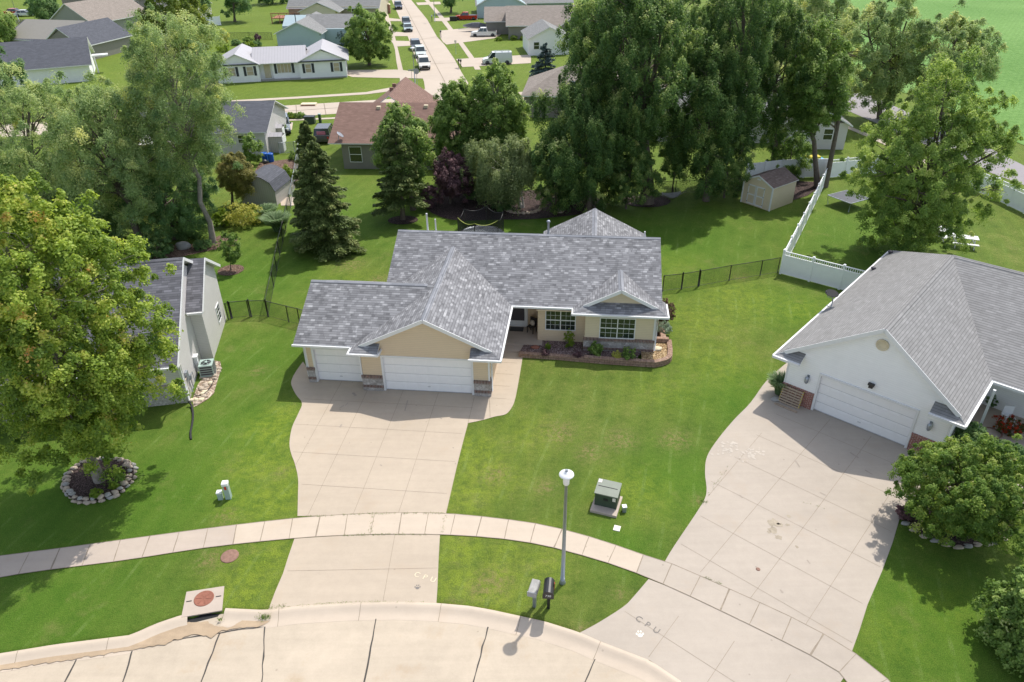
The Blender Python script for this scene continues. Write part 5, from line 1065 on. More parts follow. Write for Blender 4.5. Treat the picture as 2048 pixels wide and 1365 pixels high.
mb = MB(); mb.box(0, 7, 0, 5, 1.0, 1.15); mb.build('floor', [M['woodred']], t)
for x in (0, 1.75, 3.5, 5.25, 7): m = MB(); m.box(x - .08, x + .08, -.08, .08, 0, 2.2); m.build('post', [M['woodred']], t)
m = MB(); m.box(0, 7, -.06, .06, 2.05, 2.2); [m.box(x * .35 - .03, x * .35 + .03, -.03, .03, 1.15, 2.05) for x in range(21)]; m.build('railing', [M['woodred']], t)
# brown roofed house
F = G(689, 338); h = thing('brown_roof_house', 'grey brown house with a reddish brown hip roof behind the spruces', 'house', F, HA * .5 - .02)
mb = MB(); mb.box(0, 15, 0, 10, 0, 2.75); mb.build('wall', [M['taupe']], h)
mb = MB(); mb.box(3.0, 11, 9, 15, 0, 2.75); mb.build('wall', [M['taupe']], h)
ov = .5
slopes(h, [[(-1.2, -ov, 2.75), (15.5, -ov, 2.75), (12, 5.2, 5.4), (-1.2, 5.2, 5.4)], [(-1.2, 5.2, 5.4), (12, 5.2, 5.4), (15.5, 11, 2.75), (9.5, 11.3, 2.75), (-1.2, 11.3, 2.75)][:5], [(15.5, -ov, 2.75), (15.5, 11, 2.75), (12, 5.2, 5.4)], [(-1.2, 7, 4.7), (2.4, 10.3, 6.0), (2.4, 4.5, 5.5), (-1.2, 5.2, 5.4)][:3]][:3] + gable_y(-.6, 8.5, 6, 14.5, 2.8, 6.0, .4), 'shingle_b')
window(h, .7, 2.0, .7, 2.3, 0, grid=None); window(h, 8.2, 9.6, .9, 2.2, 0, grid=None, units=2)
for x, y, z in ((3.1, 4.4, 5.05), (8.0, 4.6, 5.15)): m = MB(); m.box(x - .2, x + .2, y - .2, y + .15, z - .25, z + .16); m.build('roof_vent', [M['markcream']], h)
for x, y in ((3.3, 11.5), (3.4, 9.6)): m = MB(); m.box(x - .2, x + .2, y - .15, y + .15, 5.55, 5.95); m.build('roof_vent', [M['rust2']], h)
t = thing('satellite_dish', 'grey satellite dish at the left edge of the brown roof', 'satellite dish', G(676, 276, 3.2)); mb = MB(); mb.T = Matrix.Rotation(.7, 4, 'Y'); mb.lathe([(.4, .42), (.38, .44), (.2, .38), (.02, .36)], n=18); mb.build('dish', [M['galv']], t); mb = MB(); mb.tube([(0, 0, -.2), (.1, 0, .3)], .03, 6); mb.build('mast', [M['galv']], t)
# dark roofed house
F = G(537, 312); h = thing('dark_roof_house', 'beige house with plain dark grey roof behind the locust trees', 'house', F, .03)
mb = MB(); wall_g(mb, -17, 0, 0, 9.5, 2.8, 4.7, 'x'); mb.build('wall', [M['greysid']], h); slopes(h, gable_x(-17, 0, 0, 9.5, 2.8, 4.7, .4), 'shingle_d'); window(h, -2.9, -2.2, 1.4, 2.3, 0, grid=None); pipe(h, -5.2, 2.3, 3.2, 4.3, .09, 'galv')
mb = MB(); mb.slab([(-12.5, -3.2, 2.35), (-6.6, -3.2, 2.35), (-6.2, 0, 2.65), (-12.5, 0, 2.65)], .1, 0, 1); mb.build('patio_cover', [M['awning'], M['woodred']], h)
for x in (-12.2, -6.8): m = MB(); m.box(x - .07, x + .07, -3.0, -2.86, 0, 2.3); m.build('porch_post', [M['white']], h)
# hip roof between the trees, taupe house, pale houses
F = G(1048, 235); h = house('tan_roof_house', 'low house with a tan grey hip roof between the tall trees', F, -.12, [(0, 14, 0, 10, 0, 2.7)], [hip(0, 14, 0, 10, 2.7, 5.4)], 'taupe', 'shingle_t'); m = MB(); m.box(5.6, 6.2, 1.5, 1.9, 3.7, 4.0); m.build('roof_vent', [M['shutterb']], h)
F = G(1017, 79); h = house('taupe_house', 'taupe house with brown grey roof and blue shutters beside the white pickup', F, .0, [(0, 13, 0, 11, 2.7, 5.3, 'x'), (-4.5, 1, 6, 15, 2.6, 4.6, 'x'), (9.5, 17, -3, 8, 2.6, 4.6, 'y')], [gable_x(0, 14, 0, 11, 2.7, 5.3, .5), gable_x(-4.5, 3, 6, 15, 2.6, 4.6), gable_y(9.5, 17, -3, 8, 2.6, 5.0)], 'taupe', 'shingle_t'); window(h, 4.1, 5.2, 1.0, 2.1, 0, grid=(2, 2)); shutters(h, 4.1, 5.2, 1.0, 2.1, 0, 'shutterb')
F = G(955, 37); h = house('mint_house', 'pale mint gabled house behind the red pickup', F, .05, [(0, 11, 0, 14, 2.8, 6.0, 'y'), (10, 22, 4, 15, 2.8, 5.0, 'x')], [gable_y(0, 11, 0, 14, 2.8, 5.6), gable_x(9, 22, 3, 15, 2.8, 5.2)], 'blue', 'shingle_g')
F = G(1058, 112); h = house('white_cottage', 'white gabled house partly hidden by the tall trees beside the van', F, .1, [(0, 7, 0, 9, 2.9, 4.6, 'y')], [gable_y(0, 7, 0, 9, 2.9, 4.6)], 'whitesid', 'shingle_g'); window(h, .8, 1.8, 1.0, 2.2, 0, grid=None)
F = G(1575, 298); h = house('pale_grey_house', 'pale grey house glimpsed through the trees behind the shed', F, -.1, [(0, 5.8, 0, 9, 0, 2.8), (-14, 0, 2, 11, 0, 2.8)], [gable_y(-1, 5.8, 0, 10, 2.8, 4.6), gable_x(-14, 0, 2, 11, 2.8, 4.8)], 'greysid', 'shingle_g'); window(h, 3.4, 4.4, 1.0, 2.2, 0, grid=None)
# far left group
F = G(-40, 182); h = house('dark_hip_house', 'pale house with dark grey gable roof at the far left behind the locusts', F, R(24), [(0, 15, 0, 11, 2.7, 5.4, 'x')], [gable_x(0, 15, 0, 11, 2.7, 5.6, .5)], 'whitesid', 'shingle_d'); m = MB(); m.box(15.3, 17.6, 6, 7.4, 2.5, 2.7); m.box(15.5, 15.7, 6.1, 6.3, 0, 2.5); m.build('side_porch', [M['white']], h)
F = G(20, 108); h = house('slate_house', 'dark walled house with pale slate roof, second house from the far left corner', F, R(-14), [(0, 13, 0, 12, 2.7, 5.2, 'x'), (12.0, 20.0, -4, 8, 2.7, 5.0, 'y')], [gable_x(0, 13, 0, 12, 2.7, 5.0), gable_y(12, 20, -4, 8, 2.7, 5.4)], 'taupe', 'shingle_d')
F = G(108, 71); h = house('sage_house', 'sage gabled house with tan roof and a dish at the far left', F, R(-18), [(0, 11, 0, 16, 2.7, 6.2, 'y')], [gable_y(0, 11, 0, 16, 2.8, 6.2)], 'sage', 'shingle_t')
F = G(136, 44); h = house('tall_taupe_house', 'two storey taupe house with tan roof at the top left', F, R(-20), [(0, 18, 0, 14, 5.0, 9.0, 'y')], [gable_y(0, 18, 0, 14, 5.0, 9.2)], 'taupe', 'shingle_t')
for z in (3.2, 1.5): window(h, 3, 4.2, z, z + 1.1, 18, 'y', 1, grid=None); window(h, 8, 9.2, z, z + 1.1, 18, 'y', 1, grid=None)
F = G(270, 40); h = house('pale_far_house', 'pale grey far house right of the two storey taupe house', F, R(-10), [(0, 14, 0, 10, 2.7, 5.2, 'x')], [gable_x(0, 14, 0, 10, 2.7, 5.2)], 'greysid', 'shingle_g')
F = G(975, 8); h = house('roadside_far_house', 'grey roofed far house at the top beyond the mint house', F, 0, [(0, 20, 0, 12, 2.7, 5.2, 'x')], [gable_x(0, 20, 0, 12, 2.7, 5.4)], 'whitesid', 'shingle_g')

# ================================================================ VEHICLES
def wheel(parent, x, y, r, w=.22, side=1):
    mb = MB(); mb.T = Matrix.Translation((x, y, r)) @ Matrix.Rotation(math.pi / 2, 4, 'X'); mb.lathe([(r * .6, -w / 2), (r * .93, -w / 2), (r, -w / 3), (r, w / 3), (r * .93, w / 2), (r * .6, w / 2)], n=20); o = mb.build('wheel', [M['tyre']], parent)
    m = MB(); m.T = mb.T; q = -side; m.lathe([(r * .62, q * (w / 2 - .03)), (r * .58, q * (w / 2 + .005)), (r * .2, q * (w / 2 - .03)), (.02, q * (w / 2 + .01))], n=14); m.build('rim', [M['chrome']], o)
def car(name, label, cat, loc, rz, col, L_=4.6, Wd=1.85, kind='suv', group=None, sc_=.86):
    t = thing(name, label, cat, loc, rz, group, sc_); h = {'sedan': 1.42, 'suv': 1.72, 'pickup': 1.85, 'van': 2.15}[kind]; r = .34 if kind == 'sedan' else .38; W2 = Wd / 2
    bl = {'sedan': .88, 'suv': 1.05, 'pickup': 1.15, 'van': 1.2}[kind]      # beltline; front of the car is +x
    cab = {'sedan': ((-1.75, bl), (-1.2, h), (.35, h), (1.15, bl - .02)), 'suv': ((-2.2, bl), (-1.95, h), (.35, h), (1.05, bl)), 'pickup': ((-.75, bl), (-.6, h), (.75, h), (1.35, bl)), 'van': ((-2.75, bl), (-2.68, h), (1.0, h), (1.75, bl))}[kind]
    x0, x1 = -L_ / 2, L_ / 2
    prof = [(x0, .35), (x0 - .03, .6), (x0 + .02, bl - .04), (cab[0][0], bl), (cab[3][0], bl), (x1 - .35, bl - .14), (x1 - .05, bl - .28), (x1 + .02, .6), (x1 - .05, .32)]
    arch = lambda xc: [(xc + (r + .07) * math.cos(math.pi * k / 8), .32 + max(0, (r + .07) * math.sin(math.pi * k / 8))) for k in range(9)]
    wx = (x1 - .85, x0 + .9 if kind != 'van' else x0 + 1.0); P = prof + arch(wx[0]) + arch(wx[1])
    mb = MB()
    A = [Vector((x, -W2, z)) for x, z in P]; B = [Vector((x, W2, z)) for x, z in P]
    for side in (A, B):
        for tri in tessellate_polygon([side]): mb.poly([side[i] for i in tri])
    for i in range(len(P)): j = (i + 1) % len(P); mb.poly([A[j], A[i], B[i], B[j]])
    mb.box(x0 + .1, x1 - .1, -W2 + .25, W2 - .25, .25, .5)
    ti = .16; T2 = [(cab[0][0], -W2 + .04, cab[0][1]), (cab[3][0], -W2 + .04, cab[3][1]), (cab[2][0], -W2 + ti, cab[2][1]), (cab[1][0], -W2 + ti, cab[1][1])]
    T3 = [(x, -y, z) for x, y, z in T2]
    # roof, pillars and (for a van) the blank sides
    rt_ = [T2[3], T2[2], T3[2], T3[3]]; mb.slab([(x, y, z + .03) for x, y, z in rt_], .08, 0, 0)
    for S_ in (T2, T3):
        v = [Vector(p) for p in S_]
        for a, b in ((0, 3), (1, 2)): mb.bar(v[a], v[b], .07, .07)
        n_ = {'sedan': (.42,), 'suv': (.28, .62), 'pickup': (.45,), 'van': ()}[kind]
        for f in n_: mb.bar(v[0].lerp(v[1], f), v[3].lerp(v[2], f), .06, .06)
        if kind == 'van':
            q = .8; a, b, c, d = v[0], v[0].lerp(v[1], .72), v[3].lerp(v[2], .84), v[3]; s_ = -1 if a.y < 0 else 1; mb.extr([a, b, c, d], (0, s_ * .015, 0))
    if kind == 'van': v = [Vector(p) for p in (T2[0], T3[0], T3[3], T2[3])]; mb.extr(v, (-.02, 0, 0))
    body = mb.build('body', [carpaint(col, name + '_paint')], t)
    mb = MB(); G2 = [Vector(p) for p in T2]; G3 = [Vector(p) for p in T3]
    mb.poly([G2[0], G2[1], G2[2], G2[3]]); mb.poly([G3[3], G3[2], G3[1], G3[0]]); mb.poly([G2[1], G3[1], G3[2], G2[2]]); mb.poly([G3[0], G2[0], G2[3], G3[3]]); mb.build('window', [M['carglass']], t)
    for x in wx:
        for s_ in (-1, 1): wheel(t, x, s_ * (W2 - .12), r, .22, s_)
    for s_ in (-1, 1):
        m = MB(); m.box(x1 - .12, x1 + .035, s_ * (W2 - .38) - .16, s_ * (W2 - .38) + .16, .62, .8); m.build('headlight', [M['lampwhite']], t)
        m = MB(); m.box(x0 - .04, x0 + .08, s_ * (W2 - .2) - .1, s_ * (W2 - .2) + .1, .65, .9); m.build('tail_light', [M['redpetal']], t)
        m = MB(); m.box(cab[3][0] - .15, cab[3][0] + .02, s_ * (W2 + .1) - .1, s_ * (W2 + .1) + .1, bl, bl + .16); m.build('mirror', [M['black']], t)
    m = MB(); m.box(x1 - .02, x1 + .05, -W2 + .45, W2 - .45, .5, .8); m.build('grille', [M['black']], t)
    m = MB(); m.box(x1 - .05, x1 + .1, -W2 + .08, W2 - .08, .34, .5); m.build('front_bumper', [M['rubber'] if kind != 'pickup' else M['chrome']], t)
    if kind == 'pickup': m = MB(); m.box(x0 + .1, cab[0][0] - .08, -W2 + .1, W2 - .1, bl - .01, bl + .015); m.build('bed', [M['black']], t)
    if kind == 'van':
        m = MB()
        for x in (-2.2, -.9, .4): m.box(x - .03, x + .03, -W2 + .2, W2 - .2, h + .1, h + .15)
        for y in (-.6, .6): m.box(-2.4, .6, y - .03, y + .03, h + .15, h + .2)
        m.build('ladder_rack', [M['galv']], t)
    return t
dn = lambda p, q: math.atan2(*((G(*q) - G(*p)).yx))
rd = dn((800, 20), (850, 135))      # towards the viewer down the side street
car('parked_suv', 'silver white suv at the near end of the row parked on the side street', 'suv', G(848, 136), rd, (.62, .60, .55), 4.9, kind='suv', sc_=.95)
car('parked_car', 'pale green white car second from the near end of the parked row', 'car', G(841, 113), rd, (.58, .64, .62), 4.6, kind='suv', sc_=.92)
car('parked_suv', 'dark suv third from the near end of the parked row', 'suv', G(832, 99), rd, (.10, .11, .14), 4.7, kind='suv', sc_=.92)
car('parked_car', 'light blue sedan parked halfway up the side street', 'car', G(816, 62), rd, (.36, .45, .47), 4.6, kind='sedan', sc_=.95)
car('parked_suv', 'dark grey suv just beyond the light blue sedan', 'suv', G(813, 51), rd, (.09, .10, .12), 4.7, kind='suv', sc_=.9)
car('parked_car', 'dark blue car farthest up the side street', 'car', G(797, 18), rd, (.08, .10, .15), 4.6, kind='suv', sc_=.95)
car('work_van', 'white work van with ladder rack in the far driveway', 'van', G(995, 128), math.pi + .06, (.70, .72, .74), 5.6, 2.0, 'van', sc_=.86)
car('pickup_truck', 'white pickup truck in the driveway beside the covered boat', 'pickup truck', G(968, 73), math.pi, (.72, .72, .73), 5.8, 2.0, 'pickup', sc_=.86)
car('pickup_truck', 'red pickup truck in front of the mint house', 'pickup truck', G(932, 40), math.pi, (.45, .015, .012), 5.8, 2.0, 'pickup', sc_=.86)
t = car('pickup_truck', 'bright pink pickup truck with topper by the cream house', 'pickup truck', G(730, 19), math.pi + .05, (.65, .07, .16), 5.6, 2.0, 'pickup', sc_=1.15); m = MB(); m.box(-2.75, -.72, -.9, .9, 1.1, 1.75); m.build('topper', [carpaint((.62, .07, .15), 'topper_paint')], t)
car('minivan', 'grey blue van parked beside the dark roofed house', 'minivan', G(566, 262), dn((566, 262), (562, 232)) + math.pi, (.25, .29, .33), 4.8, 1.9, 'suv', sc_=.95)
t = car('lettered_car', 'dark car with pink and white rear window writing left of the brown roof', 'car', G(652, 278), R(92), (.08, .08, .09), 4.8, 1.9, 'suv', sc_=.95)
m = MB(); m.box(-2.36, -2.33, -.5, .5, 1.15, 1.5) ; m.build('rear_window_stickers', [plain('sticker_pink', (.55, .18, .28), .6)], t)
car('parked_car', 'red car at the top left corner', 'car', G(32, 30), .1, (.4, .02, .02), 4.6, kind='sedan', sc_=1)
car('parked_car', 'white sedan under the round tree at the top left', 'car', G(52, 33), .1, (.65, .66, .68), 4.6, kind='sedan', sc_=1)
t = thing('covered_boat', 'boat on a trailer under a grey canvas cover beside the white pickup', 'boat', G(957, 63), math.pi, scale=.95)
mb = MB(); secs = [(-2.9, .95, .75, 1.25), (-1.5, 1.1, .7, 1.45), (0, 1.1, .7, 1.75), (1.3, .95, .72, 1.7), (2.5, .55, .8, 1.45), (3.3, .08, 1.0, 1.25)]
def sec(x, w_, zb, zt): return [Vector((x, -w_, zb + .35)), Vector((x, -w_ * .5, zb)), Vector((x, w_ * .5, zb)), Vector((x, w_, zb + .35)), Vector((x, w_ * .55, zt)), Vector((x, 0, zt + .08)), Vector((x, -w_ * .55, zt))]
Ss = [sec(*s_) for s_ in secs]
for A, B in zip(Ss, Ss[1:]):
    for k in range(7): j = (k + 1) % 7; mb.poly([A[k], A[j], B[j], B[k]], 1 if k in (3, 4, 5, 6) else 0)
mb.poly(Ss[0][::-1], 1); mb.poly(Ss[-1]); mb.build('hull', [M['galv'], M['canvas']], t)
mb = MB(); mb.bar((-2.5, 0, .5), (4.4, 0, .5), .1, .1); mb.bar((-1, -.8, .5), (-1, .8, .5), .1, .1); tr_ = mb.build('trailer', [M['galv']], t)
for s_ in (-1, 1): wheel(tr_, -1, s_ * .95, .33, .2, s_)
# street furniture far off
def pole(c, h_, label, arm=None, name='street_lamp', cat='street lamp', r=.07):
    t = thing(name, label, cat, c); mb = MB(); mb.tube([(0, 0, 0), (0, 0, h_)], [r, r * .7], 8); mb.build('pole', [M['galv']], t)
    mb = MB(); mb.lathe([(.1, h_ - .3), (.14, h_), (.36, h_), (.3, h_ + .08), (.05, h_ + .15)], n=14); mb.build('lamp_head', [M['lampwhite']], t)
pole(G(831, 176), 5.4, 'slim grey street lamp at the corner of the side street'); pole(G(870, 44), 5.4, 'slim street lamp beside the far right pavement'); pole(G(38, 43), 5.4, 'slim street lamp at the top left corner')
def sign(c, rz, label, name, shape):
    t = thing(name, label, 'sign', c, rz); mb = MB(); mb.tube([(0, 0, 0), (0, 0, 2.3)], .03, 6); mb.build('post', [M['galv']], t); m = MB()
    if shape == 'oct': m.extr([(.42 * math.cos(R(22.5 + 45 * k)), -.03, 2.1 + .42 * math.sin(R(22.5 + 45 * k))) for k in range(8)], (0, -.02, 0)); m.build('panel', [M['galv']], t)
    elif shape == 'street': m.box(-.45, .45, -.02, .02, 2.15, 2.35); m.build('panel', [M['galv']], t)
    else: m.box(-.2, .2, -.05, -.03, 1.9, 2.3); m.build('panel', [M['markwhite']], t)
sign(G(835, 173), .1, 'back of an octagonal stop sign at the street corner', 'stop_sign', 'oct'); sign(G(825, 173), .1, 'slim street name sign at the street corner', 'street_name_sign', 'street'); sign(G(912, 109), 0, 'small white notice sign on a post beside the far pavement', 'notice_sign', 'sq')
def mailbox_far(c, label, m='black', group=None, rz=0):
    t = thing('mailbox', label, 'mailbox', c, rz); mb = MB(); mb.box(-.06, .06, -.06, .06, 0, 1.05); mb.build('post', [M['black']], t); mb = MB(); mb.extr([(-.14, -.3, 1.05), (.14, -.3, 1.05), (.14, -.3, 1.25), (.07, -.3, 1.35), (-.07, -.3, 1.35), (-.14, -.3, 1.25)], (0, .6, 0)); mb.build('box', [M[m]], t)
mailbox_far(G(918, 136), 'far black mailbox, left of a pair beside the side street'); mailbox_far(G(922, 137), 'far black mailbox, right of a pair beside the side street'); mailbox_far(G(882, 76), 'far dark mailbox by the driveway of the white pickup'); mailbox_far(G(864, 44), 'far pale mailbox beside the far right lamp', 'galv')
t = thing('brick_pillar_mailbox', 'red brick mailbox pillar with pale cap at the top of the side street', 'mailbox', G(777, 27)); mb = MB(); mb.box(-.5, .5, -.5, .5, 0, 1.9); mb.build('pillar', [M['redbrick']], t); mb = MB(); mb.extr([(-.58, -.58, 1.9), (.58, -.58, 1.9), (.3, -.58, 2.15), (-.3, -.58, 2.15)], (0, 1.16, 0)); mb.build('cap', [M['markcream']], t)
t = thing('storm_inlet', 'pale storm inlet box on the far street edge behind the brown roof', 'storm drain', G(618, 211)); mb = MB(); mb.box(-1.0, 1.0, -.5, .5, 0, .25); mb.build('slab', [M['markcream']], t); mb = MB(); mb.box(-.9, .9, -.53, -.5, .02, .14); mb.build('opening', [M['rust']], t)
t = thing('transformer', 'dark transformer box on the lawn left of the brown roofed house', 'transformer', G(621, 247)); mb = MB(); mb.box(-.6, .6, -.4, .4, 0, .8); mb.build('cabinet', [M['transf']], t); mb = MB(); mb.box(-.65, .65, -.45, .45, .8, .88); mb.build('lid', [M['black']], t)
t = thing('utility_pedestal', 'slim green pedestal beside the dark transformer box', 'utility pedestal', G(641, 246)); mb = MB(); mb.box(-.15, .15, -.15, .15, 0, 1.0); mb.build('cabinet', [M['transf']], t); mb = MB(); mb.box(-.17, .17, -.17, .17, 1, 1.1); mb.build('cap', [M['pedgreen']], t)
mb = MB(); mb.box(-.8, .8, -.5, .5, 0, .8); mb.box(-.85, .85, -.55, .55, .8, .88); o = tag(mb.build('lawn_bin', [M['black']]), 'low dark bin on the grass beside the red pickup', 'bin'); o.location = G(907, 42)
# ================================================================ TREES AND SHRUBS
rng = np.random.default_rng(21)
LM = {
 'maple': leafmat('maple_leaves', [(.0, (0.087, 0.160, 0.029)), (.35, (0.187, 0.279, 0.046)), (.6, (0.374, 0.475, 0.092)), (.86, (0.598, 0.594, 0.170)), (1, (.66, .36, .14))]),
 'locust': leafmat('locust_leaves', [(.0, (0.133, 0.222, 0.089)), (.5, (0.331, 0.426, 0.171)), (.85, (0.596, 0.610, 0.268)), (1, (0.720, 0.720, 0.243))]),
 'locusty': leafmat('bright_locust_leaves', [(.0, (0.068, 0.121, 0.020)), (.5, (0.176, 0.243, 0.041)), (1, (0.324, 0.365, 0.081))]),
 'silver': leafmat('silver_maple_leaves', [(.0, (.055, .11, .033)), (.4, (.12, .21, .06)), (.66, (.28, .37, .115)), (1, (.62, .64, .30))]),
 'green': leafmat('green_leaves', [(.0, (0.068, 0.135, 0.031)), (.45, (0.180, 0.282, 0.070)), (.75, (0.360, 0.471, 0.140)), (1, (0.648, 0.648, 0.340))]),
 'dark': leafmat('dark_leaves', [(.0, (0.068, 0.149, 0.053)), (.6, (0.185, 0.300, 0.110)), (1, (0.419, 0.486, 0.194))]),
 'spruce': leafmat('spruce_needles', [(.0, (0.052, 0.084, 0.024)), (.6, (0.131, 0.184, 0.051)), (1, (0.294, 0.310, 0.106))], .12, 1.2),
 'blue': leafmat('blue_spruce_needles', [(.0, (0.045, 0.075, 0.068)), (1, (0.165, 0.240, 0.225))], .1, 1.2),
 'birch': leafmat('birch_leaves', [(.0, (0.135, 0.186, 0.077)), (.6, (0.291, 0.352, 0.152)), (1, (0.604, 0.621, 0.327))]),
 'purple': leafmat('purple_leaves', [(.0, (0.058, 0.032, 0.042)), (.6, (0.166, 0.090, 0.098)), (1, (0.350, 0.216, 0.218))], .2, 1.2),
 'rusty': leafmat('rusty_shrub_leaves', [(.0, (0.042, 0.056, 0.021)), (.5, (0.168, 0.098, 0.063)), (1, (0.308, 0.196, 0.126))], .2, 1.2),
 'yellow': leafmat('variegated_leaves', [(.0, (0.195, 0.253, 0.056)), (.5, (0.544, 0.540, 0.133)), (1, (0.700, 0.700, 0.340))]),
 'gold': leafmat('golden_conifer', [(.0, (.12, .14, .04)), (.5, (.28, .27, .09)), (1, (.50, .42, .18))]),
 'magnolia': leafmat('bush_leaves', [(.0, (0.064, 0.131, 0.026)), (.5, (0.171, 0.273, 0.054)), (.85, (0.363, 0.432, 0.098)), (1, (0.514, 0.490, 0.260))]),
 'hack': leafmat('hackberry_leaves', [(.0, (0.083, 0.160, 0.037)), (.4, (0.209, 0.314, 0.075)), (.72, (0.420, 0.524, 0.142)), (1, (0.720, 0.720, 0.335))]),
 'grass': leafmat('ornamental_grass', [(.0, (0.096, 0.168, 0.072)), (.6, (0.204, 0.300, 0.144)), (1, (0.432, 0.504, 0.312))]),
 'sage': leafmat('silver_groundcover', [(.0, (.16, .22, .15)), (1, (.42, .50, .38))]),
 'lime': leafmat('lime_leaves', [(.0, (.10, .18, .02)), (1, (.30, .40, .05))]),
 'red': leafmat('red_flowers', [(.0, (.05, .08, .02)), (.45, (.08, .10, .02)), (.5, (.45, .05, .02)), (1, (.6, .10, .03))]),
}
def leaf_mesh(name, P, Nn, size, rnd, mat, parent=None, asp=.62, D=None):
    n = len(P); r = rng.normal(size=(n, 3))
    if D is None: t = np.cross(Nn, r)
    else: t = D
    t /= np.linalg.norm(t, axis=1, keepdims=True) + 1e-9; b = np.cross(Nn, t); b /= np.linalg.norm(b, axis=1, keepdims=True) + 1e-9
    size = np.asarray(size)[:, None]; l = t * size * .5; w = b * size * .5 * asp
    V = np.stack([P - l, P + w + l * .1, P + l, P - w + l * .1], 1).reshape(-1, 3)
    me = bpy.data.meshes.new(name); me.vertices.add(4 * n); me.vertices.foreach_set('co', V.astype(np.float32).ravel())
    me.loops.add(4 * n); me.loops.foreach_set('vertex_index', np.arange(4 * n)); me.polygons.add(n); me.polygons.foreach_set('loop_start', np.arange(n) * 4)
    me.update(calc_edges=True); at = me.attributes.new('rnd', 'FLOAT', 'FACE'); at.data.foreach_set('value', np.clip(rnd, 0, 1).astype(np.float32))
    me.materials.append(mat); o = bpy.data.objects.new(name, me); COL.objects.link(o)
    if parent: o.parent = parent
    return o
def unit(v): return v / (np.linalg.norm(v, axis=-1, keepdims=True) + 1e-9)
def fit(base, bb):
    cx, cy = (bb[0] + bb[2]) / 2, (bb[1] + bb[3]) / 2; d = ray(cx, cy); t = base.y / d.y; C = Vector((0, 0, CAM_H)) + d * t
    D = depth(C); rx = (bb[2] - bb[0]) / 2 * D / FPX; hh = (bb[3] - bb[1]) / 2 * D / FPX; th = math.atan2(-d.z, math.hypot(d.x, d.y))
    k = math.sin(th) * min(rx, hh * .9) * .9; rz = math.sqrt(max((.35 * hh) ** 2, hh * hh - k * k)) / math.cos(th); return C, rx, rz
def crown(parent, C, rx, rz, mat, leaf, cov=3.2, lobes=9, clump=.55, ry=None, droop=0, name='crown', cap=70000, flat=1.05, zmin=.15, tip=.22, jag=1.0, lobe_r=.5, asp=.62, var=1.0, shrink=.95, hang=0, ryk=1.0):
    """leaf clumps spread over the lobes of an uneven crown; returns lobe centres in the parent's space"""
    ry = (ry or rx) * ryk; Rv = np.array((rx, ry, rz)) * shrink; lobes = int(lobes * 1.35); lobe_r *= .88; dirs = unit(rng.normal(size=(lobes, 3)) + np.array((0, 0, .25)))
    # push lobe directions apart
    for _ in range(30):
        df = dirs[:, None] - dirs[None]; ds = np.linalg.norm(df, axis=2) + np.eye(lobes); dirs = unit(dirs + (df / ds[..., None] ** 3).sum(1) * .02)
    lc = dirs * Rv * rng.uniform(.38, .74, (lobes, 1)); lr = Rv * lobe_r * rng.uniform(.6, 1.05, (lobes, 1))
    area = 4 * math.pi * (rx * rz); n = int(min(cap, cov * area / (leaf * leaf * asp * .5))); clump *= 1.15; per = int(np.clip(2.6 * clump * clump / (leaf * leaf * asp * .5), 40, 260)); K = max(lobes * 4, n // per)
    li = rng.integers(0, lobes, K); cd_ = unit(rng.normal(size=(K, 3)) + dirs[li] * .75 + np.array((0, 0, .25)))
    rr = rng.uniform(.2, 1.3, (K, 1)) ** .55; csz = np.where(rr > 1.03, .6, 1.0) * rng.uniform(.55, 1.35, (K, 1))
    cc = lc[li] + cd_ * lr[li] * rr * (1 + jag * .12 * rng.normal(size=(K, 1))); crn = rng.normal(size=K)
    ci = np.repeat(np.arange(K), per); N = len(ci); gd = unit(rng.normal(size=(N, 3)) + np.array((0, 0, .45)) + (unit(cc / Rv) * .5)[ci]); g = gd * (rng.uniform(.35, 1.0, (N, 1)) + .12 * rng.normal(size=(N, 1))) * clump * .62 * csz[ci]; g[:, 2] *= flat; g[:, :2] *= np.clip(1.1 - .45 * gd[:, 2:3], .4, 1.5)
    if droop: g[:, 2] -= np.abs(rng.normal(size=N)) * clump * droop
    P = cc[ci] + g; out = unit(cc[ci] / Rv); Nn = unit(gd * .75 + out * .2 + np.array((0, 0, .45)) + rng.normal(size=(N, 3)) * .5)
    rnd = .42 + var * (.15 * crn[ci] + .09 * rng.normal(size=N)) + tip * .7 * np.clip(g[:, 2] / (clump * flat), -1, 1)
    if hang: P[:, 2] -= np.where(rng.random(N) < .25, rng.uniform(0, hang, N), 0)
    P = P + np.array(C); keep = P[:, 2] > zmin; P, Nn, rnd = P[keep], Nn[keep], rnd[keep]
    leaf_mesh(name, P, Nn, leaf * rng.uniform(.7, 1.3, len(P)), rnd, mat, parent, asp); return [Vector(C) + Vector(q) for q in lc]
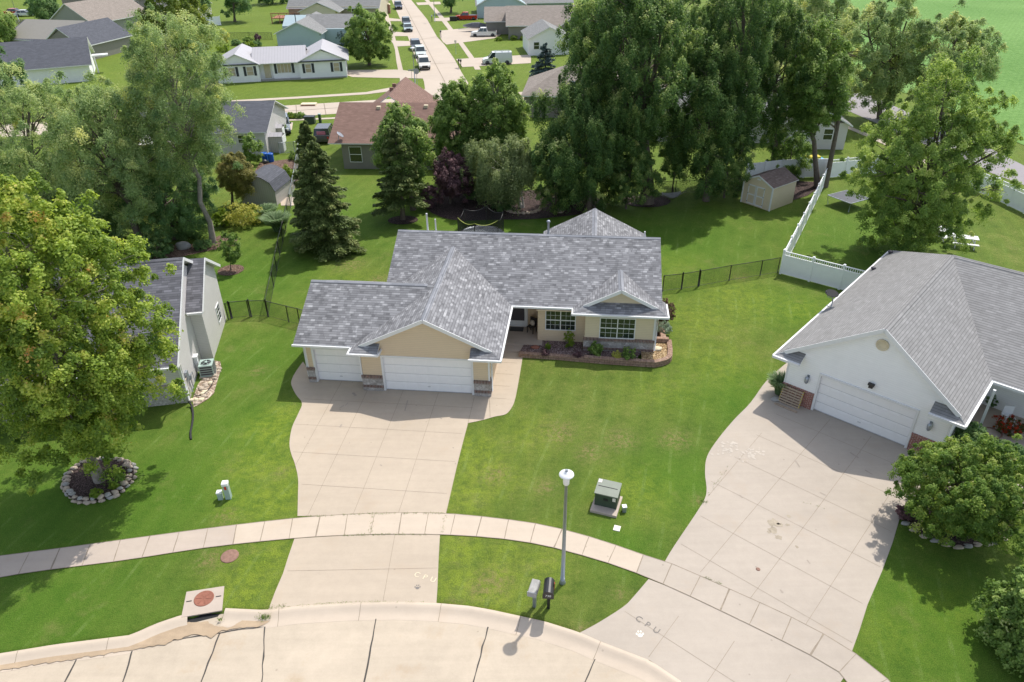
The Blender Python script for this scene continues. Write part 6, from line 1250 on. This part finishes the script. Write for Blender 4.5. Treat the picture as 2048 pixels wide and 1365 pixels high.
def trunk(parent, top, lobes_c, r, mat='bark', split=.35, stems=1, crook=.03):
    mb = MB(); top = Vector(top); H = top.z; rg = random.Random(int(H * 100))
    for s_ in range(stems):
        off = Vector((0, 0, 0)) if stems == 1 else Vector((math.cos(s_ * 6.28 / stems), math.sin(s_ * 6.28 / stems), 0)) * r * 1.3
        P = []
        for i in range(9): u = i / 8; P.append(off * (1 + u * (6 if stems > 1 else 0)) + Vector((top.x * u ** 1.3, top.y * u ** 1.3, top.z * u)) + Vector((rg.uniform(-1, 1), rg.uniform(-1, 1), 0)) * H * crook * min(1, u * 2))
        mb.tube(P, [r * (1.45 if i == 0 else 1.1 - .78 * i / 8) for i in range(9)], 9, cap=False)
        for k, c in enumerate(lobes_c):
            if stems > 1 and k % stems != s_: continue
            u = split + (1 - split) * rg.uniform(0, .75) * min(1, max(0, c.z / H)); i = min(7, int(u * 8)); a = P[i].lerp(P[i + 1], u * 8 - i)
            if c.z < a.z - .5: a = P[max(1, int(8 * split))]
            m1 = a.lerp(c, .5) + Vector((rg.uniform(-.3, .3), rg.uniform(-.3, .3), .12 * (c - a).length)); r0 = r * .42 * (1 - u * .5)
            mb.tube([a, a.lerp(m1, .5), m1, m1.lerp(c, .5) + Vector((0, 0, .1)), c], [r0, r0 * .85, r0 * .65, r0 * .45, r0 * .2], 6, cap=False)
            for q in range(4):
                e_ = c + Vector((rg.gauss(0, 1), rg.gauss(0, 1), rg.uniform(-.1, .9))).normalized() * rg.uniform(.5, 1) * min(1.8, H * .16); mb.tube([m1.lerp(c, rg.uniform(.2, .8)), c.lerp(e_, .5) + Vector((0, 0, .1)), e_], [r0 * .35, r0 * .22, r0 * .08], 4, cap=False)
    return mb.build('trunk', [M[mat]], parent, uv=False)
def tree(name, label, base, bb, mat, leaf=.2, r=.2, group=None, bark='bark', cat='tree', stems=1, split=.35, **kw):
    b = G(*base); C, rx, rz = fit(b, bb); t = thing(name, label, cat, b, 0, group); c = C - b
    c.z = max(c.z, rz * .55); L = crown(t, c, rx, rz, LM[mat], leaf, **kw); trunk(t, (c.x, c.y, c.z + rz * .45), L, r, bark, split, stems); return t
def shrub(name, label, bb, mat, leaf=.07, group=None, cat='shrub', z=0, **kw):
    kw = dict(dict(cov=4.5, lobes=9, clump=.14, cap=9000, lobe_r=.6, flat=.85), **kw)
    b = G((bb[0] + bb[2]) / 2, bb[3] - (bb[3] - bb[1]) * .12, z); C, rx, rz = fit(b, bb); t = thing(name, label, cat, b, 0, group); c = C - b
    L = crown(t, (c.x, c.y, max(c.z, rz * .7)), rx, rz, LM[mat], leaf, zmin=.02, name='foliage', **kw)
    mb = MB()
    for q in L[:5]: mb.tube([(0, 0, 0), q * .5, q], [.03, .02, .008], 5, cap=False)
    mb.build('stem', [M['bark']], t, uv=False); return t
def conifer(name, label, base, topy, halfw, mat, group=None, leaf=.26, cap=42000, low=.06, cat='tree', r=.17, droop=.22, dens=1.0):
    b = G(*base); H = top_z(b, topy); Rr = halfw * depth(b) / FPX; t = thing(name, label, cat, b, 0, group)
    mb = MB(); mb.tube([(0, 0, 0), (.05, 0, H * .5), (0, 0, H * .97)], [r * 1.2, r * .6, .02], 9, cap=False); PP, NN, DD, RN = [], [], [], []; nb = int(H * 15 * dens)
    for i in range(nb):
        u = low + (1 - low) * ((i + rng.uniform(0, 1)) / nb) ** .9; z = H * u; L_ = Rr * (1 - u) ** .66 * rng.uniform(.72, 1.15) + .12; a = rng.uniform(0, 2 * math.pi); d = np.array((math.cos(a), math.sin(a), 0)); s_ = np.array((-d[1], d[0], 0))
        k = max(6, int(cap / nb)); w = rng.uniform(.12, 1, k) ** .7; lat = rng.normal(size=k) * .22 * L_ * (1.15 - w); rise = .25 * (u - .3)
        P = d * (w * L_)[:, None] + s_ * lat[:, None]; P[:, 2] = z + (rise * w - droop * w * w * (1 - u * .6)) * L_ + .12 * L_ * np.clip(w - .8, 0, 1) - np.abs(lat) * .3 + rng.normal(size=k) * .05
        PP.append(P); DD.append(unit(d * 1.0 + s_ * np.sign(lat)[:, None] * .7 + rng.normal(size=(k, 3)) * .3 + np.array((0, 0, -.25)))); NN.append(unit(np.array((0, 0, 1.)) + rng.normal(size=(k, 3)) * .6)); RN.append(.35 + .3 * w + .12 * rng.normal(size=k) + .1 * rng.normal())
        if i % 3 == 0: e_ = P[np.argmax(w)]; mb.tube([(0, 0, z), tuple(e_ * .5 + np.array((0, 0, z * .5))), tuple(e_)], [.035, .025, .01], 4, cap=False)
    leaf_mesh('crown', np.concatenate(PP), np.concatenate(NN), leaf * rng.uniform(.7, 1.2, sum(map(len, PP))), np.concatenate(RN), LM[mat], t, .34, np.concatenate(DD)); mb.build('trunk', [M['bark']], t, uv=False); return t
def grassclump(name, label, base, w, h, mat='grass', n=900, z=0, group=None):
    b = G(*base, z); t = thing(name, label, 'ornamental grass', b, 0, group); k = 4; a = rng.uniform(0, 6.283, n); d = np.stack([np.cos(a), np.sin(a), 0 * a], 1); q = rng.uniform(0, .18, (n, 1)) * w; L_ = rng.uniform(.5, 1, (n, 1)); P, D, N, RN = [], [], [], []
    for i in range(k):
        u = (i + .5) / k; r0 = u ** 1.6 * w * .5 * L_; z_ = h * (1.5 * u - .75 * u * u) * 1.2 * L_; P.append(d * (q + r0) + np.concatenate([0 * z_, 0 * z_, z_], 1)); D.append(unit(d * (1.6 * u ** .6 * w * .5) + np.array((0, 0, 1)) * h * 1.2 * (1.5 - 1.5 * u))); N.append(unit(d * -.5 + np.array((0, 0, .8)) + rng.normal(size=(n, 3)) * .3)); RN.append(.3 + .4 * u + .15 * rng.normal(size=n))
    leaf_mesh('foliage', np.concatenate(P), np.concatenate(N), np.full(n * k, h * .42), np.concatenate(RN), LM[mat], t, .07, np.concatenate(D)); m = MB(); m.lathe([(w * .16, 0), (w * .1, h * .15), (.02, h * .2)], n=10); m.build('root_crown', [M['weed']], t)

# --- near left maple
tree('maple_tree', 'big yellow green maple with orange tips at the left edge, standing in the stone ring', (202, 966), (-105, 280, 338, 1050), 'maple', .13, .2, bark='barklight', cov=5.0, lobes=34, clump=.5, cap=220000, lobe_r=.4, tip=.3, jag=1.4)
# --- locusts behind the grey house
LG = 'honey locusts behind the grey house'
tree('locust_tree', 'tall feathery locust with long bare leaning trunk beside the yellow shrub', (427, 488), (225, 10, 485, 385), 'locust', .14, .2, LG, 'barklight', cov=3.4, lobes=26, clump=.8, cap=110000, lobe_r=.36, jag=1.6, split=.45, asp=.45)
tree('locust_tree', 'wide locust with dark trunk right behind the grey house roof', (292, 512), (85, 130, 345, 500), 'locust', .15, .28, LG, cov=3.6, lobes=24, clump=.85, cap=110000, lobe_r=.38, jag=1.5, asp=.45)
tree('locust_tree', 'locust at the left edge rising behind the yellow green maple', (95, 480), (-50, 125, 225, 500), 'locust', .15, .26, LG, cov=3.6, lobes=20, clump=.85, cap=95000, lobe_r=.4, jag=1.5, asp=.45)
tree('locust_tree', 'lower dark green tree between the grey house roof and the leaning locust trunk', (352, 478), (225, 300, 440, 490), 'dark', .15, .2, cov=3.4, lobes=16, clump=.7, cap=70000, lobe_r=.42, jag=1.4, asp=.5)
tree('locust_tree', 'thin locust with bare twigs growing in front of the patio cover', (385, 405), (290, 150, 450, 425), 'locust', .15, .18, LG, cov=1.8, lobes=15, clump=.8, cap=40000, lobe_r=.36, jag=1.6, asp=.45)
tree('understory_tree', 'low bushy tree at the left behind the ridge of the grey house', (180, 478), (60, 330, 290, 500), 'dark', .14, .16, cov=3.4, lobes=16, clump=.6, cap=70000, lobe_r=.42)
tree('poplar_tree', 'bright yellow green tree top above the tall locust', (345, 175), (272, -35, 432, 140), 'locusty', .22, .25, cov=4, lobes=15, clump=1.0, cap=70000, lobe_r=.42)
tree('locust_tree', 'locust filling the gap left of the dark roofed house', (190, 330), (90, 175, 290, 340), 'locust', .19, .22, cov=3.4, lobes=15, clump=1.0, cap=60000, lobe_r=.42, asp=.5)
tree('round_tree', 'dense dark green tree at the left edge below the dark hip roof', (5, 235), (-60, 98, 62, 230), 'dark', .2, .2, cov=2.8, lobes=9, clump=.8, cap=40000)
tree('round_tree', 'dark green street tree beside the far basketball hoop', (92, 62), (54, -25, 124, 58), 'dark', .28, .2, cov=2.6, lobes=8, clump=1.0, cap=25000)
tree('round_tree', 'green tree in the top left corner', (-5, 110), (-55, 10, 36, 100), 'green', .26, .2, cov=2.6, lobes=8, clump=1.0, cap=25000)
tree('round_tree', 'dark tree at the top behind the bright poplar', (378, 52), (335, -35, 425, 45), 'dark', .3, .2, cov=2.6, lobes=8, clump=1.1, cap=25000)
tree('round_tree', 'dark round tree on the far lawn left of the wooden deck', (470, 44), (430, -40, 506, 36), 'dark', .3, .25, cov=2.6, lobes=8, clump=1.1, cap=25000)
tree('round_tree', 'dark tree mass at the top edge behind the wooden deck', (545, 8), (505, -60, 585, 8), 'dark', .34, .25, cov=2.6, lobes=7, clump=1.2, cap=20000)
tree('round_tree', 'full round green tree on the lawn right of the metal roofed house', (739, 131), (678, 14, 790, 128), 'green', .22, .22, cov=4, lobes=16, clump=.8, cap=60000, lobe_r=.42)
tree('round_tree', 'dark round tree at the top of the side street', (902, 26), (878, -40, 932, 20), 'dark', .34, .25, cov=2.6, lobes=7, clump=1.2, cap=20000)
tree('round_tree', 'green tree at the top edge left of the pink pickup', (690, 14), (655, -40, 712, 4), 'green', .34, .25, cov=2.4, lobes=7, clump=1.2, cap=15000)
conifer('blue_spruce', 'grey blue spruce beside the white gabled house', (1090, 168), 88, 34, 'blue', cap=16000, leaf=.34)
shrub('blue_juniper', 'blue grey upright shrub by the pale blue house', (672, 60, 698, 96), 'blue', .14, cap=5000, clump=.4)
# --- spruces and trees behind the tan house
conifer('spruce_tree', 'dark spruce in front of the fence left of the tan house roof', (657, 500), 285, 76, 'spruce', 'spruces behind the tan house', cap=90000, leaf=.24, dens=1.7)
conifer('spruce_tree', 'taller slim spruce right behind the front spruce', (642, 462), 246, 50, 'spruce', 'spruces behind the tan house', cap=70000, leaf=.24, dens=1.6)
tree('ash_tree', 'grey green tree crowding behind the dark pine', (826, 420), (735, 212, 872, 400), 'green', .17, .2, cov=4, lobes=17, clump=.7, cap=80000, lobe_r=.42)
conifer('pine_tree', 'dark pine with bare trunk foot standing in a mulch spot', (806, 440), 250, 62, 'spruce', cap=60000, leaf=.26, low=.16, r=.2, dens=1.0, droop=.1)
tree('cottonwood_tree', 'bright leafy cottonwood left of a pair behind the trampoline', (908, 372), (848, 145, 985, 358), 'green', .16, .2, 'cottonwoods behind the trampoline', 'barklight', cov=4, lobes=18, clump=.6, cap=90000, lobe_r=.42, tip=.3)
tree('cottonwood_tree', 'bright leafy cottonwood right of a pair, tallest behind the trampoline', (985, 375), (915, 112, 1075, 352), 'green', .16, .2, 'cottonwoods behind the trampoline', 'barklight', cov=4, lobes=18, clump=.6, cap=90000, lobe_r=.42, tip=.3)
tree('birch_tree', 'weeping birch with white stems in the stone edged bed', (1044, 416), (925, 262, 1090, 398), 'birch', .14, .085, bark='birchbark', stems=3, cov=3.4, lobes=16, clump=.7, cap=75000, lobe_r=.4, droop=.9)
tree('plum_tree', 'purple leaved plum tree left of the trampoline', (900, 408), (858, 305, 958, 402), 'purple', .13, .1, cov=3.4, lobes=13, clump=.45, cap=50000)
shrub('purple_shrub', 'low purplish shrub left of the plum tree', (832, 362, 888, 422), 'purple', .12, cap=8000, clump=.35)
shrub('green_shrub', 'green shrub under the pine left of the purple shrub', (770, 330, 850, 400), 'green', .14, cap=9000, clump=.4)
shrub('dark_shrub', 'dark rounded shrub left of the birch stems', (982, 388, 1035, 422), 'dark', .12, cap=8000, clump=.35)
shrub('dark_shrub', 'dark shrub mass right of the birch bed', (1090, 345, 1180, 408), 'dark', .14, cap=12000, clump=.5)
shrub('dark_shrub', 'dark shrub behind the trampoline net', (925, 360, 985, 405), 'dark', .13, cap=9000, clump=.4)
# --- silver maples
SG = 'silver maples behind the tan house'
sk = dict(ryk=1.3, leaf=.145, cov=3.6, clump=.7, lobe_r=.4, droop=0.5, tip=.5, jag=1.4)
tree('silver_maple', 'dark silver maple just right of the weeping birch', (1178, 425), (1058, 90, 1268, 436), 'silver', r=.24, group=SG, lobes=18, cap=120000, **sk)
tree('silver_maple', 'largest silver maple with a thick brown trunk left of the hammock', (1293, 406), (1125, -130, 1410, 392), 'silver', r=.5, group=SG, lobes=28, cap=190000, **sk)
tree('silver_maple', 'drooping silver maple right of the hammock', (1412, 402), (1322, 20, 1505, 410), 'silver', r=.24, group=SG, lobes=17, cap=105000, **sk)
tree('silver_maple', 'silver maple with straight bare trunk left of the tan shed', (1474, 380), (1360, -130, 1570, 350), 'silver', r=.24, group=SG, lobes=20, cap=125000, **sk)
tree('silver_maple', 'silver maple directly behind the tan shed', (1543, 352), (1460, -40, 1640, 348), 'silver', r=.24, group=SG, lobes=17, cap=105000, **sk)
tree('forked_tree', 'forked tree with two dark trunks right of the tan shed', (1642, 374), (1550, 50, 1720, 290), 'green', .17, .24, stems=2, cov=3, lobes=17, clump=.75, cap=70000, lobe_r=.4, jag=1.5)
tree('silver_maple', 'silver maple crown at the top right of the taupe house', (1195, 180), (1105, -30, 1300, 170), 'silver', r=.25, group=SG, lobes=12, cap=45000, **dict(sk, leaf=.24, clump=1.0))
tree('silver_maple', 'silver maple crown at the top edge above the biggest trunk', (1350, 130), (1240, -70, 1480, 110), 'silver', r=.25, group=SG, lobes=12, cap=45000, **dict(sk, leaf=.26, clump=1.1))
tree('understory_tree', 'young dark tree between the birch and the thick maple trunk', (1215, 408), (1180, 300, 1262, 410), 'silver', .13, .07, cov=3, lobes=10, clump=.45, cap=26000)
tree('understory_tree', 'slender tree filling the gap left of the hammock', (1345, 385), (1318, 230, 1378, 375), 'silver', .13, .07, cov=2.6, lobes=10, clump=.45, cap=26000)
tree('understory_tree', 'leafy young maple in front of the thick maple trunk, left side', (1252, 418), (1196, 262, 1322, 420), 'silver', .13, .08, cov=3.4, lobes=13, clump=.5, cap=42000, tip=.45)
tree('understory_tree', 'leafy young tree between the hammock and the shed', (1448, 396), (1388, 225, 1518, 398), 'silver', .13, .08, cov=3.2, lobes=13, clump=.5, cap=40000, tip=.45)
tree('understory_tree', 'low leafy tree nearest the weeping birch in the dark bed', (1112, 428), (1058, 255, 1158, 432), 'silver', .13, .08, cov=3.4, lobes=12, clump=.5, cap=36000, tip=.45)
tree('understory_tree', 'small leafy tree overhanging the back of the tan shed', (1575, 350), (1535, 255, 1630, 362), 'green', .14, .08, cov=3, lobes=10, clump=.5, cap=30000)
tree('understory_tree', 'tree filling the belt above the right end of the tan shed', (1615, 262), (1560, 90, 1715, 262), 'locust', .17, .16, cov=3, lobes=14, clump=.8, cap=55000)
# --- right side
LR = 'feathery trees along the country road'
lk_ = dict(leaf=.22, cov=3.0, clump=1.0, lobe_r=.38, asp=.5, jag=1.6)
tree('locust_tree', 'feathery tree along the country road, above the forked tree', (1680, 205), (1545, -40, 1720, 190), 'locust', r=.28, group=LR, lobes=20, cap=85000, **lk_)
tree('locust_tree', 'feathery tree along the country road with two dark stems', (1765, 238), (1660, -20, 1860, 230), 'locust', r=.26, group=LR, lobes=20, cap=85000, stems=2, **lk_)
tree('locust_tree', 'feathery tree nearest the green crop field', (1880, 245), (1790, 10, 2010, 220), 'locust', r=.25, group=LR, lobes=18, cap=75000, **lk_)
tree('locust_tree', 'feathery tree at the top edge left of the crop field', (1560, 135), (1450, -60, 1620, 120), 'locust', r=.28, group=LR, lobes=16, cap=65000, **dict(lk_, leaf=.26))
tree('hackberry_tree', 'wide spreading tree with low branches behind the white house', (1832, 508), (1690, 105, 2012, 585), 'hack', .13, .26, cov=4.6, lobes=42, clump=.6, cap=210000, lobe_r=.38, jag=1.4, split=.2, tip=.28)
tree('magnolia_tree', 'bushy many stemmed small tree in the stone edged bed by the wide driveway', (1905, 1062), (1772, 864, 2090, 1090), 'magnolia', .085, .05, stems=4, cov=5, lobes=30, clump=.3, cap=170000, lobe_r=.38, jag=1.3, split=.25, tip=.3)
tree('maple_tree', 'green young maple cut by the bottom right corner', (2062, 1300), (1968, 1115, 2190, 1375), 'green', .13, .1, cov=5, lobes=20, clump=.4, cap=80000, lobe_r=.42, tip=.35)
tree('young_tree', 'staked sapling in its own round mulch ring', (462, 542), (440, 462, 484, 532), 'green', .1, .035, cov=2.6, lobes=9, clump=.22, cap=9000)
tree('pine_tree', 'yellowing pine beside the barn shed', (466, 414), (428, 292, 522, 402), 'gold', .16, .12, cov=3, lobes=16, clump=.5, cap=40000, lobe_r=.4, asp=.4)
tree('small_tree', 'small green tree in front of the dark roofed house', (500, 330), (480, 262, 524, 330), 'green', .16, .07, cov=1.8, lobes=7, clump=.4, cap=9000)
# --- shrubs and plants
shrub('variegated_shrub', 'big yellow cream shrub in front of the barn shed', (450, 405, 522, 456), 'yellow', .07, cap=30000, lobes=9)
shrub('variegated_shrub', 'smaller yellowish green shrub left of the big yellow one', (424, 418, 466, 458), 'lime', .09, cap=12000)
grassclump('ornamental_grass', 'tall pale ornamental grass against the chain link fence', (556, 462), 2.0, 1.5, n=1600); grassclump('ornamental_grass', 'ornamental grass clump just behind the barn shed corner', (537, 440), 1.6, 1.3, n=1200)
grassclump('ornamental_grass', 'tall grass in a pot beside the leaning pallet', (1557, 788), 1.2, 1.15, n=900)
shrub('ground_shrub', 'low dark shrub right of the grey boulder', (382, 478, 428, 500), 'dark', .08, cap=7000); shrub('ground_shrub', 'low dark shrub left of the grey boulder', (322, 488, 346, 508), 'dark', .08, cap=5000)
shrub('ground_shrub', 'dark shrub by the yard trees behind the grey house roof', (262, 455, 340, 530), 'dark', .11, cap=12000, clump=.3)
shrub('front_shrub', 'upright bright green shrub against the tan wall', (1126, 660, 1151, 700), 'lime', .05, z=.17, cap=5000, clump=.1); shrub('front_shrub', 'rounded bright green shrub at the left end of the stone base', (1177, 684, 1207, 715), 'green', .06, z=.17, cap=7000, clump=.12)
shrub('front_shrub', 'wide low green shrub in front of the stone base', (1240, 697, 1277, 721), 'green', .05, z=.17, cap=7000, clump=.1); shrub('front_shrub', 'small variegated shrub left of the wide low shrub', (1223, 702, 1243, 720), 'yellow', .05, z=.17, cap=3000, clump=.1)
shrub('front_shrub', 'small dark red plant near the porch step', (1082, 699, 1098, 713), 'purple', .05, z=.17, cap=2500, clump=.1); shrub('front_shrub', 'small dark red plant in the middle of the gravel bed', (1146, 701, 1164, 717), 'purple', .05, z=.17, cap=2500, clump=.1); shrub('front_shrub', 'tiny lime green plant beside the orange boulder', (1089, 686, 1102, 700), 'lime', .04, z=.17, cap=1500, clump=.08)
shrub('side_shrub', 'rusty brown shrub at the right wall of the tan house', (1308, 600, 1350, 655), 'rusty', .06, cap=14000, clump=.14); shrub('side_plant', 'silvery groundcover in front of the rusty brown shrub', (1311, 645, 1347, 668), 'sage', .06, z=.25, cap=6000, clump=.12)
shrub('hosta', 'yellow green hosta at the front of the maple ring', (181, 978, 203, 995), 'lime', .09, z=.16, cap=160, clump=.12, cat='plant'); shrub('hosta', 'small hosta at the right inside the maple ring', (220, 964, 236, 977), 'lime', .08, z=.16, cap=110, clump=.1, cat='plant'); shrub('hosta', 'tiny hosta at the back of the maple ring', (229, 938, 246, 947), 'lime', .08, z=.16, cap=90, clump=.1, cat='plant')
shrub('porch_flowers', 'red flowers and leaves on the edge of the dark porch', (1990, 835, 2048, 872), 'red', .07, z=.3, cap=4500, clump=.15, cat='flowers'); shrub('hanging_plant', 'dark spiky plant beside the porch post of the white house', (1975, 780, 2000, 815), 'dark', .08, z=.3, cap=2500, clump=.15, cat='plant')
shrub('ground_shrub', 'dark green shrubs along the porch of the white house', (1912, 845, 1970, 900), 'dark', .08, cap=12000, clump=.2); shrub('ground_shrub', 'dark green shrubs right of the round planter', (1985, 885, 2060, 940), 'dark', .08, cap=12000, clump=.2)
shrub('red_flower_clump', 'orange red flowers in the shade under the bushy tree', (1886, 1036, 1912, 1064), 'red', .07, cap=2500, clump=.12, cat='flowers'); shrub('barberry', 'dark red shrub at the driveway corner of the stone edged bed', (1796, 1010, 1822, 1042), 'purple', .06, cap=5000, clump=.12)
shrub('street_flowers', 'flower bed in a row at the kerb by the dark roofed house', (566, 226, 592, 238), 'lime', .12, cap=3000, clump=.3, cat='flowers'); shrub('street_flowers', 'second green clump at the kerb by the dark roofed house', (590, 226, 612, 238), 'green', .12, cap=3000, clump=.3, cat='flowers')
shrub('corner_shrub', 'green shrub behind the parked minivan', (548, 243, 576, 272), 'green', .11, cap=6000, clump=.25)
shrub('yellow_tree', 'bright yellow small tree on the far lawn', (440, 58, 458, 90), 'yellow', .16, cap=4000, clump=.45)
for k, (bb, m, l) in enumerate([((462, 80, 484, 92), 'dark', 'low dark shrub in the far flower garden'), ((486, 74, 504, 88), 'green', 'small round green shrub in the far flower garden'), ((508, 70, 522, 84), 'purple', 'reddish shrub in the far flower garden'), ((486, 86, 512, 98), 'lime', 'pale green clump in the far flower garden'), ((505, 82, 524, 95), 'dark', 'darker clump at the right of the far flower garden'), ((432, 86, 460, 106), 'lime', 'lime green clump at the left of the far flower garden')]): shrub('garden_shrub', l, bb, m, .16, cap=2500, clump=.4)
for bb, l in [((1022, 72, 1034, 82), 'small round shrub below the blue shuttered window, left'), ((1040, 72, 1052, 82), 'small round shrub below the blue shuttered window, right'), ((990, 74, 1004, 83), 'small shrub at the garage corner of the taupe house')]: shrub('garden_shrub', l, bb, 'lime', .14, cap=1500, clump=.3)
shrub('garden_plant', 'leafy vegetables in the narrow timber bed', (562, 332, 588, 372), 'lime', .1, cap=4000, clump=.3, cat='plant'); shrub('garden_plant', 'green plant inside the corner of the grey fence', (578, 303, 602, 322), 'green', .1, cap=3500, clump=.25, cat='plant')
shrub('small_bush', 'green bush among the locust trunks left of the boulder', (330, 440, 400, 482), 'dark', .11, cap=12000, clump=.35)
# stones edging the bed by the wide driveway
mb = MB(); mb.sheet([up(p, .08) for p in smooth(px([(1796, 1030), (1812, 1012), (1870, 1000), (1950, 1005), (2020, 1040), (2010, 1075), (1960, 1092), (1900, 1094), (1845, 1072)]), 4, True)]); tag(mb.build('bed_mulch', [M['mulchdark']]), 'dark mulch under the bushy small tree by the driveway', 'mulch', kind='stuff')
for k, p in enumerate(resample(smooth(px([(1812, 1048), (1845, 1072), (1880, 1086), (1915, 1096), (1950, 1090), (1985, 1088), (2012, 1072), (2030, 1050)]), 4), step=.42)): rockobj(p, (.22, .12, .08), 'flat stone edging the bed under the bushy small tree', 'rock' if k % 3 else 'rockg', 60 + k, 'edging_stone', 'stones edging the bed by the driveway')
print('objects', len(bpy.data.objects), 'faces', sum(len(m.polygons) for m in bpy.data.meshes))
